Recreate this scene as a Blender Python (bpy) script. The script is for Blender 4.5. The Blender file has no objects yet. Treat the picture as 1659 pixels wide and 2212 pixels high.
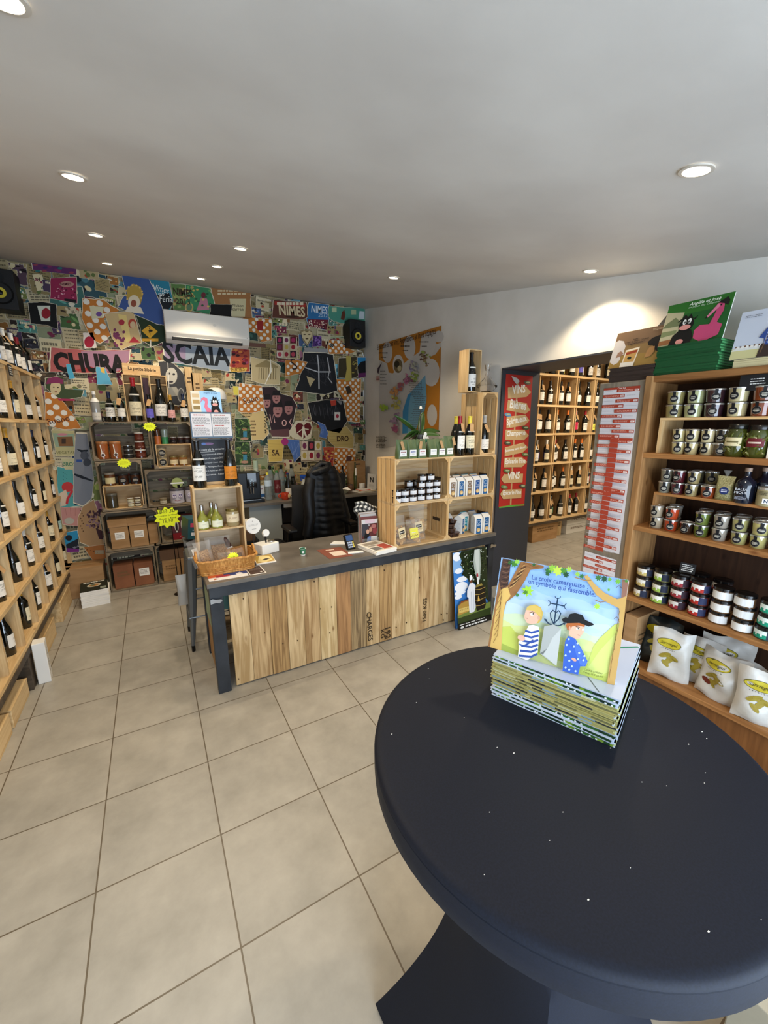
import bpy, bmesh, math, random
from mathutils import Vector, Matrix
random.seed(7)
S = bpy.context.scene
COL = S.collection
PI = math.pi
# ---------------------------------------------------------------- camera
FPX = 872.67; YAW = .5186; PITCH = .2127; ROLL = -.0033; CAMH = 3.8824*.45
_cy, _sy, _cp, _sp = math.cos(YAW), math.sin(YAW), math.cos(PITCH), math.sin(PITCH)
FW = Vector((_sy*_cp, _cy*_cp, -_sp)); _R0 = Vector((_cy, -_sy, 0)); _U0 = _R0.cross(FW)
RT = math.cos(ROLL)*_R0 + math.sin(ROLL)*_U0; UP = -math.sin(ROLL)*_R0 + math.cos(ROLL)*_U0
CP = Vector((0, 0, CAMH))
cam = bpy.data.objects.new('camera', bpy.data.cameras.new('camera')); COL.objects.link(cam)
cam.matrix_world = Matrix(((RT.x, UP.x, -FW.x, CP.x), (RT.y, UP.y, -FW.y, CP.y), (RT.z, UP.z, -FW.z, CP.z), (0, 0, 0, 1)))
cam.data.sensor_fit = 'HORIZONTAL'; cam.data.sensor_width = 36; cam.data.lens = FPX/1659*36; cam.data.clip_start = .02
S.camera = cam
# ---------------------------------------------------------------- world, daylight, exposure
S.view_settings.view_transform = 'Standard'; S.view_settings.look = 'None'; S.view_settings.gamma = 1
S.view_settings.use_curve_mapping = False; S.view_settings.exposure = 0.36
w = bpy.data.worlds.new('sky'); S.world = w; w.use_nodes = True
w.node_tree.nodes['Background'].inputs[0].default_value = (.62, .78, 1, 1); w.node_tree.nodes['Background'].inputs[1].default_value = 1.2
SPOT_W = 30.0; SPOT_COL = (1, .83, .60); DAY_W = 115.0; ROOM2_W = 70.0
def area(name, loc, rot, sx, sy, W, col):
    l = bpy.data.lights.new(name, 'AREA'); l.shape = 'RECTANGLE'; l.size = sx; l.size_y = sy; l.energy = W; l.color = col
    o = bpy.data.objects.new(name, l); o.location = loc; o.rotation_euler = rot; COL.objects.link(o); return o
area('daylight', (.9, -1.42, 1.12), (PI/2+.22, 0, 0), 3.0, 1.9, DAY_W, (.70, .84, 1))
# ---------------------------------------------------------------- helpers
def lin(c):
    if isinstance(c, str):
        c = [int(c[i:i+2], 16)/255 for i in (0, 2, 4)]
    return tuple((x/12.92 if x <= .04045 else ((x+.055)/1.055)**2.4) for x in c[:3])
def ray(x, y): return FW + (x-829.5)/FPX*RT - (y-1106)/FPX*UP
def at(x, y, ax, v):
    d = ray(x, y); return CP + d*((v-CP[ax])/d[ax])
def aty(x, y, v): return at(x, y, 1, v)
def atz(x, y, v): return at(x, y, 2, v)
def atx(x, y, v): return at(x, y, 0, v)
class Frame:
    """flat frame: origin, right, up, normal; cr() maps crop pixels of the photo onto it"""
    def __init__(s, O, U, V):
        s.O = Vector(O); s.U = Vector(U).normalized(); s.V = Vector(V).normalized(); s.N = s.U.cross(s.V)
    def px(s, x, y):
        d = ray(x, y); t = (s.O-CP).dot(s.N)/d.dot(s.N); q = CP+d*t-s.O; return (q.dot(s.U), q.dot(s.V))
    def cr(s, ox, oy, k): return lambda x, y: s.px(ox+x/k, oy+y/k)
MATS = {}
def mat(name, col=None, rough=.5, metal=0, spec=.5, trans=0, emit=0, ior=1.45, coat=0, alpha=1):
    if name in MATS: return MATS[name]
    m = bpy.data.materials.new(name); m.use_nodes = True; b = m.node_tree.nodes['Principled BSDF']
    if col is not None: b.inputs['Base Color'].default_value = (*lin(col), 1)
    b.inputs['Roughness'].default_value = rough; b.inputs['Metallic'].default_value = metal
    b.inputs['Specular IOR Level'].default_value = spec; b.inputs['Transmission Weight'].default_value = trans
    b.inputs['IOR'].default_value = ior; b.inputs['Coat Weight'].default_value = coat; b.inputs['Alpha'].default_value = alpha
    if emit:
        b.inputs['Emission Color'].default_value = (*lin(col), 1); b.inputs['Emission Strength'].default_value = emit
    MATS[name] = m; return m
def noisy(name, c1, c2, scale=5, rough=.6, bump=.0, stretch=(1, 1, 1), detail=4, lo=.35, hi=.65, spec=.4, wave=0, dist=.02):
    """two colours mixed by stretched noise in object coordinates"""
    if name in MATS: return MATS[name]
    m = mat(name, c1, rough, spec=spec); nt = m.node_tree; N = nt.nodes; L = nt.links; b = N['Principled BSDF']
    tc = N.new('ShaderNodeTexCoord'); mp = N.new('ShaderNodeMapping'); mp.inputs['Scale'].default_value = stretch
    L.new(tc.outputs['Object'], mp.inputs[0]); n = N.new('ShaderNodeTexNoise'); n.inputs['Scale'].default_value = scale
    n.inputs['Detail'].default_value = detail; L.new(mp.outputs[0], n.inputs['Vector'])
    r = N.new('ShaderNodeValToRGB'); r.color_ramp.elements[0].position = lo; r.color_ramp.elements[1].position = hi
    r.color_ramp.elements[0].color = (*lin(c1), 1); r.color_ramp.elements[1].color = (*lin(c2), 1)
    L.new(n.outputs['Fac'], r.inputs[0]); L.new(r.outputs[0], b.inputs['Base Color'])
    if bump:
        bp = N.new('ShaderNodeBump'); bp.inputs['Strength'].default_value = bump; bp.inputs['Distance'].default_value = dist
        L.new(n.outputs['Fac'], bp.inputs['Height']); L.new(bp.outputs[0], b.inputs['Normal'])
    return m
def wood(name, c1, c2, ax=2, rough=.55, fine=1.0):
    st = [9*fine]*3; st[ax] = .7
    if name in MATS: return MATS[name]
    m = mat(name, c1, rough, spec=.3); nt = m.node_tree; N = nt.nodes; L = nt.links; b = N['Principled BSDF']
    tc = N.new('ShaderNodeTexCoord'); mp = N.new('ShaderNodeMapping'); mp.inputs['Scale'].default_value = st
    L.new(tc.outputs['Object'], mp.inputs[0])
    n = N.new('ShaderNodeTexNoise'); n.inputs['Scale'].default_value = 3.2; n.inputs['Detail'].default_value = 6; n.inputs['Distortion'].default_value = 1.1
    L.new(mp.outputs[0], n.inputs['Vector'])
    mp2 = N.new('ShaderNodeMapping'); s2 = [5]*3; s2[ax] = 2.2; mp2.inputs['Scale'].default_value = s2; L.new(tc.outputs['Object'], mp2.inputs[0])
    k = N.new('ShaderNodeTexVoronoi'); k.inputs['Scale'].default_value = 1.6; L.new(mp2.outputs[0], k.inputs['Vector'])
    kr = N.new('ShaderNodeValToRGB'); kr.color_ramp.elements[0].position = .03; kr.color_ramp.elements[1].position = .1
    kr.color_ramp.elements[0].color = (.35, .22, .12, 1); kr.color_ramp.elements[1].color = (1, 1, 1, 1); L.new(k.outputs['Distance'], kr.inputs[0])
    r = N.new('ShaderNodeValToRGB'); r.color_ramp.elements[0].position = .38; r.color_ramp.elements[1].position = .62
    r.color_ramp.elements[0].color = (*lin(c1), 1); r.color_ramp.elements[1].color = (*lin(c2), 1); L.new(n.outputs['Fac'], r.inputs[0])
    mx = N.new('ShaderNodeMix'); mx.data_type = 'RGBA'; mx.blend_type = 'MULTIPLY'; mx.inputs['Factor'].default_value = .8
    L.new(r.outputs[0], mx.inputs[6]); L.new(kr.outputs[0], mx.inputs[7]); L.new(mx.outputs[2], b.inputs['Base Color'])
    bp = N.new('ShaderNodeBump'); bp.inputs['Strength'].default_value = .15; bp.inputs['Distance'].default_value = .003
    L.new(n.outputs['Fac'], bp.inputs['Height']); L.new(bp.outputs[0], b.inputs['Normal'])
    return m
PRINT = mat('printed_paper', 'ffffff', .55, spec=.25)
_n = PRINT.node_tree; _a = _n.nodes.new('ShaderNodeVertexColor'); _a.layer_name = 'Col'
_n.links.new(_a.outputs['Color'], _n.nodes['Principled BSDF'].inputs['Base Color'])
GLOSSP = mat('printed_gloss', 'ffffff', .22, spec=.5)
_n = GLOSSP.node_tree; _a = _n.nodes.new('ShaderNodeVertexColor'); _a.layer_name = 'Col'
_n.links.new(_a.outputs['Color'], _n.nodes['Principled BSDF'].inputs['Base Color'])

def tag(o, label=None, cat=None, group=None, kind=None):
    if label: o['label'] = label
    if cat: o['category'] = cat
    if group: o['group'] = group
    if kind: o['kind'] = kind
    return o
def thing(name, label, cat, loc=(0, 0, 0), rz=0, group=None, rot=None):
    o = bpy.data.objects.new(name, None); COL.objects.link(o); o.empty_display_size = .05
    o.location = loc; o.rotation_euler = rot or (0, 0, rz); return tag(o, label, cat, group)
def dup(root, loc, rz=0, label=None, group=None, rot=None):
    r = root.copy(); COL.objects.link(r); r.location = loc; r.rotation_euler = rot or (0, 0, rz)
    if label: r['label'] = label
    if group: r['group'] = group
    def rec(a, b):
        for ch in CH.get(a.name, []):
            c = ch.copy(); COL.objects.link(c); c.parent = b; rec(ch, c)
    rec(root, r); return r
CH = {}
class MB:
    def __init__(s): s.v = []; s.f = []; s.m = []; s.c = []
    def add(s, vs, fs, mi=0, col=None):
        n = len(s.v); s.v += [tuple(x) for x in vs]
        for f in fs: s.f.append([n+i for i in f]); s.m.append(mi); s.c.append(col)
        return s
    def box(s, a, b, mi=0, M=None, col=None):
        x0, y0, z0 = a; x1, y1, z1 = b
        vs = [Vector(p) for p in ((x0, y0, z0), (x1, y0, z0), (x1, y1, z0), (x0, y1, z0), (x0, y0, z1), (x1, y0, z1), (x1, y1, z1), (x0, y1, z1))]
        if M: vs = [M @ v for v in vs]
        return s.add(vs, ((3, 2, 1, 0), (4, 5, 6, 7), (0, 1, 5, 4), (1, 2, 6, 5), (2, 3, 7, 6), (3, 0, 4, 7)), mi, col)
    def lathe(s, prof, c=(0, 0, 0), n=20, mi=0, cap=True, M=None, col=None):
        vs = []; fs = []
        for r, z in prof:
            for k in range(n): a = 2*PI*k/n; vs.append(Vector((c[0]+r*math.cos(a), c[1]+r*math.sin(a), c[2]+z)))
        for i in range(len(prof)-1):
            for k in range(n): fs.append((i*n+k, i*n+(k+1) % n, (i+1)*n+(k+1) % n, (i+1)*n+k))
        if cap: fs.append(tuple(range(n-1, -1, -1))); fs.append(tuple(range((len(prof)-1)*n, len(prof)*n)))
        if M: vs = [M @ v for v in vs]
        return s.add(vs, fs, mi, col)
    def tube(s, pts, r, n=8, mi=0, cap=True, closed=False, col=None):
        pts = [Vector(p) for p in pts]; m = len(pts); rr = r if isinstance(r, (list, tuple)) else [r]*m
        vs = []; fs = []; prev = None
        for i, p in enumerate(pts):
            if closed: t = pts[(i+1) % m]-pts[i-1]
            else: t = (pts[min(i+1, m-1)]-pts[max(i-1, 0)])
            t.normalize()
            if prev is None:
                a = Vector((0, 0, 1)) if abs(t.z) < .9 else Vector((1, 0, 0)); u = t.cross(a).normalized()
            else: u = (prev-t*prev.dot(t)).normalized()
            prev = u; w_ = t.cross(u)
            for k in range(n): a = 2*PI*k/n; vs.append(p+(u*math.cos(a)+w_*math.sin(a))*rr[i])
        for i in range(m if closed else m-1):
            j = (i+1) % m
            for k in range(n): fs.append((i*n+k, i*n+(k+1) % n, j*n+(k+1) % n, j*n+k))
        if cap and not closed: fs.append(tuple(range(n-1, -1, -1))); fs.append(tuple(range((m-1)*n, m*n)))
        return s.add(vs, fs, mi, col)
    def prism(s, poly, z0, z1, mi=0, M=None, col=None):
        n = len(poly); vs = [Vector((x, y, z0)) for x, y in poly]+[Vector((x, y, z1)) for x, y in poly]
        if M: vs = [M @ v for v in vs]
        fs = [tuple(range(n-1, -1, -1)), tuple(range(n, 2*n))]+[(i, (i+1) % n, n+(i+1) % n, n+i) for i in range(n)]
        return s.add(vs, fs, mi, col)
    def grid(s, fn, nu, nv, mi=0, colf=None, closeu=False):
        n = len(s.v); ku = nu if closeu else nu+1
        for j in range(nv+1):
            for i in range(ku): s.v.append(tuple(fn(i/nu, j/nv)))
        for j in range(nv):
            for i in range(nu):
                i2 = (i+1) % ku
                s.f.append([n+j*ku+i, n+j*ku+i2, n+(j+1)*ku+i2, n+(j+1)*ku+i]); s.m.append(mi); s.c.append(colf(i, j) if colf else None)
        return s
    def build(s, name, mats, parent=None, smooth=False, bevel=0, local=True):
        me = bpy.data.meshes.new(name); me.from_pydata(s.v, [], s.f)
        if not isinstance(mats, (list, tuple)): mats = [mats]
        for m in mats: me.materials.append(m)
        if len(mats) > 1:
            me.polygons.foreach_set('material_index', s.m)
        if any(c is not None for c in s.c):
            ca = me.color_attributes.new('Col', 'FLOAT_COLOR', 'CORNER'); buf = []
            for f, c in zip(s.f, s.c):
                c = c or (.8, .8, .8); buf += [c[0], c[1], c[2], 1.0]*len(f)
            ca.data.foreach_set('color', buf)
        if smooth:
            me.polygons.foreach_set('use_smooth', [True]*len(me.polygons))
            try: me.set_sharp_from_angle(angle=math.radians(40))
            except Exception: pass
        me.update()
        o = bpy.data.objects.new(name, me); COL.objects.link(o)
        if bevel:
            b = o.modifiers.new('bevel', 'BEVEL'); b.width = bevel; b.segments = 2; b.limit_method = 'ANGLE'
        if parent is not None:
            o.parent = parent; CH.setdefault(parent.name, []).append(o)
        return o
def bx(name, a, b, m, parent=None, bevel=0): return MB().box(a, b).build(name, m, parent, bevel=bevel)
def struct(o): o['kind'] = 'structure'; return o
_TX = {}
def text_geo(s, bold=0.0, shear=0.0):
    k = (s, bold, shear)
    if k in _TX: return _TX[k]
    cu = bpy.data.curves.new('t', 'FONT'); cu.body = s; cu.size = 1; cu.offset = bold; cu.shear = shear; cu.resolution_u = 2; cu.fill_mode = 'FRONT'
    o = bpy.data.objects.new('t', cu); COL.objects.link(o); dg = bpy.context.evaluated_depsgraph_get()
    me = bpy.data.meshes.new_from_object(o.evaluated_get(dg))
    vs = [(v.co.x, v.co.y) for v in me.vertices]; fs = [tuple(p.vertices) for p in me.polygons]
    bpy.data.objects.remove(o); bpy.data.curves.remove(cu); bpy.data.meshes.remove(me)
    if not vs: vs = [(0, 0), (.1, 0), (.1, .1)]; fs = [(0, 1, 2)]
    x0 = min(v[0] for v in vs); x1 = max(v[0] for v in vs); _TX[k] = (vs, fs, x0, x1); return _TX[k]
def inside(p, poly):
    r = False; n = len(poly); j = n-1
    for i in range(n):
        if (poly[i][1] > p[1]) != (poly[j][1] > p[1]) and p[0] < (poly[j][0]-poly[i][0])*(p[1]-poly[i][1])/(poly[j][1]-poly[i][1])+poly[i][0]: r = not r
        j = i
    return r
class Art:
    """flat printed picture: coloured polygons in thin layers on a frame"""
    def __init__(s, fr, eps=.0002, base=0.0, T=None):
        s.fr = fr; s.mb = MB(); s.e = eps; s.z = base; s.T = T or (lambda x, y: (x, y))
    def _p(s, p): return s.fr.O+s.fr.U*p[0]+s.fr.V*p[1]+s.fr.N*s.z
    def raw(s, vs, fs, col):
        s.z += s.e; s.mb.add([s._p(v) for v in vs], fs, 0, lin(col))
    def poly(s, pts, col, T=True):
        q = [s.T(*p) for p in pts] if T else pts
        s.raw(q, [tuple(range(len(q)))], col); return q
    def rect(s, x0, y0, x1, y1, col): return s.poly([(x0, y0), (x1, y0), (x1, y1), (x0, y1)], col)
    def ell(s, cx, cy, rx, ry, col, n=18, a0=0, a1=2*PI, rot=0):
        m = n+1 if a1-a0 < 2*PI-.01 else n; c, d = math.cos(rot), math.sin(rot)
        pp = [(rx*math.cos(a0+(a1-a0)*k/n), ry*math.sin(a0+(a1-a0)*k/n)) for k in range(m)]
        return s.poly([(cx+x*c-y*d, cy+x*d+y*c) for x, y in pp], col)
    def line(s, pts, w, col):
        q = [Vector(p) for p in pts]; n = len(q); ws = w if isinstance(w, (list, tuple)) else [w]*n; L = []; R_ = []
        for i in range(n):
            t = (q[min(i+1, n-1)]-q[max(i-1, 0)]).normalized(); nn = Vector((-t.y, t.x))*ws[i]/2
            L.append(tuple(q[i]+nn)); R_.append(tuple(q[i]-nn))
        vs = [s.T(*p) for p in L+R_]; s.raw(vs, [(i, i+1, n+i+1, n+i) for i in range(n-1)], col)
    def text(s, t, p0, p1, col, bold=0, h=1.0, shear=0):
        """baseline from p0 to p1, width fitted; h = height factor"""
        vs, fs, x0, x1 = text_geo(t, bold, shear); a = Vector(s.T(*p0)); b = Vector(s.T(*p1)); d = b-a; k = d.length/(x1-x0); d.normalize(); nn = Vector((-d.y, d.x))
        s.raw([a+d*((x-x0)*k)+nn*(y*k*h) for x, y in vs], fs, col)
    def dots(s, poly, pitch, r, col, phase=(0, 0)):
        xs = [p[0] for p in poly]; ys = [p[1] for p in poly]; vs = []; fs = []; j = 0; y = min(ys)+phase[1]
        while y < max(ys):
            x = min(xs)+phase[0]+(pitch/2 if j % 2 else 0)
            while x < max(xs):
                if all(inside((x+dx, y+dy), poly) for dx, dy in ((r*.5, 0), (-r*.5, 0), (0, r*.5), (0, -r*.5))):
                    n = len(vs); vs += [(x+r*math.cos(2*PI*k/12), y+r*math.sin(2*PI*k/12)) for k in range(12)]; fs.append(tuple(range(n, n+12)))
                x += pitch
            y += pitch*.5; j += 1
        if vs: s.raw(vs, fs, col)
    def dashes(s, x0, y0, x1, y1, rows, col, fill=.55, seed=0, ragged=True):
        """rows of short printed strokes standing for unreadably small print"""
        rd = random.Random(seed); vs = []; fs = []; dy = (y1-y0)/rows
        for r in range(rows):
            x = x0; yy = y0+dy*(r+.25); e = x1-(rd.random()*.3*(x1-x0) if ragged else 0)
            while x < e:
                wd = (x1-x0)*rd.uniform(.05, .16); xe = min(x+wd, x1); n = len(vs)
                vs += [s.T(x, yy), s.T(xe, yy), s.T(xe, yy+dy*fill), s.T(x, yy+dy*fill)]; fs.append((n, n+1, n+2, n+3)); x = xe+(x1-x0)*.03
        s.raw(vs, fs, col)
    def build(s, name, parent=None, m=None, **k): return s.mb.build(name, m or PRINT, parent, **k)
ORD = ['first', 'second', 'third', 'fourth', 'fifth', 'sixth', 'seventh', 'eighth', 'ninth', 'tenth', 'eleventh', 'twelfth', 'thirteenth', 'fourteenth']
# ================================================================ materials
M_WALL = noisy('white_plaster', 'd6d2ca', 'cdc9c0', 3, .85, .04, detail=6)
M_CEIL = noisy('ceiling_plaster', 'c6c3bd', 'b8b4ae', 1.6, .6, .10, detail=5, dist=.05)
M_PINE = wood('pine', 'bd9a6a', 'd2b485', 2); M_PINEX = wood('pine_x', 'bd9a6a', 'd4b688', 0); M_PINEY = wood('pine_y', 'c09c6a', 'd6b98a', 1)
M_SHELF = wood('shelf_pine', '80552e', '9c6e40', 1); M_SHELFZ = wood('shelf_pine_z', '85603a', '9f764a', 2)
M_CRATE = wood('pale_crate', 'b8976a', 'd0b489', 0); M_CRATEZ = wood('pale_crate_z', 'bd9763', 'd6b684', 2); M_CRATEY = wood('pale_crate_y', 'bf9a66', 'd8b988', 1)
M_OLD = wood('old_crate', '6e604c', '8d7d66', 0); M_OLDZ = wood('old_crate_z', '64563f', '82715a', 2); M_OLDD = wood('old_crate_dark', '3e3428', '55483a', 0)
M_METAL = noisy('dark_steel', '1f2226', '2e3238', 6, .45, .03, spec=.45)
M_TOP = noisy('counter_top', '55504a', '6c665e', 4, .35, .03, detail=8, spec=.5)
M_BLACK = mat('black_plastic', '070708', .35, spec=.35); M_BLACKM = mat('black_matte', '101012', .7); M_WHITE = mat('white_plastic', 'e8e6e0', .35)
M_GLASS = mat('clear_glass', 'ffffff', .02, trans=1, ior=1.45); M_STEEL = mat('steel', 'b8b8b8', .25, metal=1)
M_KRAFT = noisy('kraft', 'a98457', 'b8946a', 20, .8); M_CARD = noisy('cardboard', '94714a', 'a58159', 5, .85, stretch=(1, 1, 4))
M_GREYP = mat('dark_paint', '2d3038', .5); M_BOTTLE = mat('bottle_glass', '080b08', .06, spec=.8, coat=.4)
M_YELLOW = mat('fluo_card', 'eefc20', .6); M_FILM = mat('clear_film', 'd8d4cc', .1, trans=.0, alpha=.13, spec=1)
M_PAPER = mat('paper', 'e6e2da', .7)
# floor
def floor_mat():
    m = mat('stone_tiles', 'b8b0a0', .38, spec=.45); nt = m.node_tree; N = nt.nodes; L = nt.links; b = N['Principled BSDF']
    g = N.new('ShaderNodeNewGeometry'); sp = N.new('ShaderNodeSeparateXYZ'); L.new(g.outputs['Position'], sp.inputs[0])
    def mth(op, a, b_=None):
        n = N.new('ShaderNodeMath'); n.operation = op
        for i, q in enumerate((a, b_)):
            if q is None: continue
            if isinstance(q, (int, float)): n.inputs[i].default_value = q
            else: L.new(q, n.inputs[i])
        return n.outputs[0]
    u = mth('DIVIDE', mth('ADD', sp.outputs[0], .365), .45); v = mth('DIVIDE', mth('SUBTRACT', sp.outputs[1], 2.4953), .45)
    def edge(t): f = mth('FRACT', t); return mth('MINIMUM', f, mth('SUBTRACT', 1.0, f))
    ln = mth('LESS_THAN', mth('MINIMUM', edge(u), edge(v)), .0062)
    cmb = N.new('ShaderNodeCombineXYZ'); L.new(mth('FLOOR', u), cmb.inputs[0]); L.new(mth('FLOOR', v), cmb.inputs[1])
    wn = N.new('ShaderNodeTexWhiteNoise'); L.new(cmb.outputs[0], wn.inputs['Vector'])
    add = N.new('ShaderNodeVectorMath'); add.operation = 'MULTIPLY_ADD'; L.new(wn.outputs['Color'], add.inputs[0]); add.inputs[1].default_value = (9, 9, 9); L.new(g.outputs['Position'], add.inputs[2])
    n = N.new('ShaderNodeTexNoise'); n.inputs['Scale'].default_value = 5; n.inputs['Detail'].default_value = 8; n.inputs['Roughness'].default_value = .62; L.new(add.outputs[0], n.inputs['Vector'])
    r = N.new('ShaderNodeValToRGB'); r.color_ramp.elements[0].position = .3; r.color_ramp.elements[1].position = .7
    r.color_ramp.elements[0].color = (*lin('8f8a7f'), 1); r.color_ramp.elements[1].color = (*lin('a8a296'), 1); L.new(n.outputs['Fac'], r.inputs[0])
    mx = N.new('ShaderNodeMix'); mx.data_type = 'RGBA'; L.new(ln, mx.inputs[0]); L.new(r.outputs[0], mx.inputs[6]); mx.inputs[7].default_value = (*lin('5f5444'), 1)
    L.new(mx.outputs[2], b.inputs['Base Color'])
    bp = N.new('ShaderNodeBump'); bp.inputs['Distance'].default_value = .002; bp.inputs['Strength'].default_value = .4
    L.new(mth('SUBTRACT', mth('MULTIPLY', n.outputs['Fac'], .3), ln), bp.inputs['Height']); L.new(bp.outputs[0], b.inputs['Normal'])
    return m
M_FLOOR = floor_mat()
# ================================================================ room shell
XW = 2.69; YB = 5.28; XL = -1.21; YF = -1.35
def cz(x, y): return 2.339+.171*y+.012*x
struct(MB().box((XL-.1, YF-.1, -.1), (XW+.5, YB+.1, 0)).build('floor', M_FLOOR))
mb = MB(); q = [(XL-.1, YF-.1), (XW+.02, YF-.1), (XW+.02, YB+.1), (XL-.1, YB+.1)]
mb.add([(x, y, cz(x, y)) for x, y in q]+[(x, y, cz(x, y)+.1) for x, y in q], ((0, 1, 2, 3), (7, 6, 5, 4), (0, 4, 5, 1), (1, 5, 6, 2), (2, 6, 7, 3), (3, 7, 4, 0)))
struct(mb.build('ceiling', M_CEIL))
struct(MB().box((XL-.1, YB, 0), (XW+.5, YB+.1, 3.4)).build('wall_back', noisy('collage_base', 'a99a78', '8f7f5c', 8, .7)))
struct(MB().box((XL-.1, YF, 0), (XL, YB, 3.3)).build('wall_left', M_WALL))
DJ0, DJ1, DZ = 1.50, 2.65, 2.215
mb = MB(); mb.box((XW, DJ1, 0), (XW+.45, YB, 3.35)); mb.box((XW, YF, 0), (XW+.45, DJ0, 3.0)); mb.box((XW, DJ0, DZ), (XW+.45, DJ1, 3.05))
struct(mb.build('wall_right', M_WALL))
# dark painted reveal of the doorway
mb = MB(); mb.box((XW-.012, DJ1-.012, .2), (XW+.45, DJ1, DZ)); mb.box((XW-.012, DJ0, DZ-.012), (XW+.45, DJ1, DZ)); mb.box((XW-.012, DJ0, .0), (XW+.45, DJ0+.012, DZ))
struct(mb.build('trim_1', M_GREYP))
struct(MB().box((XW-.02, DJ0, 0), (XW+.5, DJ1, .145)).build('trim_2', noisy('step_stone', '9a958a', '8a8579', 6, .6)))
struct(MB().box((XW-.03, DJ1-.05, 0), (XW+.46, DJ1-.001, .23)).build('trim_3', noisy('step_stone', '9a958a', '8a8579', 6, .6)))
# front wall behind the camera with the shop window
mb = MB(); mb.box((XL-.1, YF-.1, 0), (-.62, YF, 3)); mb.box((2.4, YF-.1, 0), (XW+.5, YF, 3)); mb.box((-.6, YF-.1, 0), (2.4, YF, .15)); mb.box((-.6, YF-.1, 2.1), (2.4, YF, 3))
struct(mb.build('wall_front', M_WALL))
# second room
R2Z = .145
struct(MB().box((XW+.45, -.6, R2Z-.1), (6.6, 4.0, R2Z)).build('floor.001', M_FLOOR))
struct(MB().box((XW+.45, 3.99, 0), (6.6, 4.1, 3)).build('wall_back.001', M_WALL))
struct(MB().box((6.5, -.6, 0), (6.6, 4, 3)).build('wall_right.001', M_WALL))
struct(MB().box((XW+.45, -.7, 0), (6.6, -.6, 3)).build('wall_front.001', M_WALL))
struct(MB().box((XW+.45, -.6, 2.75), (6.6, 4.1, 2.85)).build('ceiling.001', M_CEIL))
# ceiling downlights
M_LAMP = mat('lamp_glow', 'fff1d6', emit=22); M_RIM = mat('lamp_rim', 'b9b2a6', .4)
SP = [(-.155, 1.18, 'just inside the top left corner of the photo'), (-.152, 2.216, 'big and bright at far left, before the speaker'), (-.156, 3.335, 'third along the left row'), (-.155, 4.51, 'last of the left row by the collage wall'),
      (.633, 2.946, 'nearest of the middle row of three'), (.614, 3.76, 'middle one of the row above the air conditioner'), (.598, 4.60, 'nearest the air conditioner'), (1.78, 2.958, 'alone in the centre above the counter'),
      (2.462, 1.747, 'close to the white wall above the doorway'), (1.494, .741, 'large one at the right, nearest the round table')]
sl = math.atan(.171)
for i, (x, y, d) in enumerate(SP):
    t = thing('ceiling_downlight', 'round warm recessed ceiling spotlight, '+d, 'ceiling light', (x, y, cz(x, y)-.001), group='recessed ceiling spotlights', rot=(sl, 0, 0))
    MB().lathe([(.046, 0), (.046, -.004), (.036, -.005), (.034, -.001)], cap=False, n=28).build('rim', M_RIM, t, smooth=True)
    MB().lathe([(.034, -.002), (.001, -.0025)], cap=False, n=24).build('bulb', M_LAMP, t)
    l = bpy.data.lights.new('spot', 'SPOT'); l.energy = SPOT_W; l.color = SPOT_COL; l.spot_size = math.radians(125); l.spot_blend = .45; l.shadow_soft_size = .03
    o = bpy.data.objects.new('spot_beam', l); COL.objects.link(o); o.location = (x, y, cz(x, y)-.02)
for x, y in ((4.2, 1.2), (4.9, 2.6)):
    area('added_room_light', (x, y, 2.74), (0, 0, 0), .5, .5, ROOM2_W*.5, (1, .85, .65))  # unseen area lights, added to brighten the second room
# ================================================================ bottles
CAPS = {'black': '0c0c0f', 'red': '8e1420', 'white': 'dedbd2', 'gold': 'b98a2e', 'navy': '14203f', 'orange': 'c96a24', 'yellow': 'd9c63a', 'plum': '3c1626', 'silver': '9d9c98', 'pink': 'd12f5a'}
LABC = {'white': 'e9e5dc', 'cream': 'dfd4b4', 'yellow': 'd8d95c', 'violet': '6a63c4', 'orange': 'd07f28', 'pink': 'e0a6a2', 'green': '5f8f6c', 'magenta': 'c3244c', 'pale blue': 'a9c6bd', 'grey': '8f8c86'}
PROF = {
 'bordeaux': [(.036, 0), (.0375, .004), (.0375, .185), (.036, .197), (.028, .212), (.017, .226), (.0142, .236), (.0138, .285), (.0155, .287), (.0155, .298), (.0135, .30)],
 'burgundy': [(.039, 0), (.041, .004), (.041, .14), (.039, .16), (.033, .186), (.024, .213), (.017, .235), (.0145, .25), (.0140, .288), (.0158, .29), (.0158, .299), (.0135, .30)],
 'champagne': [(.042, 0), (.044, .005), (.044, .15), (.042, .17), (.035, .196), (.025, .222), (.0175, .245), (.0155, .262), (.0155, .30), (.018, .304), (.018, .318), (.0145, .322)]}
def patch(R, z0, z1, wdeg, base, mark, seed, nu=12, nv=10, off=.0006):
    rd = random.Random(seed); W = math.radians(wdeg); rows = {}
    for j in range(nv):
        k = rd.random()
        rows[j] = None if k < .55 or j in (0, 1, nv-1, nv-2) else (rd.randint(2, nu//2-2), rd.randint(nu//2+1, nu-3), rd.random()*.35+.15)
    bc = lin(base); mc = lin(mark)
    def colf(i, j):
        r = rows[j]
        if r and r[0] <= i <= r[1] and (i*7+j*3+seed) % 5: k = r[2]; return tuple(a*(1-k)+b*k for a, b in zip(bc, mc))
        return bc
    mb = MB()
    mb.grid(lambda u, v: Vector((math.sin((u-.5)*W)*(R+off), -math.cos((u-.5)*W)*(R+off), z0+(z1-z0)*v)), nu, nv, 0, colf)
    return mb
_BP = {}
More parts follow.
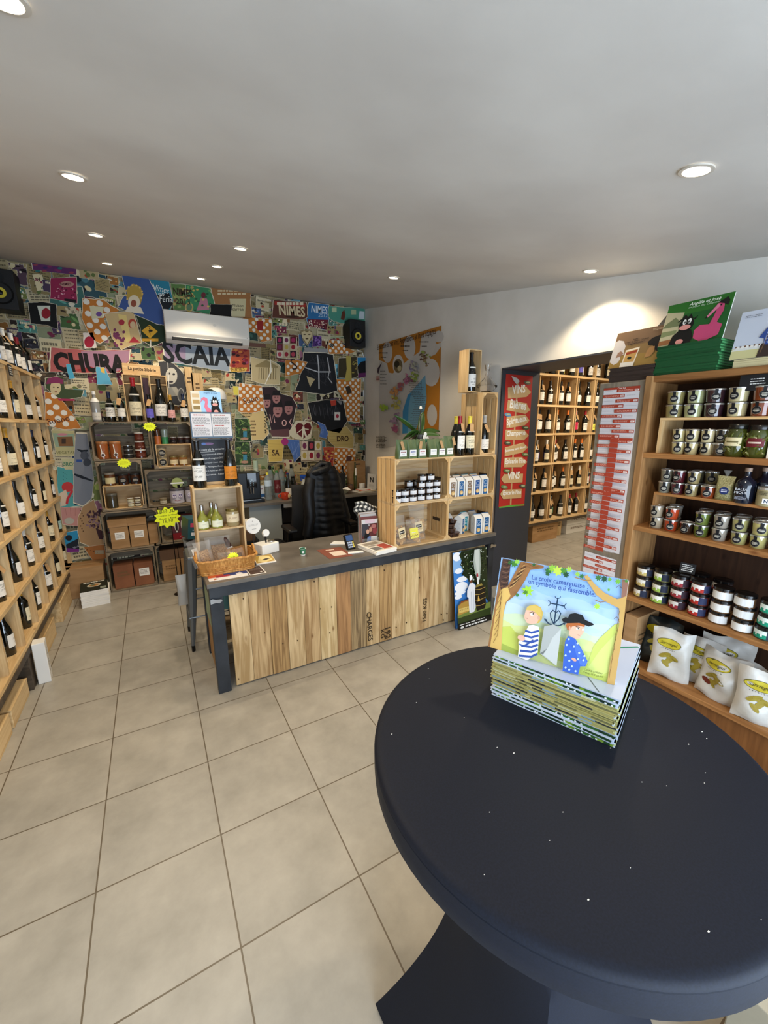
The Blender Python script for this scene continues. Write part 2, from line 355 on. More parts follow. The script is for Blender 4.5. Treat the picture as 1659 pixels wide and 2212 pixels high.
def make_bottle(shape, cap, lab, has_tag, seed, scale=1.0, glass=None):
    pr = [(r*scale, z*scale) for r, z in PROF[shape]]; R = max(r for r, z in pr); H = pr[-1][1]
    t = thing('wine_bottle', 'x', 'bottle')
    MB().lathe(pr, n=18).build('glass_body', glass or M_BOTTLE, t, smooth=True)
    zc = pr[-5][1] if shape != 'bordeaux' else pr[-4][1]-.035*scale
    rn = [p for p in pr if p[1] >= zc]
    cp = [(rn[0][0]+.0022, zc-.008*scale)]+[(r+.0014, z) for r, z in rn]; cp[-1] = (cp[-1][0], H+.001); cp.append((.001, H+.002))
    MB().lathe(cp, n=14, cap=False).build('capsule', mat('capsule_'+cap, CAPS[cap], .35, spec=.6), t, smooth=True)
    z0 = .035*scale+.01*(seed % 3)*scale; z1 = z0+(.085+.014*(seed % 2))*scale
    patch(R, z0, z1, 140, LABC[lab], '3a3228', seed, 18, 15).build('label', PRINT, t)
    if shape != 'bordeaux' and seed % 2: patch(pr[4][0]+.0035*scale, pr[4][1]-.008*scale, pr[4][1]+.002*scale, 120, 'ded9cc', 'ded9cc', 1, 8, 1).build('neck_label', PRINT, t)
    if has_tag:
        zt = .24*scale; r = .019*scale; M = Matrix.Translation((.006*(1 if seed % 2 else -1), -r-.001, zt)) @ Matrix.Rotation(-.40, 4, 'X') @ Matrix.Rotation(.25*(1 if seed % 3 else -1), 4, 'Y')
        MB().prism([(-.019, -.002), (-.012, .006), (.012, .006), (.019, -.002), (.019, -.07), (-.019, -.07)], -.0004, .0004, M=M @ Matrix.Rotation(PI/2, 4, 'X')).build('price_tag', M_KRAFT, t)
    return t
def bottle(key, loc, rz, label, group, cat='bottle'):
    if key not in _BP:
        _BP[key] = t = make_bottle(*key); t.location = loc; t.rotation_euler = (0, 0, rz); t['label'] = label; t['group'] = group; return t
    return dup(_BP[key], loc, rz, label, group)
rk = random.Random(3)
STY = [('burgundy', 'black', 'white', True, 1), ('burgundy', 'black', 'white', False, 2), ('bordeaux', 'red', 'white', True, 3), ('bordeaux', 'black', 'white', True, 4), ('burgundy', 'navy', 'white', True, 5),
       ('bordeaux', 'black', 'cream', False, 6), ('burgundy', 'plum', 'white', False, 7), ('bordeaux', 'black', 'yellow', False, 8), ('burgundy', 'white', 'white', True, 9), ('champagne', 'black', 'white', False, 10),
       ('bordeaux', 'gold', 'cream', True, 11), ('burgundy', 'black', 'pale blue', False, 12), ('champagne', 'gold', 'cream', False, 14)]
STY2 = [('burgundy', 'orange', 'white', False, 1), ('burgundy', 'white', 'violet', True, 2), ('bordeaux', 'red', 'white', True, 3), ('bordeaux', 'white', 'cream', True, 4), ('burgundy', 'black', 'white', True, 5), ('bordeaux', 'black', 'yellow', True, 6),
        ('burgundy', 'pink', 'magenta', True, 7), ('champagne', 'black', 'white', False, 8), ('burgundy', 'black', 'white', False, 9), ('bordeaux', 'black', 'green', True, 10)]
STY2N = [s for s in STY2 if s[2] in ('white', 'cream')]
def desc(k): return '%s-capped %sbottle, %s label' % (k[1], 'champagne ' if k[0] == 'champagne' else 'tagged ' if k[3] else '', k[2])
# ---- left wall rack
rack = thing('wine_rack', 'tall pale pine wine rack with square bays filling the left wall', 'wine rack', (-.86, 3.2, 0))
RZ = [2.21, 1.80, 1.41, 1.04, .675, .32]; RD = [5.235, 4.87, 4.46, 4.07, 3.69, 3.31, 2.93, 2.55, 2.17, 1.79]
def L(x, y, z): return (x+.86, y-3.2, z)
for z in RZ: bx('shelf_board', L(-1.19, 1.79, z-.026), L(-.856, 5.25, z), M_PINEY, rack)
for y in RD:
    bx('divider', L(-1.18, y-.009, RZ[-1]), L(-.862, y+.009, RZ[0]-.026), M_PINE, rack)
    for z in RZ[:-1]: bx('corner_block', L(-.885, y-.03, z-.056), L(-.864, y-.009, z-.026), M_PINE, rack)
bx('back_panel', L(-1.195, 1.79, .3), L(-1.185, 5.25, 2.2), wood('ply', 'b78d58', 'c9a06a', 2), rack)
bx('base_rail', L(-1.19, 1.79, .255), L(-.85, 5.25, .294), M_OLDD, rack)
for y in (5.02, 3.33, 1.9): bx('foot', L(-1.17, y-.05, 0), L(-.86, y+.05, .255), M_OLDD, rack)
lvl = ['on top', 'top row', 'second row', 'third row', 'fourth row', 'bottom row']
minY = [3.69, 3.69, 3.31, 2.93, 2.55, 2.17]
for li, z in enumerate(RZ):
    for bi in range(len(RD)-1):
        y1, y0 = RD[bi], RD[bi+1]
        if y0 < minY[li]-.01: continue
        n = 4 if li == 0 else rk.choice((3, 3, 2, 3)); slots = [y0+(y1-y0)*(k+.5)/n for k in range(n)]
        base = rk.choice(STY)
        for k, y in enumerate(slots):
            st = base if rk.random() < .55 else rk.choice(STY)
            xx = -.925-(0.0 if k % 2 == 0 or n < 3 else .085)
            pos = (['near side', 'middle', 'far side'] if n == 3 else ['nearest', 'second', 'third', 'farthest'] if n == 4 else ['near side', 'far side'])[k]
            b_ = (xx+rk.uniform(-.008, .004), y+rk.uniform(-.006, .006), z)
            bottle(st, b_, PI/2+rk.uniform(-.35, .35), '%s, left rack %s, %s bay from back, %s' % (desc(st), lvl[li], ORD[bi], pos), 'wine bottles in the left wall rack')
# tiny black price plaque clipped on the top board
t = thing('chalk_plaque', 'small black handwritten plaque clipped to the top board of the left rack', 'sign', (-.852, 4.15, 2.165))
bx('plaque', (0, -.045, -.05), (.004, .045, .03), M_BLACKM, t)
a = Art(Frame((.0045, 0, 0), (0, 1, 0), (0, 0, 1)), base=.0002); a.dashes(-.035, -.045, .035, .02, 4, 'd8d6cc', seed=3); a.build('writing', t)
# wooden cases pushed under the rack
for k, (y0, y1, h, x1) in enumerate(((4.40, 4.9, .19, -.86), (3.75, 4.15, .16, -.87), (3.0, 3.27, .0, 0), (2.88, 3.24, .12, -.875), (2.3, 2.84, .13, -.875))):
    if not h: continue
    t = thing('wooden_case', 'flat pine wine case on the floor under the left rack, %s from the collage wall' % ORD[[0, 1, 9, 2, 3][k]], 'box', (x1-.16, (y0+y1)/2, 0), group='wine cases under the left rack')
    bx('case_body', (-.15, (y0-y1)/2, 0), (.16, (y1-y0)/2, h-.012), M_PINEY, t, .003); bx('lid', (-.15, (y0-y1)/2, h-.011), (.162, (y1-y0)/2, h), M_PINEY, t, .002)
t = thing('bottle_carton', 'slim white bottle carton standing on the floor against the rack foot', 'box', (-.815, 3.38, 0), .1)
bx('carton', (-.035, -.045, 0), (.035, .045, .30), mat('white_card', 'dcd9d2', .6), t, .004)
a = Art(Frame((.0355, 0, 0), (0, 1, 0), (0, 0, 1)), base=.0003); a.dashes(-.012, .06, .012, .25, 9, '8d8a86', seed=5); a.build('printing', t)
# ---- rack in the second room
RK2 = [2.37, 1.993, 1.63, 1.244, .864, .465]; DX = [3.495, 3.88, 4.267, 4.641, 5.025, 5.415, 5.80, 6.18]
rack2 = thing('wine_rack', 'pale pine wine rack with square bays on the far wall seen through the doorway', 'wine rack', (4.8, 3.6, R2Z))
def L2(x, y, z): return (x-4.8, y-3.6, z-R2Z)
for i, z in enumerate(RK2): bx('shelf_board', L2(3.48, 3.6, z-.026), L2(6.2, 3.93, z), M_PINEX, rack2)
for x in DX:
    bx('divider', L2(x-.009, 3.604, RK2[-1]), L2(x+.009, 3.93, RK2[0]+.22), M_PINE, rack2)
    bx('price_rail', L2(x+.045, 3.61, RK2[-1]), L2(x+.055, 3.75, RK2[0]-.03), M_PINE, rack2)
bx('back_panel', L2(3.48, 3.93, .45), L2(6.2, 3.94, 2.6), MATS['ply'], rack2)
bx('base_rail', L2(3.48, 3.6, .40), L2(6.2, 3.93, .438), M_OLDD, rack2)
for x in (3.6, 4.72, 6.05): bx('foot', L2(x-.04, 3.65, R2Z), L2(x+.04, 3.9, .40), M_OLDD, rack2)
for li, z in enumerate(RK2):
    for bi in range(1, len(DX)-2):
        x0, x1 = DX[bi]+.06, DX[bi+1]; n = rk.choice((2, 3, 3))
        if li == 0: n = 3
        base = rk.choice(STY2N)
        for k in range(n):
            st = base if rk.random() < .6 else rk.choice(STY2); x = x0+(x1-x0)*(k+.5)/n
            bottle(st, (x+rk.uniform(-.006, .006), 3.66+(.07 if k == 1 and n == 3 else 0)+rk.uniform(-.005, .012), z), rk.uniform(-.3, .3),
                   '%s, doorway rack %s, %s column, %s' % (desc(st), lvl[li], ORD[bi-1], ['left', 'middle', 'right'][k] if n == 3 else ['left', 'right'][k]), 'wine bottles in the second room rack')
# boxes under that rack
def carton(name, label, loc, sx, sy, h, m, rz=0, lab=None, seam=True, group=None, marks=True, cat='box'):
    t = thing(name, label, cat, loc, rz, group)
    bx('box_body', (-sx/2, -sy/2, 0), (sx/2, sy/2, h), m, t, .003)
    if seam: bx('tape', (-sx/2-.0006, -.02, h-.05), (sx/2+.0006, .02, h+.0008), mat('tape', 'a5835a', .35), t)
    a = Art(Frame((0, -sy/2-.0005, 0), (1, 0, 0), (0, 0, 1)))
    if marks and lab is None: a.dashes(-sx*.32, h*.5, sx*.32, h*.75, 2, '6f5334', seed=int(h*997)); a.build('printing', t)
    if lab:
        a.rect(-sx*.25, h*.42, sx*.28, h*.75, 'e6e3dc'); a.dashes(-sx*.2, h*.48, sx*.22, h*.7, 4, '9a9690', seed=4); a.build('address_label', t)
    return t
carton('cardboard_box', 'large cardboard case on the floor under the second room rack', (4.68, 3.74, R2Z), .52, .2, .27, M_CARD)
carton('wooden_case', 'upright yellow pine case under the second room rack beside the large carton', (5.05, 3.77, R2Z), .17, .1, .27, M_PINE, seam=False)
for k in range(2): carton('bottle_carton', '%s of the two flat white cartons stacked under the second room rack' % ('lower', 'upper')[k], (5.5, 3.8, R2Z+.13*k), .55, .2, .128, MATS['white_card'], group='flat white cartons')
# black disc and black bar in the doorway
t = thing('floor_stand', 'black round stand half hidden behind the doorway reveal', 'stand', (3.32, 2.92, R2Z))
MB().tube([(0, 0, .02), (0, 0, 1.36)], .012).build('pole', M_BLACK, t); MB().tube([(-.1, -.1, .015), (.25, .02, .015)], .012).build('foot_bar', M_BLACK, t)
MB().lathe([(.001, -.012), (.17, -.014), (.185, -.006), (.185, .006), (.17, .012), (.001, .012)], (0, 0, 0), 36, M=Matrix.Translation((.0, -.03, 1.36)) @ Matrix.Rotation(PI/2, 4, 'X') @ Matrix.Rotation(.5, 4, 'Y'), cap=False).build('disc', M_BLACK, t, smooth=True)
# ================================================================ jars
_JP = {}
def make_jar(r, h, body, lidc, style):
    t = thing('preserve_jar', 'x', 'jar'); bm = mat('food_'+body, body, .09, spec=.7, coat=.6)
    if style == 'tin':
        MB().lathe([(r*.93, 0), (r, .003), (r, h*.72), (r*.97, h*.76)], n=20).build('jar_body', bm, t, smooth=True)
        MB().lathe([(r*1.0, h*.76), (r*1.03, h*.78), (r*1.03, h*.97), (r*.97, h), (.001, h)], n=20, cap=False).build('lid', mat('lid_'+lidc, lidc, .2, spec=.7), t, smooth=True)
    else:
        MB().lathe([(r*.78, 0), (r*.86, .003), (r*.97, h*.8), (r*.97, h*.84)], n=20).build('jar_body', bm, t, smooth=True)
        MB().lathe([(r*.97, h*.84), (r*1.02, h*.85), (r*1.02, h*.93), (r*.92, h*.97), (r*.9, h*.94), (.001, h*.94)], n=20, cap=False).build('lid', mat('lid_'+lidc, lidc, .2, metal=.75 if lidc == 'c9c9c4' else 0, spec=.7), t, smooth=True)
    fr = Frame((0, 0, 0), (1, 0, 0), (0, 0, 1))
    if style == 'verrine':
        mb = MB(); R = r*.955; n = 14
        def P(u, v, o=.001): a = u/R; return (math.sin(a)*(R+o), -math.cos(a)*(R+o), v)
        q = h*.27; c = lin('17171a'); g = lin('b9b5a8')
        mb.add([P(q*1.0*math.cos(2*PI*k/n), h*.40+q*1.0*math.sin(2*PI*k/n), .0012) for k in range(n)], [tuple(range(n))], 0, lin('8c8778'))
        mb.add([P(q*.93*math.cos(2*PI*k/n), h*.40+q*.93*math.sin(2*PI*k/n), .0017) for k in range(n)], [tuple(range(n))], 0, c)
        for (z, wd) in ((.44, .5), (.36, .62), (.30, .4)):
            mb.add([P(-q*wd, h*z, .0023), P(0, h*z, .0023), P(q*wd, h*z, .0023), P(q*wd, h*(z+.035), .0023), P(0, h*(z+.035), .0023), P(-q*wd, h*(z+.035), .0023)], [(0, 1, 4, 5), (1, 2, 3, 4)], 0, g)
        mb.add([P(-.006, h*.6, .0014), P(.006, h*.6, .0014), P(.006, h*.9, .004), P(-.006, h*.9, .004), P(-.006, h*.985, -.004), P(.006, h*.985, -.004)], [(0, 1, 2, 3), (3, 2, 5, 4)], 0, c)
        mb.build('sticker', PRINT, t)
    return t
def jar(key, loc, rz, label, group):
    if key not in _JP:
        _JP[key] = t = make_jar(*key[:5]); t.location = loc; t.rotation_euler = (0, 0, rz)
        if len(key) > 5:
            r, h = key[0], key[1]; base, band, dk = key[5]
            def colf(i, j):
                if i >= 9: return lin(dk) if j else lin(dk)
                if j == 0: return lin(band)
                if j == 1 and i % 3: return lin(band)
                return lin(base)
            mb = MB(); mb.grid(lambda u, v: Vector((math.sin((u-.45)*2.5)*(r+.0008), -math.cos((u-.45)*2.5)*(r+.0008), h*(.12+.58*v))), 14, 4, 0, colf); mb.build('label', PRINT, t)
        t['label'] = label; t['group'] = group; return t
    return dup(_JP[key], loc, rz, label, group)
# ================================================================ right wall: pier cupboard, price sheets and pantry shelf
XS = 2.40
pier = thing('cupboard', 'narrow grey-brown wooden pier cupboard carrying the red price sheets beside the doorway', 'cupboard', (XS, 1.43, 0))
M_PIER = wood('pier_wood', '7a6e5e', '8c7f6d', 2)
bx('body', (0, -.135, 0), (XW-XS-.003, .135, 1.985), M_PIER, pier, .003)
M_RED = 'a03e2b'
def sheet(name, label, z0, z1, n, seed, dy=0.0):
    a = Art(Frame((XS-.002, 0, 0), (0, -1, 0), (0, 0, 1))); rd = random.Random(seed); u0, u1 = -1.535+dy, -1.325+dy; W = u1-u0
    a.rect(u0, z0, u1, z1, 'd4d0d2'); h = (z1-z0)/n; z = z1
    for k in range(n):
        hh = h*(1.0); zt = z1-h*k
        if k in (0, 10, 21) and n > 15:
            a.rect(u0, zt-h*.42, u1, zt, M_RED); a.text('Côté Sud', (u0+W*.4, zt-h*.33), (u0+W*.62, zt-h*.33), 'e9d9d2', bold=.01)
        e = k % 2; x0, x1 = (u0+W*.38, u1) if e == 0 else (u0, u0+W*.62)
        a.rect(x0, zt-h*.98, x1, zt-h*.36, M_RED); a.dashes(x0+W*.05, zt-h*.86, x1-W*.16, zt-h*.48, 2, 'e0a898', fill=.4, seed=seed+k)
        a.rect(x1-W*.13, zt-h*.86, x1-W*.02, zt-h*.52, 'eadfd9'); a.dashes(x1-W*.12, zt-h*.8, x1-W*.03, zt-h*.58, 1, 'a03c2a', seed=k)
        b0, b1 = (u0, u0+W*.36) if e == 0 else (u0+W*.64, u1)
        a.dashes(b0+W*.04, zt-h*.8, b1-W*.03, zt-h*.45, 1, 'bdb9bd', fill=.25, seed=k+5)
        if k > 9: a.rect(u0+W*.38, zt-h*1.0, u0+W*.62, zt-h*.1, M_RED)
    o = a.build(name); tag(o, label, 'price list')
sheet('price_list', 'long red and white price list pinned on the pier cupboard, upper sheet', .975, 1.955, 34, 3)
sheet('price_list', 'shorter red and white price list at the foot of the pier cupboard, lower sheet', .62, .935, 12, 40, -.012)
pan = thing('shelf_unit', 'tall brown pine shelf unit full of jars at the right edge', 'shelf', (XS, .5, 0))
def LP(x, y, z): return (x-XS, y-.5, z)
Y1, Y0 = 1.29, -.25
for n_, z0, z1 in (('shelf_board', 1.968, 2.0), ('shelf_board', 1.562, 1.59), ('shelf_board', 1.143, 1.17), ('shelf_board', .712, .74), ('shelf_board', .286, .312)):
    bx(n_, LP(XS-(.008 if z0 < 1.9 else 0), Y0, z0), LP(XW, Y1-.02 if z0 < 1.9 else Y1, z1), M_SHELF, pan, .003)
bx('side_panel', LP(XS, Y1-.022, 0), LP(XW, Y1, 1.968), M_SHELFZ, pan); bx('side_panel', LP(XS, Y0, 0), LP(XW, Y0+.025, 1.968), M_SHELFZ, pan)
bx('stile', LP(XS-.012, Y1-.03, 0), LP(XS+.03, Y1+.006, 2.0), M_SHELFZ, pan, .003)
bx('back_panel', LP(XW-.012, Y0, 0), LP(XW, Y1, 1.97), wood('dark_back', '2c1a10', '3a2416', 2), pan)
bx('base_front', LP(XS+.03, Y0, 0), LP(XS+.05, Y1-.02, .286), wood('base_brown', '6b4423', '7d522c', 2), pan)
for k, (z0, z1, y1) in enumerate(((1.766, 1.779, 1.215), (1.36, 1.374, 1.195))):
    r = thing('shelf_riser', 'small pale wooden riser inside the pantry shelf, %s of the two' % ('upper', 'lower')[k], 'riser', (XS+.09, .5, 0), group='wooden risers in the pantry shelf')
    bx('riser_top', (-.06, Y0+.03-.5, z0), (.17, y1-.5, z1), M_PINEY if k == 0 else M_SHELF, r)
    bx('riser_side', (-.06, y1-.5-.012, (1.59, 1.17)[k]), (.17, y1-.5, z0), M_PINE if k == 0 else M_SHELFZ, r)
VL = 'c9c9c4'
rj = random.Random(11)
def jrow(ys, z, xs, r, h, cols, levels, lidc, style, where, lab=None, rowlab=None, names=None):
    for i, y in enumerate(ys):
        lv = levels[i] if isinstance(levels, (list, tuple)) else levels
        c = cols[i % len(cols)]; nm = names[i % len(names)] if names else 'preserve'
        for k in range(lv):
            key = (r, h, c, lidc, style)+((lab[i % len(lab)],) if lab else ())
            p = (xs+rj.uniform(-.006, .006), y+rj.uniform(-.003, .003), z+h*k)
            pos = '' if lv == 1 else ', '+('bottom' if k == 0 else 'top' if k == lv-1 else 'middle')+' one'
            jar(key, p, -PI/2+rj.uniform(-.3, .3)+(.15 if style == 'verrine' else 0), '%s, %s, %s%s' % (nm, where, ORD[i], pos), 'jars on the pantry shelf')
G_, T_, R_, M2 = '8c8458', 'b5aa84', '7c3a1c', '2c1820'
jrow([1.165-.0905*i for i in range(7)], 1.78, 2.46, .041, .069, ['8a7f50', 'a3a678', '2e1a22', 'a79c74', '6e3013', 'a3a678', '8a7f50'], 2, VL, 'verrine', 'on the top shelf riser',
     names=['squat jar of olive-brown mushrooms', 'squat jar of pale green spread', 'squat jar of dark plum confit', 'squat jar of pale tan spread', 'squat jar of amber brown sauce', 'squat jar of green cream', 'squat jar of mushrooms'])
jrow([1.12, 1.057, .989, .932], 1.59, 2.455, .031, .066, ['b3a878', 'b8ac80', 'bcb08a', '4a4030'], 2, VL, 'verrine', 'under top riser, front', names=['small jar of cream dip', 'small jar of beige dip', 'small jar of pale dip', 'small jar of dark tapenade'])
jrow([1.10, 1.03, .96], 1.59, 2.54, .031, .066, ['7a7468', '8a7a58', '5a5040'], 2, VL, 'verrine', 'under top riser, back', names=['small greyish jar', 'small khaki jar', 'small dark jar'])
jrow([1.157, 1.093, 1.025], 1.374, 2.455, .030, .066, ['6d6a5c', '4a1620', '83754e'], 2, VL, 'verrine', 'on the middle riser', names=['small jar of grey pate', 'small jar of dark red jam', 'small jar of khaki pate'])
jrow([.954], 1.374, 2.455, .033, .066, ['7a3418'], 1, VL, 'verrine', 'on the middle riser', names=['single jar of rust red spread'])
jrow([1.04, .975], 1.374, 2.54, .030, .066, ['4a4634', '7a6e4a'], 2, VL, 'verrine', 'middle riser back', names=['small dark jar', 'small khaki jar'])
jrow([1.171, 1.099, 1.021, .951, .873, .796, .72, .645], 1.17, 2.45, .0325, .066, ['9a8e78', 'a03a1c', '2b1c12', '5c6a2c', '8c8478', '9a9660', 'a69e64', '8f8a52'], [2, 2, 1, 2, 2, 2, 2, 2], VL, 'verrine', 'long middle board front',
     names=['small jar of beige pate', 'small jar of bright orange spread', 'lone small jar of nearly black spread', 'small jar of green pesto', 'small jar of grey-pink pate', 'small jar of yellow-green dip', 'small jar of pale yellow dip', 'small jar of mustard dip'])
jrow([1.12, .98, .9, .82, .74], 1.17, 2.54, .0325, .066, ['8c8478', '6c5c3c', '7d7a52', '8c8456', '8c8456'], 2, VL, 'verrine', 'long middle board back', names=['small grey jar', 'small brown jar', 'small olive jar', 'small khaki jar', 'small yellowish jar'])
TL = [('d9d6cc', 'b9a766', '20263a'), ('d9d6cc', '8fae4a', '1d2233'), ('c9c4bc', '8a2a30', '2a1a24'), ('d9d6d0', 'a52a22', '2a3150'), ('d5d5d2', 'd5d5d2', 'c6c6c4'), ('d5d5d2', 'd5d5d2', 'c6c6c4'), ('d3e0da', '1f8a6c', '2a3440')]
TN = ['black-lidded jar with cream label', 'black-lidded jar with light green label', 'black-lidded jar with dark red label', 'black-lidded jar with red and white label', 'black-lidded jar with plain white wrap label', 'black-lidded jar with white outlined label', 'black-lidded jar with teal label']
jrow([1.197, 1.103, 1.009, .912, .815, .722, .63], .74, 2.46, .042, .066, ['5a4430', '5d5a34', '4a2018', '5a2418', '5a4028', '5a4028', '2a4034'], 3, '0c0c0d', 'tin', 'lower board front', TL, names=TN)
jrow([1.08, .97, .86], .74, 2.57, .042, .066, ['5d5a34', '4a2018', '2a1a1a'], 3, '0c0c0d', 'tin', 'lower board back', [TL[1], TL[2], TL[3]], names=[TN[1], TN[2], TN[3]])
# things among the jars
def bigjar(name, label, loc, r, h, food, lid, rz, labc, band, piece):
    t = thing(name, label, 'jar', loc, rz)
    MB().lathe([(r*.8, 0), (r, .01), (r, h*.72), (r*.86, h*.82), (r*.8, h*.86)], n=24).build('glass_body', mat('food_'+food, food, .08, coat=.7), t, smooth=True)
    MB().lathe([(r*.86, h*.85), (r*.9, h*.87), (r*.9, h*.98), (r*.85, h), (.001, h)], n=24, cap=False).build('lid', mat('lid_'+lid, lid, .25), t, smooth=True)
    rd = random.Random(h); mb = MB()
    for k in range(26):
        a = rd.uniform(-1.5, 1.5); z = rd.uniform(.08, .7)*h; M = Matrix.Translation((math.sin(a)*(r*.93), -math.cos(a)*(r*.93), z)) @ Matrix.Rotation(rd.uniform(0, 3), 4, 'Y'); s_ = piece
        mb.lathe([(.001, -s_*1.3), (s_*.5, -s_), (s_*.6, 0), (s_*.5, s_), (.001, s_*1.3)], n=8, M=M, cap=False)
    mb.build('pickles', mat('pickle', '4a5018', .25, coat=.4), t, smooth=True)
    mb = MB(); mb.grid(lambda u, v: Vector((math.sin((u-.5)*1.6)*(r+.004), -math.cos((u-.5)*1.6)*(r+.004), h*(.34+.26*v))), 12, 5, 0, lambda i, j: lin(band) if j == 2 and 1 < i < 10 else lin(labc)); mb.build('label', PRINT, t)
bigjar('pickle_jar', 'tall jar of small green gherkins with cream label on the second board', (2.45, .872, 1.59), .041, .155, '33380f', '14140f', -PI/2, 'b9b08c', '5f5a3a', .009)
bigjar('pickle_jar', 'tall jar of large gherkins with dark red label on the second board', (2.455, .79, 1.59), .042, .15, '3a4016', '1a1512', -PI/2, '5a1a22', 'b8a89c', .012)
t = thing('carton', 'white carton with a red disc at the right edge of the second board', 'box', (2.46, .70, 1.59), -PI/2)
bx('carton_body', (-.045, -.03, 0), (.045, .03, .14), MATS['white_card'], t, .002); a = Art(Frame((0, -.0305, 0), (1, 0, 0), (0, 0, 1))); a.ell(.0, .085, .022, .022, 'c2321f'); a.dashes(-.03, .02, .03, .045, 3, '9a9a98', seed=2); a.build('printing', t)
# bag of grain
def pouch(W, D, H, pinch=.75, puff=1.0, seed=0, nu=24, nv=14):
    rd = random.Random(seed); ph = [rd.uniform(0, 6) for _ in range(4)]
    def fn(u, v):
        a = 2*PI*u; k = (1-v)**.0
        d = D*puff*(math.sin(PI*min(1, v*.92+.08))**.5)*(1 if v < .5 else max(.03, 1-((v-.5)/.5)**1.5)); wv = W*(1 if v < .1 else 1-.08*math.sin(PI*v))
        c, s_ = math.cos(a), math.sin(a); x = math.copysign(abs(c)**.7, c)*wv/2; y = math.copysign(abs(s_)**.8, s_)*d/2
        wr = .012*W/.1*(math.sin(5*a+ph[0]+4*v)*.3+math.sin(9*a+ph[1]-6*v)*.2)*v*(1-v)*3
        return Vector((x*(1+wr), y+wr*.5, H*v+.006*math.sin(a*3+ph[2])*v*(1-v)*4))
    mb = MB(); mb.grid(fn, nu, nv, closeu=True); n = len(mb.v); return mb
t = thing('grain_bag', 'clear bag of pale grain with a round blue sticker between jars and dark bottle', 'bag', (2.46, .886, 1.374), -PI/2)
pouch(.075, .05, .12, puff=1.2, seed=4).build('bag_body', noisy('grain', '6c6840', '9c9668', 160, .35, .3, spec=.7), t, smooth=True)
MB().lathe([(.004, .1), (.003, .118), (.014, .14), (.018, .148)], n=10, cap=False).build('gathered_top', M_FILM, t, smooth=True)
a = Art(Frame((.01, -.034, .05), (1, 0, 0), (0, 0, 1))); a.ell(0, 0, .019, .019, '1f2d5c'); a.dashes(-.012, -.008, .012, .008, 2, 'c9cde0', seed=1); a.build('sticker', t)
t = thing('vinegar_bottle', 'dark blue flask bottle lettered BALSAMIQUE on the middle riser', 'bottle', (2.455, .805, 1.374), -PI/2)
MB().lathe([(.036, 0), (.039, .004), (.039, .085), (.034, .105), (.017, .122), (.012, .13), (.012, .15)], n=24).build('flask', mat('navy_glass', '0c1220', .12, coat=.5), t, smooth=True)
MB().lathe([(.014, .15), (.014, .168), (.001, .169)], n=16, cap=False).build('stopper', mat('stopper', '8c7462', .5), t, smooth=True)
a = Art(Frame((0, -.0402, 0), (1, 0, 0), (0, 0, 1))); a.text('BALSA', (-.024, .062), (.022, .062), 'c8ccd4'); a.text('MIQUE', (-.026, .046), (.022, .046), 'c8ccd4'); a.dashes(-.022, .018, .022, .034, 3, '8a90a0', seed=1); a.build('lettering', t)
t = thing('vinegar_bottle', 'second dark flask bottle behind the lettered one on the middle riser', 'bottle', (2.545, .77, 1.374), -PI/2)
MB().lathe([(.036, 0), (.039, .004), (.039, .085), (.034, .105), (.017, .122), (.012, .13), (.012, .15)], n=24).build('flask', MATS['navy_glass'], t, smooth=True); MB().lathe([(.014, .15), (.014, .168), (.001, .169)], n=16, cap=False).build('stopper', MATS['stopper'], t, smooth=True)
t = thing('food_tin', 'round kraft-coloured tin with a white N square on the middle riser', 'tin', (2.455, .722, 1.374), -PI/2)
MB().lathe([(.036, 0), (.037, .003), (.037, .078)], n=28).build('tin_body', mat('tin_paper', '8c8260', .5), t, smooth=True); MB().lathe([(.038, .075), (.038, .086), (.034, .087), (.001, .084)], n=28, cap=False).build('lid', mat('lid_'+VL, VL, .25, metal=.7), t, smooth=True)
a = Art(Frame((0, -.0385, 0), (1, 0, 0), (0, 0, 1))); a.dashes(-.02, .05, .018, .07, 3, '4c4632', seed=9); a.rect(-.002, .012, .024, .036, 'e4e4e2'); a.text('N', (.004, .017), (.018, .017), '1d3a5c', bold=.03); a.build('printing', t)
t = thing('chalk_plaque', 'small black sign with white handwriting under the top board of the pantry shelf', 'sign', (2.43, .83, 1.93), -PI/2)
bx('plaque', (-.06, -.002, -.035), (.06, .002, .036), M_BLACKM, t); a = Art(Frame((0, -.0025, 0), (1, 0, 0), (0, 0, 1))); a.dashes(-.02, -.01, .035, .022, 3, 'd8d8d4', fill=.35, seed=8); a.build('writing', t)
t = thing('chalk_plaque', 'small black tilted sign with white writing standing on the dark red jars', 'sign', (2.50, 1.005, .939), -PI/2, rot=(-.25, 0, -PI/2+.2))
bx('plaque', (-.035, -.002, 0), (.035, .002, .055), M_BLACKM, t); a = Art(Frame((0, -.0025, 0), (1, 0, 0), (0, 0, 1))); a.dashes(-.027, .008, .03, .05, 4, 'd8d8d4', fill=.4, seed=12); a.build('writing', t)
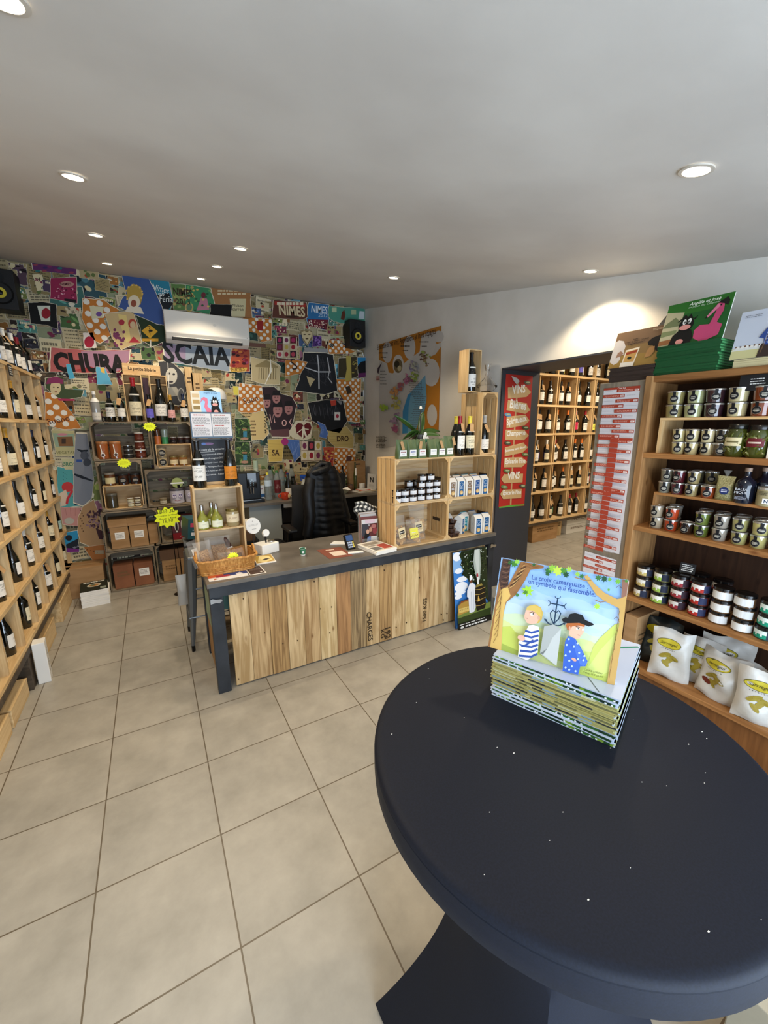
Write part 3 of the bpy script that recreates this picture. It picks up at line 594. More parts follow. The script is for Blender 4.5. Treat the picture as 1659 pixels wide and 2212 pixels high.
# crisps
def crisp_bag(loc, rz, W, H, lean, label, kind, seed):
    dark = kind == 'dark'
    t = thing('crisp_bag', label, 'bag', loc, group='crisp bags on the bottom board', rot=(lean, 0, rz))
    rd = random.Random(seed); ph = [rd.uniform(0, 6) for _ in range(6)]; D = .075
    def fn(u, v):
        s_ = 1 if u <= .5 else -1; uu = (u*2 if u <= .5 else 2-u*2); x = (uu-.5)*W*(1+.04*math.cos(2*PI*v)); e = max(0, math.sin(PI*uu))**.55*max(0, math.sin(PI*v))**.6
        y = -s_*e*D/2*(1+.24*math.sin(7*uu+ph[0]+3*v)+.22*math.sin(9*v+ph[1]+4*uu)+.12*math.sin(15*v-11*uu+ph[5]))+.010*math.sin(6*uu+ph[2])*(1-e)+.006*math.sin(14*uu+ph[3])*(v > .9)
        return Vector((x, y, H*v+.006*math.sin(8*uu+ph[4])*(v > .85 or v < .1)))
    mb = MB(); mb.grid(fn, 32, 18, closeu=True); o = mb.build('foil_body', noisy('foil_dark' if dark else 'foil_white', '10191a' if dark else 'b6b3ac', '141f20' if dark else 'bdbab3', 22, .33, .55, detail=3, spec=.6, dist=.004), t, smooth=True)
    zc = D/2+.001
    def C3(px, pz, o=.0012):
        uu = px/W+.5; vv = pz/H; q = fn(min(.5, max(0, uu/2)), vv); return (q.x, q.y-o, q.z)
    mb = MB()
    def blob(cx, cz_, rx, rz_, col, o, n=20, rot=0):
        pts = [C3(cx, cz_, o)]+[C3(cx+rx*math.cos(2*PI*k/n)*math.cos(rot)-rz_*math.sin(2*PI*k/n)*math.sin(rot), cz_+rx*math.cos(2*PI*k/n)*math.sin(rot)+rz_*math.sin(2*PI*k/n)*math.cos(rot), o) for k in range(n)]
        mb.add(pts, [(0, 1+k, 1+(k+1) % n) for k in range(n)], 0, lin(col))
    blob(-W*.08, H*.74, W*.30, H*.095, '5a5620' if not dark else 'b8a818', .0020); blob(-W*.08, H*.74, W*.285, H*.085, 'b0a22c', .0026)
    for cx, cz_, r1, r2, ro in ((-.14, .5, .17, .045, .5), (.02, .47, .2, .05, -.35), (-.02, .4, .16, .05, .9), (-.1, .33, .13, .04, -.8)): blob(W*cx, H*cz_, W*r1, H*r2, '8a7a2c' if not dark else 'b3ab4e', .0024+.0003*r1, 14, ro)
    if kind == 'spicy': blob(W*-.25, H*.33, W*.12, H*.05, '5a2418', .003, 10, -.4)
    for k in range(7): blob(W*(-.25+.055*k), H*(.625), W*.012, H*.008, '4a4a48' if not dark else 'c9c9c0', .0026, 6)
    mb.build('printing', PRINT, t)
    vs, fs, x0, x1 = text_geo('Sarriegui', .0, .35)
    mb = MB(); k = W*.42/(x1-x0); mb.add([C3(-W*.29+(x-x0)*k, H*.715+y*k, .0042) for x, y in vs], fs, 0, lin('3c3a14')); mb.build('lettering', PRINT, t)
zb = .312
crisp_bag((2.52, 1.10, zb), -PI/2+.1, .20, .30, -.16, 'dark green-black crisp bag at the left end of the bottom board', 'dark', 1)
crisp_bag((2.445, .995, zb), -PI/2+.35, .19, .29, -.10, 'white crisp bag leaning in front of the dark bag, leftmost white one', 'plain', 2)
crisp_bag((2.53, .89, zb), -PI/2+.1, .19, .27, -.12, 'white crisp bag set further back, second white one from the left', 'plain', 3)
crisp_bag((2.46, .77, zb), -PI/2-.15, .21, .26, -.16, 'white crisp bag with a small dark red picture, third white one', 'spicy', 4)
crisp_bag((2.50, .665, zb), -PI/2, .19, .25, -.12, 'white crisp bag pushed behind, mostly hidden between two others', 'plain', 5)
crisp_bag((2.43, .585, zb), -PI/2+.25, .20, .27, -.10, 'white crisp bag at the right edge of the photo on the bottom board', 'plain', 6)
crisp_bag((2.60, .80, zb), -PI/2+.2, .22, .30, -.05, 'grey-white crisp bag lying at the back of the bottom board', 'plain', 7)
t = thing('cardboard_box', 'upright brown cardboard box with hand lettering at the left end of the bottom board', 'box', (2.50, 1.215, zb), -PI/2)
bx('box_body', (-.04, -.08, 0), (.035, .16, .30), M_CARD, t, .003)
a = Art(Frame((.0355, 0, 0), (0, 1, 0), (0, 0, 1))); a.dashes(-.05, .06, .05, .2, 4, '4a3a26', fill=.3, seed=5); a.build('printing', t)
# ---- piles of books on top of the pantry and pier
def book(label, loc, W, D, t_, cov, spine, pages, rz, group, rot=None, cat='book'):
    t = thing('picture_book', label, cat, loc, rz, group, rot)
    mc = mat('cover_'+cov, cov, .3, spec=.5)
    mb = MB(); mb.box((-W/2, -D/2, 0), (W/2, D/2, t_*.16)); mb.box((-W/2, -D/2, t_*.84), (W/2, D/2, t_)); mb.build('cover', mc, t)
    bx('spine', (-W/2, -D/2-.0015, 0), (W/2, -D/2+.002, t_), mat('cover_'+spine, spine, .3), t) if spine else None
    bx('pages', (-W/2+.004, -D/2+.003, t_*.16), (W/2-.004, D/2-.004, t_*.84), mat('pages_'+pages, pages, .8), t)
    return t
def pile(n, y, x, z, W, D, t_, cov, spine, pages, word, group, jit=.004, rz=-PI/2):
    rd = random.Random(n*7); proto = None
    for k in range(n):
        pos = (x+rd.uniform(-jit, jit), y+rd.uniform(-jit, jit), z+t_*k); lb = '%s, %s' % (word, 'lowest' if k == 0 else 'topmost lying one' if k == n-1 else ORD[k]+' from the bottom')
        r_ = rz+rd.uniform(-.02, .02)
        if proto is None: proto = book(lb, pos, W, D, t_, cov, spine, pages, r_, group)
        else: dup(proto, pos, r_, lb, group)
pile(9, 1.395, 2.52, 1.986, .25, .22, .0088, '2f2622', '3a2f2a', '8a7c6c', 'brown-covered thin book on the pier cupboard', 'brown books')
pile(12, 1.125, 2.53, 2.001, .285, .235, .0122, '1d5f33', '174d2a', '4d9a5c', 'green hardback picture book on the pantry top', 'green books')
pile(4, .78, 2.535, 2.001, .29, .235, .009, '8a7c5a', 'c9bd92', 'ded6bd', 'pale hardback picture book at the right end of the pantry top', 'pale books')
def standing(label, bl, W, H, lean, rz, cov, th=.008, group=None):
    t = thing('picture_book', label, 'book', bl, group=group, rot=(-lean, 0, rz))
    mc = mat('cover_'+cov, cov, .3, spec=.5); bx('cover', (0, 0, 0), (W, th, H), mc, t, .001); bx('pages', (W-.001, .0012, .003), (W+.0006, th-.0012, H-.003), mat('pages_white', 'e2dfd6', .8), t); return t
# brown standing book
t = standing('brown children\'s book with white-haired man and dark-haired child, on the brown pile', (2.42, 1.54, 2.068), .265, .215, .32, -PI/2+.02, '8a6a48')
a = Art(Frame((0, -.0004, 0), (1, 0, 0), (0, 0, 1)))
a.rect(0, 0, .265, .215, '6e5640'); a.rect(0, 0, .265, .13, '7c623c'); a.rect(0, 0, .265, .07, '8a6e38')
a.poly([(.0, .04), (.03, .02), (.05, .03), (.06, .05), (.055, .07), (.075, .08), (.068, .10), (.07, .125), (.05, .16), (.02, .17), (0, .16)], 'b9b3b0'); a.poly([(.03, .06), (.06, .07), (.07, .085), (.05, .1), (.035, .09)], '8a6a58')
a.poly([(.075, .0), (.08, .1), (.155, .11), (.145, .0)], 'd2c6b2'); a.poly([(.082, .01), (.086, .09), (.148, .098), (.139, .01)], 'b08a4e'); a.poly([(.086, .07), (.086, .085), (.147, .095), (.146, .08)], '8a3a22'); a.ell(.112, .05, .012, .008, '20281c')
a.poly([(.19, .13), (.21, .15), (.245, .16), (.265, .155), (.265, .06), (.24, .08), (.22, .11), (.2, .11)], '14100f'); a.poly([(.195, .04), (.2, .08), (.21, .1), (.235, .1), (.24, .07), (.225, .045)], '9c7448')
a.text('PAPY...', (.105, .155), (.14, .157), '201812', bold=.01); a.text("C'EST QUOI LA COURSE", (.066, .14), (.19, .15), '201812', bold=.01); a.text('CAMARGUAISE ?', (.083, .127), (.17, .135), '201812', bold=.01)
a.rect(.07, 0, .145, .026, 'cfc8bd'); a.dashes(.2, .192, .25, .204, 2, 'c9b89a', fill=.3, seed=3); a.build('cover_picture', t, GLOSSP)
t = thing('chalkboard', 'plain dark square board leaning tilted behind the brown standing book', 'board', (2.60, 1.335, 2.066), rot=(-.2, .0, -PI/2)); MB().box((-.11, -.004, -.11), (.11, .004, .11), M=Matrix.Translation((0, 0, .15)) @ Matrix.Rotation(.6, 4, 'Y')).build('board', M_BLACKM, t)
# green standing book
t = standing('green children\'s book with black bull calf and pink flamingo, on the green pile', (2.425, 1.275, 2.148), .285, .225, .30, -PI/2+.02, '1f6a2c')
a = Art(Frame((0, -.0004, 0), (1, 0, 0), (0, 0, 1)))
a.rect(0, 0, .285, .225, '2a6a22'); a.rect(0, .0, .285, .16, '1f5a24')
a.poly([(0, 0), (.075, 0), (.085, .17), (.0, .185)], 'b5ac88'); a.poly([(.0, .05), (.07, .06), (.072, .08), (0, .08)], '7a8258'); a.poly([(.01, .12), (.05, .15), (.08, .12), (.078, .1), (0, .1)], '6d7450'); a.poly([(0, .005), (.07, .01), (.07, .035), (0, .03)], '8a5a34')
a.poly([(.05, 0), (.06, .05), (.085, .075), (.14, .07), (.155, .03), (.15, 0)], '0d0d0c'); a.ell(.11, .1, .034, .038, '0d0d0c'); a.poly([(.08, .13), (.095, .155), (.11, .14), (.12, .155), (.135, .13)], '0d0d0c'); a.poly([(.065, .12), (.08, .135), (.09, .125)], '0d0d0c'); a.poly([(.135, .125), (.155, .14), (.145, .12)], '0d0d0c')
a.ell(.1, .115, .008, .014, 'e9e6df'); a.ell(.122, .117, .008, .014, 'e9e6df'); a.ell(.102, .112, .003, .006, '101010'); a.ell(.12, .114, .003, .006, '101010'); a.ell(.108, .086, .026, .014, 'd68f86'); a.ell(.1, .012, .018, .014, 'd68f86')
a.poly([(.16, .02), (.155, .06), (.175, .085), (.215, .08), (.225, .12), (.23, .15), (.225, .175), (.24, .185), (.256, .175), (.26, .14), (.245, .085), (.27, .07), (.265, .02), (.22, .0), (.19, .0)], 'c2476f')
a.poly([(.195, .125), (.23, .18), (.245, .17), (.225, .145), (.2, .115)], 'd97a94'); a.poly([(.195, .125), (.2, .115), (.188, .112)], '1a1214'); a.ell(.243, .17, .004, .005, '1a1214'); a.poly([(.225, .185), (.25, .195), (.262, .205), (.275, .185), (.272, .16), (.262, .17)], '141513')
a.text('Angèle et José', (.10, .198), (.235, .198), 'd9e6cf', bold=.02, shear=.2); a.text('en pique des Cévennes', (.10, .184), (.235, .184), 'c3d8b8', shear=.2)
a.build('cover_picture', t, GLOSSP)
# pale standing book
t = standing('white children\'s book with a hat-wearing herdsman standing on the pale pile', (2.425, .945, 2.04), .29, .225, .28, -PI/2+.02, 'c9c6c2')
a = Art(Frame((0, -.0004, 0), (1, 0, 0), (0, 0, 1)))
a.rect(0, 0, .29, .225, 'c6cbd6'); a.rect(0, 0, .29, .05, 'cdc58e'); a.poly([(.0, .045), (.05, .065), (.1, .05), (.29, .06), (.29, .04), (0, .04)], 'd9d9d2')
for k in range(6): a.ell(.02+.017*k, .055, .008, .007, 'e6e2da'); a.ell(.014+.017*k, .058, .003, .004, '6a4a38')
a.poly([(.10, .0), (.105, .06), (.13, .07), (.16, .05), (.155, .0)], '3a2c26'); a.poly([(.09, .09), (.11, .13), (.135, .145), (.17, .14), (.175, .1), (.16, .05), (.115, .055), (.11, .085)], '30488a'); a.line([(.11, .02), (.135, .2)], .004, '6a5038')
for k in range(5):
    a.line([(.115+.012*k, .06), (.118+.012*k, .135)], .0015, 'a9b8dc')
for k in range(5): a.line([(.115, .065+.014*k), (.17, .067+.014*k)], .0015, 'a9b8dc')
a.ell(.155, .16, .017, .02, 'c98f6a'); a.poly([(.12, .165), (.14, .175), (.145, .192), (.17, .19), (.175, .178), (.2, .175), (.195, .168), (.16, .168)], '20281f')
a.poly([(.17, .0), (.165, .06), (.19, .09), (.26, .1), (.29, .08), (.29, 0)], 'd8cfc4'); a.dashes(.02, .19, .08, .205, 2, '4a4a52', fill=.25, seed=4); a.build('cover_picture', t, GLOSSP)
# ================================================================ round table with stretch cover
M_SPAN = noisy('stretch_fabric', '0e121d', '121725', 300, .64, .08, spec=.28, dist=.001)
TC = Vector((.715, .483)); ZT = 1.06; TR = .405
t = thing('cocktail_table', 'high round table under a tight black stretch cover in the right foreground', 'table', (TC.x, TC.y, 0))
MB().lathe([(.001, ZT), (TR*.5, ZT), (TR-.018, ZT-.0005), (TR-.007, ZT-.003), (TR-.001, ZT-.009), (TR, ZT-.014), (TR-.003, ZT-.0155), (TR-.0005, ZT-.018), (TR, ZT-.04), (TR-.001, ZT-.066), (TR-.005, ZT-.072), (TR-.03, ZT-.076)], n=96, cap=False).build('cover_top', M_SPAN, t, smooth=True)
bx('seam', (-.0012, -TR-.0006, ZT-.066), (.0012, -TR+.002, ZT-.014), M_SPAN, t)
FA = math.atan2(.785-TC.y, .42-TC.x)
def skirt(u, v):
    a = 2*PI*u+FA; q_ = (a-FA+PI/4) % (PI/2)-PI/4; sq = .43*math.cos(PI/4)/math.cos(PI/4-abs(q_))*(1-.10*math.sin(2*abs(q_))**2)
    w1 = (1-v)**4.2; r = (TR-.03)*w1+sq*(v**1.7)+.105*max(0, 1-w1-v**1.7)
    hem = .10*math.sin(2*abs(q_))**2
    return Vector((r*math.cos(a), r*math.sin(a), (ZT-.075)*(1-v)+(.012+hem)*v))
mb = MB(); mb.grid(skirt, 96, 24, closeu=True); mb.build('cover_skirt', M_SPAN, t, smooth=True)
MB().tube([(0, 0, .02), (0, 0, ZT-.08)], .03, 16).build('pole', M_BLACK, t)
rd = random.Random(4); mb = MB()
for k in range(34):
    a = rd.uniform(0, 6.28); r = TR*.93*math.sqrt(rd.random()); s_ = rd.uniform(.0006, .0016); mb.box((r*math.cos(a)-s_, r*math.sin(a)-s_*.6, ZT), (r*math.cos(a)+s_, r*math.sin(a)+s_*.6, ZT+.0005))
mb.build('lint', M_PAPER, t)['label'] = 'white lint specks'
# ---- stack of picture books on the table
A_ = Vector((.796, .400)); B_ = Vector((.699, .671)); C_ = Vector((1.073, .505)); ce = (B_+C_)/2; rzb = math.atan2(C_.y-A_.y, C_.x-A_.x)
N_ = 12; TH = .0096; edges = ['c8d2dc', '2c4a28', 'a8a878', 'b0a070', '8a8a58', 'b0a878', 'c0b488', '9a9468', 'c8d2dc', '2c4a28', 'c8d4e0', '30502c']
protoW = None
for k in range(N_):
    rd = random.Random(50+k); lb = 'hardback picture book in the stack on the round table, '+('lowest' if k == 0 else 'topmost of the lying ones' if k == N_-1 else ORD[k]+' from the bottom')
    t = thing('picture_book', lb, 'book', (ce.x+rd.uniform(-.003, .003), ce.y+rd.uniform(-.003, .003), ZT+TH*k), rzb+rd.uniform(-.018, .018), 'picture books stacked on the round table')
    W = .285; D = .285; g = k in (0, 1, 2, 10, 11)
    mb = MB(); mb.box((-W/2, -D/2, 0), (W/2, D/2, TH*.2)); mb.box((-W/2, -D/2, TH*.8), (W/2, D/2, TH*.99))
    # spine side faces the viewer for the green ones, page fore-edge for the others
    mb.build('cover', mat('cover_blue_white', 'c3cede', .25) if g else mat('cover_straw', 'aaa468', .3), t)
    mb = MB(); mb.box((-W/2+.004, -D/2+.004, TH*.2), (W/2-.004, D/2-.004, TH*.8)); mb.build('pages', mat('pages_blue', 'c9d3e6', .7), t)
    bx('spine', (-W/2+.003, -D/2, 0), (W/2, -D/2+.0035, TH*.99), mat('cover_blue_white', 'c3cede', .25) if k % 3 else mat('cover_straw2', 'c9cc90', .3), t)
    a = Art(Frame((-W/2+.0038, 0, 0), (0, -1, 0), (0, 0, 1))); pal = ['1c3a1c', '2f5a24', '6c8c2c', '14281c', 'e2e8ea'] if g else ['9c9660', 'b4aa70', '6c6a48', '2c3038', 'c9c6a0', '8aa2b4', '5c5c3c']
    x = -W/2+.004
    while x < W/2-.006:
        w2 = rd.uniform(.004, .02) if g else [.06, .012, .03, .05, .03, .06][int((x+W/2)*21) % 6]
        cc_ = rd.choice(pal[:4] if g else pal); a.rect(x, TH*.2, min(x+w2, W/2-.004), TH*.8, cc_)
        if g and rd.random() < .4: a.rect(x, TH*.25, x+.004, TH*.6, pal[4])
        x += w2
    a.build('edge_print', t)
a = Art(Frame((0, 0, TH+.0002), (1, 0, 0), (0, 1, 0))); a.rect(-.1425, -.1425, .1425, .1425, 'c3cde2'); a.poly([(-.0, .1425), (.1425, .1425), (.1425, .02), (.07, .07)], 'cfd890'); a.line([(.02, -.03), (.07, -.08), (.125, -.14)], .006, '3f8f72'); a.line([(.05, .0), (-.1, -.07), (-.14, -.1)], .002, '56606c'); a.line([(.1, -.05), (.09, -.09)], .004, '3f8f72')
a.build('back_cover_picture', t, GLOSSP)
# ---- displayed picture book leaning on the stack
BL = Vector((.717, .704, 1.1755)); BRp = Vector((.847, .443, 1.1755)); TLp = Vector((.792, .742, 1.393)); TRp = Vector((.891, .465, 1.407))
Ub = (BRp-BL).normalized(); Vb = ((TLp+TRp)/2-(BL+BRp)/2); Vb = (Vb-Ub*Vb.dot(Ub)).normalized(); Nb = Ub.cross(Vb)
HB = .236; WB = .291
t = thing('picture_book', 'displayed children\'s book with two boys and a black cross, propped on the book stack', 'book', BL)
t.rotation_euler = Matrix((Ub, -Nb, Vb)).transposed().to_euler()
bx('cover', (0, 0, 0), (WB, .0095, HB), mat('cover_blue_white', 'c3cede'), t, .0012)
bx('pages', (WB-.001, .0016, .003), (WB+.0006, .0079, HB-.003), mat('pages_white', 'e2dfd6'), t)
bf = Frame(BL, Ub, Vb); q = bf.cr(1030, 1180, 4.484)
# local art frame (child space): x right, z up, front at -y; pixel points map through the world frame
a = Art(Frame((0, -.0003, 0), (1, 0, 0), (0, 0, 1)), T=q, eps=.00012)
def R4(c): a.poly([(0, 0), (WB, 0), (WB, HB), (0, HB)], c, T=False)
R4('8cb4e6')
for k, c in enumerate(('96bae8', 'a4c2ea', 'b2cbe6', 'bfd4dc', 'cbdcb8', 'd2dc92', 'c8d474', 'bccb5c')):
    h = HB*(.80-.095*k); pp = [(0, 0), (WB, 0)]+[(WB*(1-j/10), h+.006*math.sin(j*1.7+k*2)) for j in range(11)]; a.poly(pp, c, T=False)
a.poly([(230, 1000), (240, 780), (330, 775), (390, 850), (420, 900), (420, 1060)], 'c3d060'); a.poly([(1060, 1180), (1130, 970), (1200, 880), (1330, 760), (1390, 740), (1310, 1270), (1000, 1210)], 'c6d468')
a.poly([(1080, 1170), (1190, 1010), (1340, 850), (1310, 1200), (1180, 1260)], 'd2de7c'); a.poly([(235, 1000), (245, 940), (400, 1010), (420, 1070)], '9fb04c')
# left tree
a.poly([(110, 970), (255, 120), (335, 130), (310, 270), (305, 380), (430, 150), (560, 170), (650, 190), (640, 215), (520, 230), (470, 330), (380, 470), (290, 540), (262, 640), (240, 820), (235, 1010)], '96683c')
a.poly([(130, 975), (190, 600), (235, 420), (300, 390), (330, 480), (280, 545), (255, 700), (238, 1008)], 'd8b264'); a.poly([(255, 120), (335, 130), (305, 380), (235, 420), (215, 330)], '4c342c')
for k in range(11):
    y = 150+k*24; a.line([(262-k*3, y), (300-k*1.5, y+10), (322-k*1.5, y-5)], 5, '2c1c16' if k % 2 else '7d5a44')
for k in range(9): a.line([(310+k*17, 410-k*27), (360+k*14, 380-k*25), (400+k*12, 330-k*19)], 7, '3a2418' if k % 2 else 'c09a60')
for k in range(8): a.line([(165+k*6, 930-k*62), (205+k*5, 860-k*58), (215+k*6, 760-k*55)], 4, '6c4a28')
a.line([(470, 170), (560, 215), (655, 200)], [22, 14, 6], '8c6038')
# right tree
a.poly([(1410, 320), (1470, 330), (1395, 960), (1335, 1338), (1262, 1325), (1295, 1100), (1330, 980), (1380, 760), (1380, 600), (1240, 530), (1160, 470), (1100, 380), (1040, 290), (1075, 280), (1150, 370), (1240, 450), (1360, 510), (1400, 500)], 'c09a58')
a.poly([(1410, 320), (1470, 330), (1450, 480), (1400, 500)], '8a6252'); a.line([(950, 300), (1050, 330), (1110, 330)], 9, '9a7444'); a.line([(1150, 520), (1200, 540), (1255, 530)], 8, '8a643c')
for k in range(7): a.line([(1388-k*14, 620+k*90), (1368-k*13, 680+k*90), (1380-k*16, 730+k*90)], 4, '7a5630')
for x, y, l in ((1350, 400, 60), (1330, 700, 50)): a.line([(x, y), (x+l*.5, y-20), (x+l, y+10)], 5, '5a3c24')
def leaf(x, y, r, c, rot=0.0):
    pts = []
    for k in range(14):
        rr = r*(1 if k % 2 == 0 else .55); an = 2*PI*k/14+rot; pts.append((x+rr*math.cos(an), y+rr*math.sin(an)))
    a.poly(pts, c)
for (x, y, r, c) in ((370, 170, 42, '3f7a2c'), (400, 150, 30, '8cc048'), (330, 160, 26, '2c5a28'), (700, 240, 38, '2f6a34'), (740, 215, 46, '86b63c'), (790, 240, 56, 'b6d04c'), (850, 240, 40, '4a8430'), (870, 275, 34, '204a2c'), (900, 225, 34, '9cc048'), (690, 270, 24, '2c5a30'), (980, 270, 30, '8cb848'), (1020, 290, 26, '2f6a34'), (1180, 305, 34, '3a6e34'), (1240, 315, 36, '1f4a30'), (1290, 320, 24, '6ca040'), (1370, 340, 32, '6ca83c'), (560, 180, 20, '2c5a34'), (1280, 420, 18, '6aa03c'),
                   (500, 430, 62, '9ccc40'), (480, 445, 28, '4a8028'), (402, 470, 22, '3f7a3c'), (1168, 578, 36, 'a2cc44'), (1450, 335, 20, '4a8030')): leaf(x, y, r, c, x*.7)
# title
a.text('La croix camarguaise :', (540, 318), (1082, 412), '24408c', bold=.008, h=1.15); a.text('un symbole qui rassemble.', (508, 358), (1152, 488), '24408c', bold=.008, h=1.15)
# cross
dk = '15324c'
a.line([(792, 495), (770, 640), (752, 775)], 13, dk); a.line([(715, 547), (785, 560), (860, 578)], 12, dk)
for cx, cy, rt in ((792, 490, 0), (705, 547, 1), (868, 580, 2)):
    pts = []
    for k in range(9):
        an = PI*k/8; dx, dy = 26*math.cos(an), 20*math.sin(an)
        pts.append({0: (cx+dx, cy-8+dy), 1: (cx-6+dy, cy+dx), 2: (cx+8-dy, cy+dx)}[rt])
    a.line(pts, 7, dk)
a.line([(752, 745), (725, 690), (720, 640), (745, 615), (775, 640), (800, 618), (820, 645), (800, 700), (752, 745)], 11, dk); a.line([(668, 700), (700, 740), (750, 765), (810, 762), (858, 738)], 12, dk); a.poly([(660, 695), (690, 705), (668, 722)], dk); a.poly([(842, 735), (868, 732), (856, 760)], dk)
# stone
a.poly([(662, 770), (750, 752), (825, 790), (800, 1000), (780, 1150), (620, 1030)], 'a9adaa'); a.poly([(825, 790), (740, 880), (690, 985), (650, 1040), (780, 1150), (800, 1000)], 'bfc3c0'); a.poly([(690, 985), (650, 1040), (620, 1030)], '6f7472')
# fair boy
a.poly([(480, 640), (490, 600), (520, 570), (580, 560), (630, 590), (652, 640), (640, 700), (610, 738), (590, 740)], 'c8a850'); a.poly([(488, 610), (540, 615), (590, 640), (620, 690), (590, 740), (540, 752), (495, 735), (470, 690), (475, 650)], 'dfb49c')
a.poly([(488, 612), (500, 580), (560, 565), (630, 600), (640, 680), (600, 660), (560, 620)], 'd0b25c'); a.ell(545, 655, 18, 13, 'f2efe8'); a.ell(556, 650, 6, 7, '20242c'); a.line([(520, 640), (550, 630), (575, 640)], 5, '6a5030'); a.line([(485, 690), (505, 695)], 4, '9a5a48'); a.ell(613, 690, 10, 18, 'd2a08a')
a.poly([(515, 760), (560, 755), (610, 775), (615, 850), (600, 1020), (500, 1095), (410, 1060), (420, 980), (415, 920), (470, 850)], 'e6e9ef')
for k in range(6): a.line([(480-k*12, 810+k*48), (540, 830+k*46), (612-k*3, 812+k*44)], 20, '2c4c9c')
a.ell(445, 880, 38, 26, 'e0b09a', rot=.3); a.line([(425, 940), (470, 960), (560, 900)], 16, '2c4c9c')
# hatted boy
a.poly([(900, 850), (905, 760), (1050, 770), (1045, 820), (1000, 885), (960, 890)], 'e2b49a'); a.poly([(872, 760), (885, 730), (1060, 740), (1050, 775), (990, 760), (930, 770), (905, 810), (885, 800)], 'b0602c'); a.poly([(832, 700), (870, 680), (890, 690), (910, 650), (960, 640), (1030, 660), (1055, 705), (1130, 740), (1140, 755), (1090, 770), (1000, 735), (880, 738), (840, 720)], '101216')
a.ell(985, 790, 16, 12, 'f2efe8'); a.ell(1035, 800, 10, 10, 'f2efe8'); a.ell(990, 790, 5, 6, '20242c'); a.line([(965, 768), (1005, 780)], 6, '5a2c18'); a.line([(985, 850), (1005, 855)], 4, '9a5048'); a.ell(908, 785, 10, 18, 'd69c80')
bodyp = a.poly([(895, 860), (960, 885), (1010, 960), (1060, 1060), (1080, 1100), (1060, 1150), (1010, 1150), (990, 1230), (840, 1195), (850, 1050), (865, 910)], '3560c0')
a.poly([(960, 900), (1000, 960), (1060, 1070), (1075, 1120), (1040, 1150), (1005, 1130), (960, 1000)], '4a72d0'); a.ell(950, 1085, 26, 14, 'dca48c', rot=.5)
for x, y in ((900, 890), (880, 945), (910, 1010), (870, 1045), (905, 1095), (870, 1160), (930, 1150), (965, 1195), (950, 960), (1000, 1020), (1040, 1090), (985, 930), (990, 1080), (1050, 1050), (905, 1180)): a.ell(x, y, 10, 10, 'b8cdec')
a.text('CELINE AUBERT', (1048, 1185), (1225, 1228), '4a5220', bold=.01); a.text('CYRIELLE PISAPIA', (1035, 1210), (1228, 1258), '4a5220', bold=.01)
a.build('cover_picture', t, GLOSSP)
t2 = thing('acrylic_holder', 'clear plastic clip holding the displayed children\'s book', 'holder', BL); t2.rotation_euler = t.rotation_euler
cu0 = q(510, 1090); cu1 = q(840, 1190); MB().box((cu0[0], -.006, cu0[1]-.004), (cu1[0], -.0045, cu0[1]+.018)).box((cu0[0], -.006, cu0[1]-.006), (cu1[0], .0, cu0[1]-.004)).build('clip', M_FILM, t2)
# ================================================================ counter
ct = thing('counter', 'long shop counter of pallet planks with dark steel frame and grey top', 'counter', (1.43, 2.9, 0))
def LC(x, y, z): return (x-1.43, y-2.9, z)
bx('counter_top', LC(.21, 2.585, .752), LC(2.655, 3.25, .78), M_TOP, ct, .002)
bx('front_rail', LC(.22, 2.59, .685), LC(2.65, 2.60, .752), M_METAL, ct); bx('side_rail', LC(.22, 2.60, .685), LC(.23, 3.22, .752), M_METAL, ct)
bx('leg', LC(.22, 2.60, 0), LC(.30, 2.66, .685), M_METAL, ct, .002); bx('leg', LC(2.585, 2.60, 0), LC(2.65, 2.66, .685), M_METAL, ct, .002); bx('leg', LC(.23, 3.16, 0), LC(.29, 3.22, .685), M_METAL, ct); bx('leg', LC(2.58, 3.16, 0), LC(2.64, 3.22, .685), M_METAL, ct)
WP = [wood('plank_a', '96754c', 'c4a578', 2), wood('plank_b', 'a5865a', 'd0b488', 2), wood('plank_c', '866640', 'b3905f', 2, fine=1.4), wood('plank_d', '6a563c', 'aa9068', 2, fine=2.4), wood('plank_e', 'b59868', 'd6bd90', 2), wood('plank_f', '8a6440', 'ae8356', 2)]
edx = [(180, 345), (285, 325), (393, 305), (490, 290), (583, 270), (668, 252), (762, 235), (840, 218), (925, 205), (997, 190), (1067, 180), (1140, 165), (1213, 150), (1275, 140), (1385, 120), (1480, 105), (1572, 85)]
xs = [aty(420+x/2.514, 1140+y/2.514, 2.64).x for x, y in edx]; mt = [1, 0, 2, 1, 0, 4, 5, 3, 1, 2, 1, 4, 0, 1, 0, 1]
for i in range(len(xs)-1):
    MB().box(LC(xs[i]+.0012, 2.622+.003*(i % 3 == 1), .012), LC(xs[i+1]-.0012, 2.645, .684)).build('plank', WP[mt[i]], ct, bevel=.0015)
    if i == 12: plank_last = None
bx('inner_panel', LC(.24, 2.72, .02), LC(.25, 3.15, .68), wood('side_wood', 'a87a4c', 'c0955f', 2), ct); bx('inner_shelf', LC(.25, 2.70, .3), LC(2.6, 3.1, .32), M_PINEX, ct)
bx('side_panel_green', LC(.226, 2.67, .42), LC(.236, 3.0, .68), noisy('green_paint', '8fa890', 'a8b894', 4, .6), ct); bx('corner_panel_green', LC(.302, 2.665, .56), LC(.345, 2.675, .684), mat('dark_green', '24443a', .6), ct)
a = Art(Frame((-1.43, -.2805, 0), (1, 0, 0), (0, 0, 1))); fr = Frame((0, 2.6195, 0), (1, 0, 0), (0, 0, 1)); a.T = fr.cr(420, 1140, 2.514)
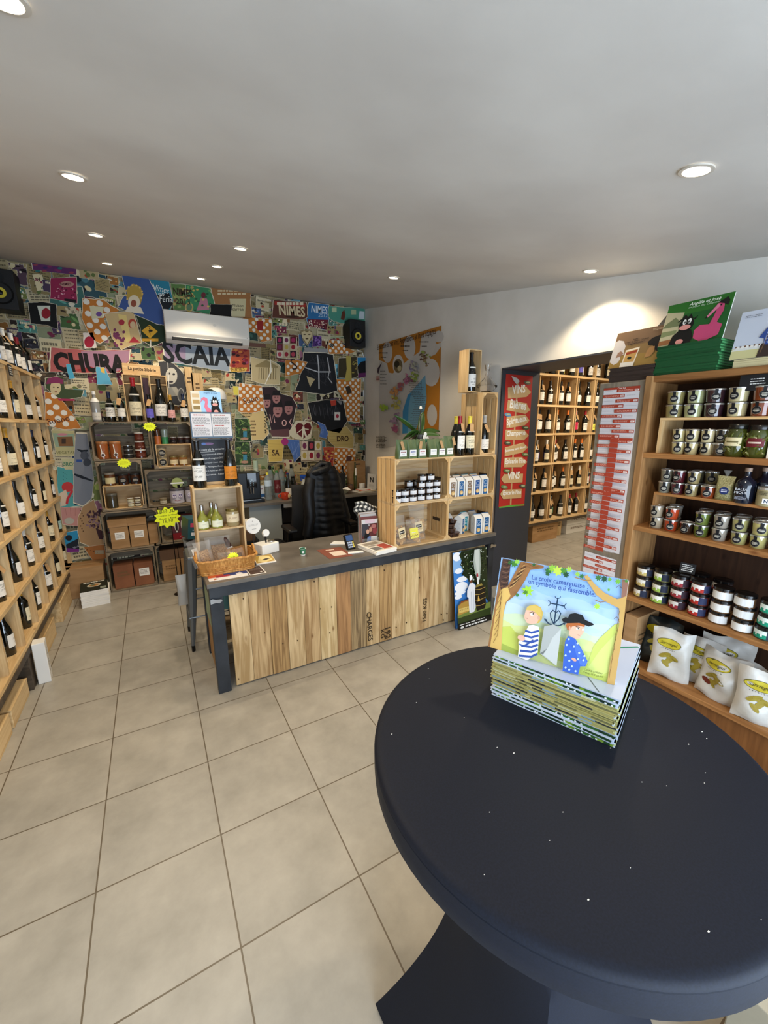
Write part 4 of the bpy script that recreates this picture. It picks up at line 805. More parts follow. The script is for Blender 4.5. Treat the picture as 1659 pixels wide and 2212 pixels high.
a.text('CHARGES', (935, 462), (945, 618), '3a2c1c', bold=.02, h=1.0); a.text('192', (1036, 546), (1038, 606), '3a2c1c', bold=.02, h=.9); a.text('KG', (1012, 556), (1014, 602), '3a2c1c', bold=.02, h=.8)
a.text('1500 KGS', (1258, 505), (1262, 380), '4a3a26', bold=.02)
for x, y in ((205, 365), (265, 385), (590, 282), (640, 275), (650, 292), (745, 430), (685, 440), (735, 570), (870, 225), (900, 235), (1020, 205), (1030, 230), (1095, 540), (1150, 515), (560, 612), (380, 570), (240, 820), (480, 628), (1340, 470), (1370, 465), (1350, 500), (1220, 270)): a.ell(x, y, 3.4, 4.2, '3c2a18', n=8)
a.build('stencil_marks', ct)['label'] = 'black stencilled letters and nail holes on the planks'
a = Art(Frame((-1.43, -.3115, 0), (1, 0, 0), (0, 0, 1))); rd = random.Random(2)
for cx in (.225, 2.60):
    pts = [(cx-.003, .645), (cx+.03, .65), (cx+.05, .643), (cx+.068, .655), (cx+.062, .668), (cx+.03, .672), (cx+.01, .680), (cx-.003, .675)]; a.poly(pts, '9c9a96')
a.build('weld_mark', ct, M_STEEL)
# leaning photo board
pb = aty(977, 1346, 2.50); hh = .70
t = thing('photo_board', 'tall photo board of a person in white beside a copper still, leaning on the counter', 'poster', (2.145, 2.50, .001), rot=(-.115, 0, 0))
PW, PH = .385, .675
bx('board', (0, 0, 0), (PW, .012, PH), M_BLACK, t)
a = Art(Frame((0, -.0004, 0), (1, 0, 0), (0, 0, 1)), T=lambda x, y: ((x-150)/730*PW, PH*(1-(y-60)/1380)))
# picture coordinates: x 150..880, y 60..1440 (unskewed)
a.rect(150, 60, 880, 1440, '3f7cc4'); a.rect(150, 60, 880, 420, '7da8d8')
for cx, cy, rx, ry in ((235, 140, 84, 80), (260, 400, 80, 50), (330, 560, 120, 50), (300, 700, 140, 90), (270, 800, 118, 44), (770, 900, 90, 90), (230, 870, 78, 40)): a.ell(cx, cy, rx, ry, 'e4e6ea')
a.poly([(480, 60), (880, 60), (880, 1100), (800, 1000), (760, 820), (600, 700), (500, 640), (420, 560), (330, 480), (360, 400), (300, 300), (330, 220), (280, 120), (330, 60)], '1e2a16')
rd = random.Random(9)
for k in range(170):
    x = rd.uniform(300, 870); y = rd.uniform(70, 960)
    if x < 420 and y > 520: continue
    a.ell(x, y, rd.uniform(8, 22), rd.uniform(6, 14), rd.choice(['2f4020', '141c10', '4a5c30', '8c9c88', '10160c', 'b4bcb4']), n=7, rot=rd.uniform(0, 3))
a.poly([(560, 60), (680, 60), (690, 350), (660, 620), (600, 640), (540, 400), (530, 250)], '9ea8a0'); a.poly([(580, 60), (650, 60), (660, 300), (640, 560), (600, 500), (570, 250)], 'b9c0ba')
a.rect(150, 1130, 880, 1440, '2c3a18'); a.poly([(150, 1130), (880, 1090), (880, 1200), (150, 1230)], '6a7a38'); a.poly([(160, 1010), (240, 940), (400, 930), (420, 1060), (420, 1150), (160, 1180)], 'a8843c'); a.poly([(165, 1020), (235, 935), (400, 925), (400, 950), (240, 965)], '7a4426'); a.rect(180, 1060, 400, 1140, 'c9ae62')
for k in range(5): a.rect(200+k*40, 1080, 214+k*40, 1102, '2c2418')
a.poly([(430, 650), (500, 650), (560, 720), (540, 800), (540, 1120), (500, 1190), (400, 1190), (390, 900), (360, 880), (370, 760)], 'd6d8de'); a.ell(460, 560, 32, 60, 'e6e6ea'); a.ell(462, 620, 28, 32, '6a3e28'); a.line([(450, 800), (455, 1000), (450, 1180)], 8, '9aa0ac'); a.line([(500, 780), (505, 1000), (498, 1150)], 8, 'a8aeb8')
a.poly([(560, 700), (700, 700), (760, 800), (770, 1100), (740, 1180), (560, 1190), (530, 1000), (540, 800)], '1c1610'); a.poly([(570, 700), (690, 700), (710, 740), (560, 750)], '8a7a3a')
for y in (790, 880, 980, 1090): a.line([(540, y), (640, y+14), (765, y-4)], 10, 'a88a48')
a.rect(585, 560, 625, 700, 'd2d4d0'); a.rect(580, 500, 615, 560, '9c2434'); a.poly([(580, 1020), (600, 900), (640, 1010)], 'c9a050')
a.rect(150, 1330, 880, 1440, '0f100e'); a.dashes(180, 1345, 850, 1310+60, 1, 'c9c9c4', seed=2); a.dashes(300, 1385, 780, 1420, 1, 'd9d9d6', seed=3, fill=.7); a.ell(230, 1410, 40, 22, 'c9c9c4')
a.build('picture', t, GLOSSP)
# ---- slatted crates on the counter
def crate(label, x0, x1, y0, y1, z0, z1, group, M=(M_CRATE, M_CRATEY, M_CRATEZ), name='wooden_crate', th=.011, nslat=4, rz=0, portrait=False):
    cx, cy = (x0+x1)/2, (y0+y1)/2; t = thing(name, label, 'crate', (cx, cy, z0), rz, group); w2, d2, h = (x1-x0)/2-.001, (y1-y0)/2, z1-z0-.001
    # open front at -y; slats run front to back for top/bottom, up for the sides
    for k in range(nslat):
        g = .012; s0 = -d2+2*d2*k/nslat+g/2; s1 = -d2+2*d2*(k+1)/nslat-g/2
        for z in (0, h-th): bx('slat', (-w2, s0, z), (w2, s1, z+th), M[0], t)
        for x in (-w2, w2-th): bx('side_slat', (x, s0, th), (x+th, s1, h-th), M[2], t)
    nb = 3 if not portrait else 2
    for k in range(nb):
        s0 = th+(h-2*th)*k/nb+.012; s1 = th+(h-2*th)*(k+1)/nb-.012; bx('back_slat', (-w2+th, d2-.009, s0), (w2-th, d2, s1), M[0], t)
    c_ = .035
    for sx in (-1, 1):
        for zc, dz in ((th, 1), (h-th, -1)):
            X = sx*(w2-th); MB().add([(X, -d2+.002, zc), (X-sx*c_, -d2+.002, zc), (X, -d2+.002, zc+dz*c_), (X, d2-.01, zc), (X-sx*c_, d2-.01, zc), (X, d2-.01, zc+dz*c_)], ((0, 1, 2), (5, 4, 3), (1, 4, 5, 2), (0, 3, 4, 1), (2, 5, 3, 0))).build('corner_post', M[1], t)
    for sx in (-1, 1): bx('handle_slot', (sx*(w2-th)-.0007, -.05, h*.42), (sx*(w2-th)+.0007, .05, h*.50), mat('slot_dark', '3a2a18', .8), t) if th < .02 and not portrait else None
    return t
CX = [1.592, 2.112, 2.632]; CZ = [.781, 1.136, 1.491]
gp = 'pale slatted crates on the counter'
crate('lower left pale slatted crate on the counter, holding bags of biscuits', CX[0], CX[1], 2.615, 2.905, CZ[0], CZ[1], gp)
crate('lower right pale slatted crate on the counter, holding blue cartons and brown jars', CX[1], CX[2], 2.615, 2.905, CZ[0], CZ[1], gp)
crate('upper left pale slatted crate on the counter, holding white-labelled jars', CX[0], CX[1], 2.615, 2.905, CZ[1], CZ[2], gp)
crate('upper right pale slatted crate on the counter, holding blue and brown cartons', CX[1], CX[2], 2.615, 2.905, CZ[1], CZ[2], gp)
crate('upright slatted crate standing on top of the crate block with a champagne bottle inside', 2.462, 2.64, 2.635, 2.915, CZ[2], 2.015, gp, portrait=True)
t = thing('wooden_bottle_box', 'open pine box holding a magnum, set on the upright crate', 'box', (2.452, 2.80, 2.0165))
for n_, a_, b_ in (('side', (-.072, -.06, 0), (-.064, .06, .345)), ('side', (.064, -.06, 0), (.072, .06, .345)), ('base', (-.064, -.06, 0), (.064, .06, .008)), ('top', (-.064, -.06, .337), (.064, .06, .345)), ('back', (-.064, .054, .008), (.064, .06, .337))): bx(n_, a_, b_, M_PINE, t)
bottle(('burgundy', 'black', 'white', False, 21, 1.06), (2.452, 2.785, 2.025), .1, 'magnum with white label and black capsule standing in the open pine box', 'bottles on the crate block')
bottle(('champagne', 'silver', 'white', True, 24), (2.555, 2.70, CZ[2]+.012), .05, 'champagne bottle with silver foil and kraft tag inside the upright crate', 'bottles on the crate block')
bottle(('burgundy', 'red', 'white', True, 11, 1.08), (2.262, 2.68, CZ[2]), .2, 'sloping bottle with red capsule and square white label in front of the upright crate', 'bottles on the crate block')
bottle(('burgundy', 'yellow', 'cream', False, 13, 1.08), (2.312, 2.79, CZ[2]), .0, 'bottle with yellow capsule standing behind the red-capped one', 'bottles on the crate block')
bottle(('burgundy', 'yellow', 'cream', True, 17, 1.08), (2.375, 2.685, CZ[2]), -.1, 'bottle with yellow capsule and beige label beside the upright crate', 'bottles on the crate block')
# decanter
t = thing('glass_decanter', 'empty clear glass decanter with a wide bowl on top of the upright crate', 'decanter', (2.58, 2.72, 2.017))
MB().lathe([(.001, .002), (.02, .002), (.05, .01), (.085, .04), (.088, .055), (.06, .085), (.025, .12), (.016, .16), (.02, .21), (.03, .235), (.028, .235), (.014, .16), (.022, .12), (.057, .083), (.084, .055), (.048, .013), (.001, .006)], n=32, cap=False).build('glass_body', M_GLASS, t, smooth=True)
t = thing('glass_decanter', 'small coiled clear glass pourer beside the decanter', 'decanter', (2.655, 2.78, 2.017)); MB().tube([(0+.04*math.cos(k*.5), 0, .09+.05*math.sin(k*.5)+.002*k) for k in range(13)], .005, 8).build('glass_coil', M_GLASS, t, smooth=True); MB().lathe([(.02, 0), (.02, .004), (.005, .02), (.005, .045)], n=16).build('glass_foot', M_GLASS, t, smooth=True)
# green pouches
PC = ['8a3a3a', '2c3f8c', 'b06a6a', '4a6a7a', '6a3a6a', '7a8a7a']; px_ = [1.672, 1.762, 1.852, 1.962, 2.048, 2.142]; py_ = [2.66, 2.66, 2.66, 2.665, 2.665, 2.68]
PL = ['leftmost green coffee pouch with kraft tag and red print on the crates', 'green coffee pouch with blue print and no tag, second on the crates', 'green coffee pouch with tag and pink print, third on the crates', 'green coffee pouch with teal print and folded top, fourth on the crates', 'green coffee pouch with tag and purple print, fifth on the crates', 'taller green coffee pouch at the right end beside the red-capped bottle']
M_GP = noisy('green_pouch', '4a5a36', '5c6c44', 9, .4, .25, spec=.5)
for k in range(6):
    H = .145 if k < 5 else .165; W = .094
    t = thing('coffee_pouch', PL[k], 'pouch', (px_[k], py_[k], CZ[2]), .0, 'green coffee pouches')
    def fn(u, v, W=W, H=H, k=k):
        s_ = 1 if u <= .5 else -1; uu = (u*2 if u <= .5 else 2-u*2); d = .03*(1-v**1.6)+.0025; x = (uu-.5)*W*(1-.03*math.sin(PI*v)); e = min(1, 6*min(uu, 1-uu)+.4); return Vector((x, -s_*d*e+.003*math.sin(9*uu+3*v+k)*v, H*v+(.002*math.sin(11*uu) if v > .9 else 0)))
    mb = MB(); mb.grid(fn, 24, 14, closeu=True); mb.build('pouch_body', M_GP, t, smooth=True)
    a = Art(Frame((0, -.0305, .018), (1, 0, 0), (0, 0, 1)), base=.0016); a.rect(-.030, 0, .030, .048, 'e4e2de'); a.dashes(-.022, .026, .022, .036, 1, PC[k], fill=.7, seed=k, ragged=False); a.dashes(-.012, .012, .012, .02, 1, 'a9a7a3', fill=.5, seed=k+3)
    o = a.build('label', t)
    if k in (0, 2, 4, 5): MB().prism([(-.013, 0), (-.008, .006), (.008, .006), (.013, 0), (.013, -.058), (-.013, -.058)], -.0004, .0004, M=Matrix.Translation((-.01 if k != 5 else .035, -.024, H-.02)) @ Matrix.Rotation(-.25, 4, 'X') @ Matrix.Rotation((-.15, 0, .3, 0, -.2, -.1)[k], 4, 'Y') @ Matrix.Rotation(PI/2, 4, 'X')).build('price_tag', M_KRAFT, t)
# orchid
t = thing('potted_orchid', 'potted orchid with broad green leaves and small white blooms behind the green pouches', 'plant', (1.935, 2.80, CZ[2]))
MB().lathe([(.045, 0), (.062, .17), (.064, .178), (.055, .178), (.05, .15), (.001, .15)], n=24, cap=False).build('pot', mat('dark_pot', '4a463e', .4), t, smooth=True)
M_LEAF = noisy('leaf', '1f3a14', '35561f', 6, .35, spec=.5)
def leafmesh(L_, W, az, up, droop, x0=0, z0=.175, roll=.9):
    c, s_ = math.cos(az), math.sin(az); mb = MB()
    def fn(u, v):
        r = L_*v; z = z0+up*r-droop*r*r; w = W*math.sin(PI*min(.98, v*.9+.08))**.7*(u-.5); zz = z+.25*abs(u-.5)*W
        return Vector((c*r-s_*w*math.cos(roll), s_*r+c*w*math.cos(roll), zz+w*math.sin(roll)))
    mb.grid(fn, 6, 14); return mb
for L_, W, az, up, dr in ((.22, .045, 3.0, .8, .6), (.22, .075, 3.4, .25, 2.4), (.19, .06, 3.8, .1, 4.6), (.10, .085, .6, 1.8, 1), (.23, .05, .1, .35, 1.2), (.19, .045, -.2, .1, .9), (.2, .045, -2.7, .1, 2)): o = leafmesh(L_, W, az, up, dr).build('leaf', M_LEAF, t, smooth=True); md = o.modifiers.new('solid', 'SOLIDIFY'); md.thickness = .0015
stem_ = MB().tube([(0, 0, .15), (.002, -.01, .26), (-.01, -.02, .33), (-.01, -.03, .38)], .0025).build('flower_stem', mat('stem', '3a2a1c', .5), t, smooth=True)
MB().tube([(.012, .0, .15), (.012, 0, .60)], .0018).build('support_stick', M_BLACKM, t)
rd = random.Random(8)
for k in range(16):
    an = rd.uniform(0, 1)*PI; p = (-.045*math.cos(an*1.0)+.01, -.065-rd.uniform(0, .01), .165-.06*abs(math.cos(an))+rd.uniform(-.01, .02)); mb = MB()
    for j in range(5): b_ = 2*PI*j/5; mb.lathe([(.001, -.001), (.009, 0), (.001, .002)], n=8, cap=False, M=Matrix.Translation(Vector(p)+Vector((.008*math.cos(b_), -.002, .008*math.sin(b_)))) @ Matrix.Rotation(PI/2, 4, 'X'))
    mb.build('blossom', mat('petal', 'e6e2d6', .5), stem_, smooth=True)
MB().lathe([(.001, -.003), (.016, 0), (.001, .004)], n=7, cap=False, M=Matrix.Translation((.012, -.078, .13)) @ Matrix.Rotation(PI/2, 4, 'X')).build('ribbon_bow', mat('teal_ribbon', '2c8a74', .4), t)
MB().lathe([(.001, -.006), (.012, 0), (.009, .018), (.001, .026)], n=10, cap=False, M=Matrix.Translation((-.01, -.03, .38))).build('top_bloom', MATS['petal'], stem_, smooth=True)
# ---- goods in the crates
def wjar(x, y, z, lb, r=.036, h=.052):
    key = (r, h, '4a3626', '0c0c0d', 'tin', ('dcdcdc', 'cfcfd2', 'bcbcc2')); jar(key, (x, y, z), rj.uniform(-.2, .2), lb, 'white-labelled jars in the upper left crate')
zc = CZ[1]+.012
wx = [1.628, 1.70, 1.775, 1.855, 1.935, 2.01]
for i, (x, n) in enumerate(zip(wx, (2, 2, 2, 3, 3, 3))):
    for k in range(n): wjar(x+.0, 2.655-(.0), zc+.053*k, 'small jar with white label, upper left crate, %s column from left, %s' % (ORD[i], ['bottom', 'middle', 'third up'][k]))
for i, x in enumerate((1.87, 1.95)): wjar(x, 2.66, zc+.159, 'small jar with white label crowning the pile in the upper left crate, %s of two' % ('left', 'right')[i])
for i, x in enumerate((1.80, 1.88, 1.96)): 
    for k in range(3): wjar(x, 2.745, zc+.053*k, 'small jar in the back row of the upper left crate, %s column, %s' % (ORD[i], ['bottom', 'middle', 'top'][k]))
def milkcarton(x, y, z, col, label, group, rz=0, H=.15, W=.06, D=.075):
    t = thing('food_carton', label, 'carton', (x, y, z), rz, group); mb = MB()
    mb.add([(-W/2, -D/2, 0), (W/2, -D/2, 0), (W/2, D/2, 0), (-W/2, D/2, 0), (-W/2, -D/2, H*.8), (W/2, -D/2, H*.8), (W/2, D/2, H*.8), (-W/2, D/2, H*.8), (-W/2, -.004, H*.97), (W/2, -.004, H*.97), (W/2, .004, H*.97), (-W/2, .004, H*.97)],
           ((3, 2, 1, 0), (0, 1, 5, 4), (1, 2, 6, 5), (2, 3, 7, 6), (3, 0, 4, 7), (4, 5, 9, 8), (6, 7, 11, 10), (5, 6, 10, 9), (7, 4, 8, 11), (8, 9, 10, 11)))
    mb.build('carton_body', MATS['white_card'], t, bevel=.001); bx('top_fold', (-W/2+.002, -.003, H*.96), (W/2-.002, .003, H), mat('fold_'+col, col, .45), t)
    a = Art(Frame((0, -D/2-.0006, 0), (1, 0, 0), (0, 0, 1))); w = W*.30; a.poly([(-w, 0), (w, 0), (w, H*.78), (-w, H*.78)], col); a.ell(0, H*.62, w*.7, w*.7, 'cfd6dd'); a.ell(0, H*.62, w*.6, w*.6, col); a.dashes(-w*.7, H*.38, w*.7, H*.48, 2, 'cdd4dc', seed=int(x*100)); a.ell(0, H*.2, w*.8, H*.11, 'c9a56c', n=9); a.ell(w*.2, H*.16, w*.5, H*.06, 'dbbf8a', n=7); a.build('printing', t)
    a = Art(Frame((-W/2-.0006, 0, 0), (0, -1, 0), (0, 0, 1))); a.dashes(-D*.3, H*.2, D*.3, H*.6, 6, 'b8bcc2', fill=.3, seed=4); a.build('side_print', t)
BL_, BR_ = '1f5686', '7d6650'
ux = [2.165, 2.255, 2.345, 2.435, 2.525]
for i, (x, c) in enumerate(zip(ux, (BR_, BL_, BR_, '1d4a86', '2a5f92'))): milkcarton(x, 2.66, CZ[1]+.012, c, 'tall %s and white food carton in the upper right crate, %s from the left' % ('brown' if c == BR_ else 'blue', ORD[i]), 'cartons in the upper right crate', W=.078, H=.165)
for i, x in enumerate((2.2, 2.3, 2.4, 2.5)): milkcarton(x, 2.76, CZ[1]+.012, '1f6a78', 'tall food carton in the back row of the upper right crate, %s from the left' % ORD[i], 'cartons in the upper right crate', W=.078, H=.17)
for i, (x, y, r_) in enumerate(((2.47, 2.65, -.25), (2.57, 2.66, -.1), (2.33, 2.72, .5), (2.25, 2.80, .2), (2.42, 2.78, 0), (2.53, 2.79, 0))): milkcarton(x, y, CZ[0]+.012, BL_ if i != 4 else '1f7a86', 'blue and white food carton in the lower right crate, '+['in front at centre right', 'in front by the right wall', 'angled one left of centre', 'back left corner', 'teal one at the back', 'back right corner'][i], 'cartons in the lower right crate', r_, W=.075, H=.175)
for i, (x, z) in enumerate(((2.185, 0), (2.19, .04), (2.18, .08), (2.235, .0), (2.195, .12))):
    t = thing('caramel_tub', 'round dark brown lidded tub in the lower right crate, %s' % ['bottom of the pile', 'second of the pile', 'third of the pile', 'beside the pile', 'tilted on top of the pile'][i], 'tub', (x, 2.665, CZ[0]+.012+z), group='brown tubs', rot=(.0, .25 if i == 4 else 0, 0))
    MB().lathe([(.03, 0), (.036, .004), (.04, .028)], n=20).build('tub_body', mat('brown_tub', '2e1a12', .25, coat=.4), t, smooth=True); MB().lathe([(.041, .027), (.043, .03), (.043, .036), (.001, .038)], n=20, cap=False).build('lid', mat('tub_lid', '4a342a', .2), t, smooth=True)
# biscuit bags
M_BIS = noisy('biscuit', 'a87d48', 'cda873', 30, .7)
def biscuit_bag(x, y, z, label, W, H, rz, labc, band, seed):
    t = thing('biscuit_bag', label, 'bag', (x, y, z), group='clear biscuit bags', rot=(-.12, 0, rz)); rd = random.Random(seed)
    o = pouch(W, .06, H, puff=1.2, seed=seed).build('film', M_FILM, t, smooth=True)
    for k in range(16):
        p = (rd.uniform(-W*.34, W*.34), rd.uniform(-.018, .012), rd.uniform(.018, H*.62)); MB().lathe([(.001, -.006), (.016, -.004), (.019, 0), (.016, .005), (.001, .007)], n=12, cap=False, M=Matrix.Translation(p) @ Matrix.Rotation(rd.uniform(-1.2, 1.2), 4, 'Y') @ Matrix.Rotation(1.2+rd.uniform(-.5, .5), 4, 'X')).build('biscuit', M_BIS, t, smooth=True)
    a = Art(Frame((0, -.039, H*.25), (math.cos(.1), 0, math.sin(.1)), (-math.sin(.1), 0, math.cos(.1)))); a.rect(-.035, 0, .035, .085, labc); a.rect(-.026, .035 if labc != 'd9d05a' else .05, .026, .062, band); a.dashes(-.02, .042, .02, .055, 1, 'd9d4c8', seed=seed)
    for k in range(6): a.ell(-.024+.01*k, .02+.006*(k % 2), .004, .005, '8a6a3c', n=7)
    a.build('label', t)
biscuit_bag(1.675, 2.67, CZ[0]+.012, 'clear bag of biscuits with cream label, at the left of the lower left crate', .13, .24, .15, 'd6c49c', '17171a', 1)
biscuit_bag(1.79, 2.65, CZ[0]+.012, 'short clear bag of biscuits with yellow label in front of the lower left crate', .13, .2, -.25, 'd9d05a', 'e2e030', 2)
biscuit_bag(1.88, 2.72, CZ[0]+.012, 'tall clear bag of biscuits with cream label, back of the lower left crate', .15, .30, -.1, 'd6c49c', '17171a', 3)
# ---- small things on the counter
t = thing('paper_cup', 'small green paper cup with white rim and round emblem on the counter', 'cup', (.917, 2.85, .78))
MB().lathe([(.017, 0), (.0195, .010), (.001, .010)], n=24, cap=False).build('cup_foot', M_WHITE, t, smooth=True); MB().lathe([(.0182, .009), (.0245, .056), (.0228, .056), (.018, .02), (.001, .018)], n=24, cap=False).build('cup_body', mat('green_cup', '3f7a58', .5), t, smooth=True)
MB().tube([(.0245*math.cos(2*PI*k/20), .0245*math.sin(2*PI*k/20), .057) for k in range(20)], .0018, 6, closed=True).build('rim', M_WHITE, t, smooth=True)
MB().lathe([(.001, 0), (.009, 0)], n=16, cap=False, M=Matrix.Translation((-.006, -.0238, .032)) @ Matrix.Rotation(-.2, 4, 'Z') @ Matrix.Rotation(PI/2+.13, 4, 'X')).build('emblem', M_WHITE, t)
def flat(name, label, cat, pts, z, col, th=.0012, fn=None, group=None, T=None, count=1, m=None):
    c = sum((Vector(p) for p in pts), Vector((0, 0)))/len(pts); t = thing(name, label, cat, (c.x, c.y, z), 0, group)
    MB().prism([(p[0]-c.x, p[1]-c.y) for p in pts], 0, th).build('sheet', m or mat('sheet_'+col, col, .5), t)
    if fn:
        P = [Vector(p)-c for p in pts]
        a = Art(Frame((0, 0, th), (1, 0, 0), (0, 1, 0)), T=lambda u, v: tuple((P[0]*(1-u)+P[1]*u)*(1-v)+(P[3]*(1-u)+P[2]*u)*v)); fn(a); a.build('printing', t)
    return t
def f1(a): a.rect(0, .5, .45, 1, 'd8683c'); a.rect(.4, .45, 1, 1, '3a4a86'); a.rect(.2, .4, .55, .7, 'a83c4c'); a.poly([(.75, .2), (.9, .5), (.82, .8), (.7, .6)], 'e0e0e6'); a.poly([(.12, .1), (.25, .2), (.15, .35)], 'b0522c'); a.dashes(.3, .1, .7, .3, 2, 'b88')if 0 else None
flat('leaflet', 'white leaflet with orange and blue print in front of the basket on the counter edge', 'leaflet', [(.231, 2.634), (.47, 2.621), (.474, 2.74), (.231, 2.75)], .7805, 'dcdad8', fn=f1)
def f2(a): a.rect(.06, .06, .94, .94, '4a3a34'); a.dashes(.15, .5, .85, .85, 4, '8a7c74', seed=3); a.rect(.7, .15, .82, .3, 'c9c4bc')
flat('leaflet', 'dark brown card with white border beside the orange and blue leaflet', 'leaflet', [(.478, 2.618), (.584, 2.614), (.58, 2.783), (.474, 2.78)], .7805, 'd9d6d0', fn=f2)
def f3(a): a.rect(.03, .1, .97, .98, 'b09040'); a.poly([(.1, .2), (.5, .1), (.9, .3), (.8, .8), (.3, .9)], 'd9c88a'); a.poly([(.3, .4), (.5, .3), (.8, .45), (.6, .55)], '3a2c18')
flat('booklet', 'small booklet with yellow-brown cover between basket and white display box', 'booklet', [(.56, 2.80), (.70, 2.80), (.71, 2.985), (.58, 2.99)], .7805, 'dedbd4', .006, fn=f3)
def f4(a): a.rect(.0, 0, 1, 1, '7d4a3c'); a.dashes(.3, .75, .7, .88, 1, 'd6bfae', fill=.8, seed=2); a.rect(.3, .18, .85, .62, 'cfc0b2')
flat('leaflet', 'reddish-brown leaflet with a pale square lying at the middle of the counter', 'leaflet', [(1.057, 2.665), (1.24, 2.645), (1.25, 2.90), (1.05, 2.915)], .7805, '7d4a3c', fn=f4)
flat('card_tray', 'white card lying beside the payment terminal', 'card', [(1.225, 2.70), (1.345, 2.675), (1.355, 2.715), (1.24, 2.74)], .7812, 'e0e0e0', .004)
flat('notepad', 'white notepad with a dark edge at the back of the counter', 'notepad', [(1.20, 3.0), (1.30, 2.93), (1.36, 2.99), (1.26, 3.06)], .7805, 'dededd', .008)
t = thing('payment_terminal', 'black card payment terminal with a lit screen on the counter', 'terminal', (1.30, 2.80, .78), .1, rot=(-.5, 0, .1))
bx('case', (-.036, -.01, 0), (.036, .02, .125), M_BLACK, t, .006); a = Art(Frame((0, -.0106, 0), (1, 0, 0), (0, 0, 1))); a.rect(-.03, .07, .03, .115, '35507c')
for i in range(4):
    for j in range(3): a.rect(-.028+.0145*i, .012+.018*j, -.016+.0145*i, .025+.018*j, ['a8b4cc', 'a8b4cc', 'a8b4cc', 'c8b85a'][i])
a.build('screen_and_keys', t, GLOSSP)
# magazines pile and holder
for k in range(5):
    t = thing('magazine', 'magazine in the flat pile on the counter, '+('lowest' if k == 0 else 'topmost with red and grey cover' if k == 4 else ORD[k]+' from the bottom'), 'magazine', (1.475+.003*math.sin(k*3), 2.70, .7805+.006*k), .12+.04*math.sin(k*5), 'magazines on the counter')
    MB().box((-.098, -.13, 0), (.098, .13, .0055)).build('pages', M_PAPER, t)
a = Art(Frame((0, 0, .0056), (1, 0, 0), (0, 1, 0))); a.rect(-.09, -.12, .09, .12, 'cbc6bc'); a.rect(-.0, -.1, .085, .02, 'a34a40'); a.rect(-.085, -.1, -.01, -.02, '6a6a68'); a.rect(-.08, .04, .06, .1, '8c8478'); a.dashes(-.08, .0, .0, .03, 3, '5a5854', seed=4); a.build('cover_print', t)
t = thing('brochure_holder', 'clear plastic brochure holder full of leaflets with a couple on the front card', 'brochure holder', (1.507, 2.905, .78), -.1)
bx('back_plate', (-.075, .045, 0), (.075, .048, .24), M_FILM, t); bx('front_lip', (-.075, -.05, 0), (.075, -.047, .05), M_FILM, t); bx('base', (-.075, -.05, 0), (.075, .048, .004), M_FILM, t)
for k, (y, h, c) in enumerate(((.03, .25, 'c9c4c0'), (.015, .235, '8a4438'), (0, .24, 'b8b4b0'), (-.015, .22, '6a2c28'), (-.03, .2, 'd2cecb'))):
    o = thing('leaflet', 'leaflet standing in the brochure holder, %s from the back' % ORD[k], 'leaflet', (1.507, 2.905, .785), -.1, 'leaflets in the brochure holder'); bx('sheet', (-.07, y, 0), (.07, y+.008, h), mat('leaf_'+c, c, .5), o)
a = Art(Frame((0, -.0306, 0), (1, 0, 0), (0, 0, 1))); a.rect(-.068, .005, .068, .165, '5c2a26'); a.rect(-.068, .06, -.01, .165, '3c3a40'); a.poly([(-.045, .0), (-.05, .06), (-.035, .11), (-.01, .12), (.0, .08), (-.015, .03), (-.02, .0)], '14100f'); a.ell(-.018, .098, .014, .02, 'c99a80'); a.ell(.008, .115, .014, .02, 'b8866c'); a.poly([(-.03, 0), (-.02, .05), (.005, .06), (.015, .0)], '6c86b8'); a.ell(.045, .1, .02, .03, '8a3a3c'); a.ell(.035, .14, .022, .016, 'a86a62'); a.rect(.01, .0, .066, .055, 'd4d2ce'); a.rect(.062, .0, .068, .09, '7fae90'); a.rect(-.04, .17, .045, .2, 'd6bcc4'); a.ell(-.008, .15, .007, .007, 'e6e6e6'); a.ell(-.008, .15, .004, .004, '3c3a40'); a.build('cover_print', o)
t = thing('folded_cloth', 'black and white checked cloth draped over the back of the brochure holder', 'cloth', (1.53, 2.97, .98), -.1); 
def clf(u, v): return Vector(((u-.5)*.21+.012*math.sin(9*v), .02*math.sin(6*u+2*v)+.03*(v-.5), .13*v-.03*u+.02*math.sin(5*u)))
mb = MB(); mb.grid(clf, 26, 16, 0, lambda i, j: lin('dcd8cc') if (i//2) % 2 and (j//2) % 2 else lin('1c1c1c') if not (i//2) % 2 and not (j//2) % 2 else lin('5c5a54')); o = mb.build('cloth_folds', PRINT, t, smooth=True); md = o.modifiers.new('s', 'SOLIDIFY'); md.thickness = .003
# jewellery-style display: white box with round plaques
t = thing('gum_display', 'white display block with round white plaques on black stalks on the counter', 'display', (.70, 3.08, .78), .35)
bx('block', (-.075, -.06, 0), (.075, .06, .075), M_WHITE, t, .003)
def disc(x, y, z, r, st, nm):
    MB().tube([(x, y+.01, .075), (x, y+.01, z)], st, 8).build('stalk', M_BLACK, t); M = Matrix.Translation((x, y, z)) @ Matrix.Rotation(PI/2-.25, 4, 'X')
    MB().lathe([(.001, -.004), (r*.97, -.004), (r, 0), (r*.97, .004), (.001, .004)], n=32, cap=False, M=M).build(nm, M_WHITE, t, smooth=True)
    fr = Frame(M @ Vector((0, 0, .0048)), M.to_3x3() @ Vector((1, 0, 0)), M.to_3x3() @ Vector((0, 1, 0))); a = Art(fr)
    if r > .04: a.text('GUINIZET', (-.042, -.002), (.042, -.002), 'b9b7b2'); a.ell(0, .034, .004, .004, 'a9a7a2')
    a.dashes(-.018, -.03, .018, -.022, 1, '9a9894', seed=1); a.build('plaque_print', t)
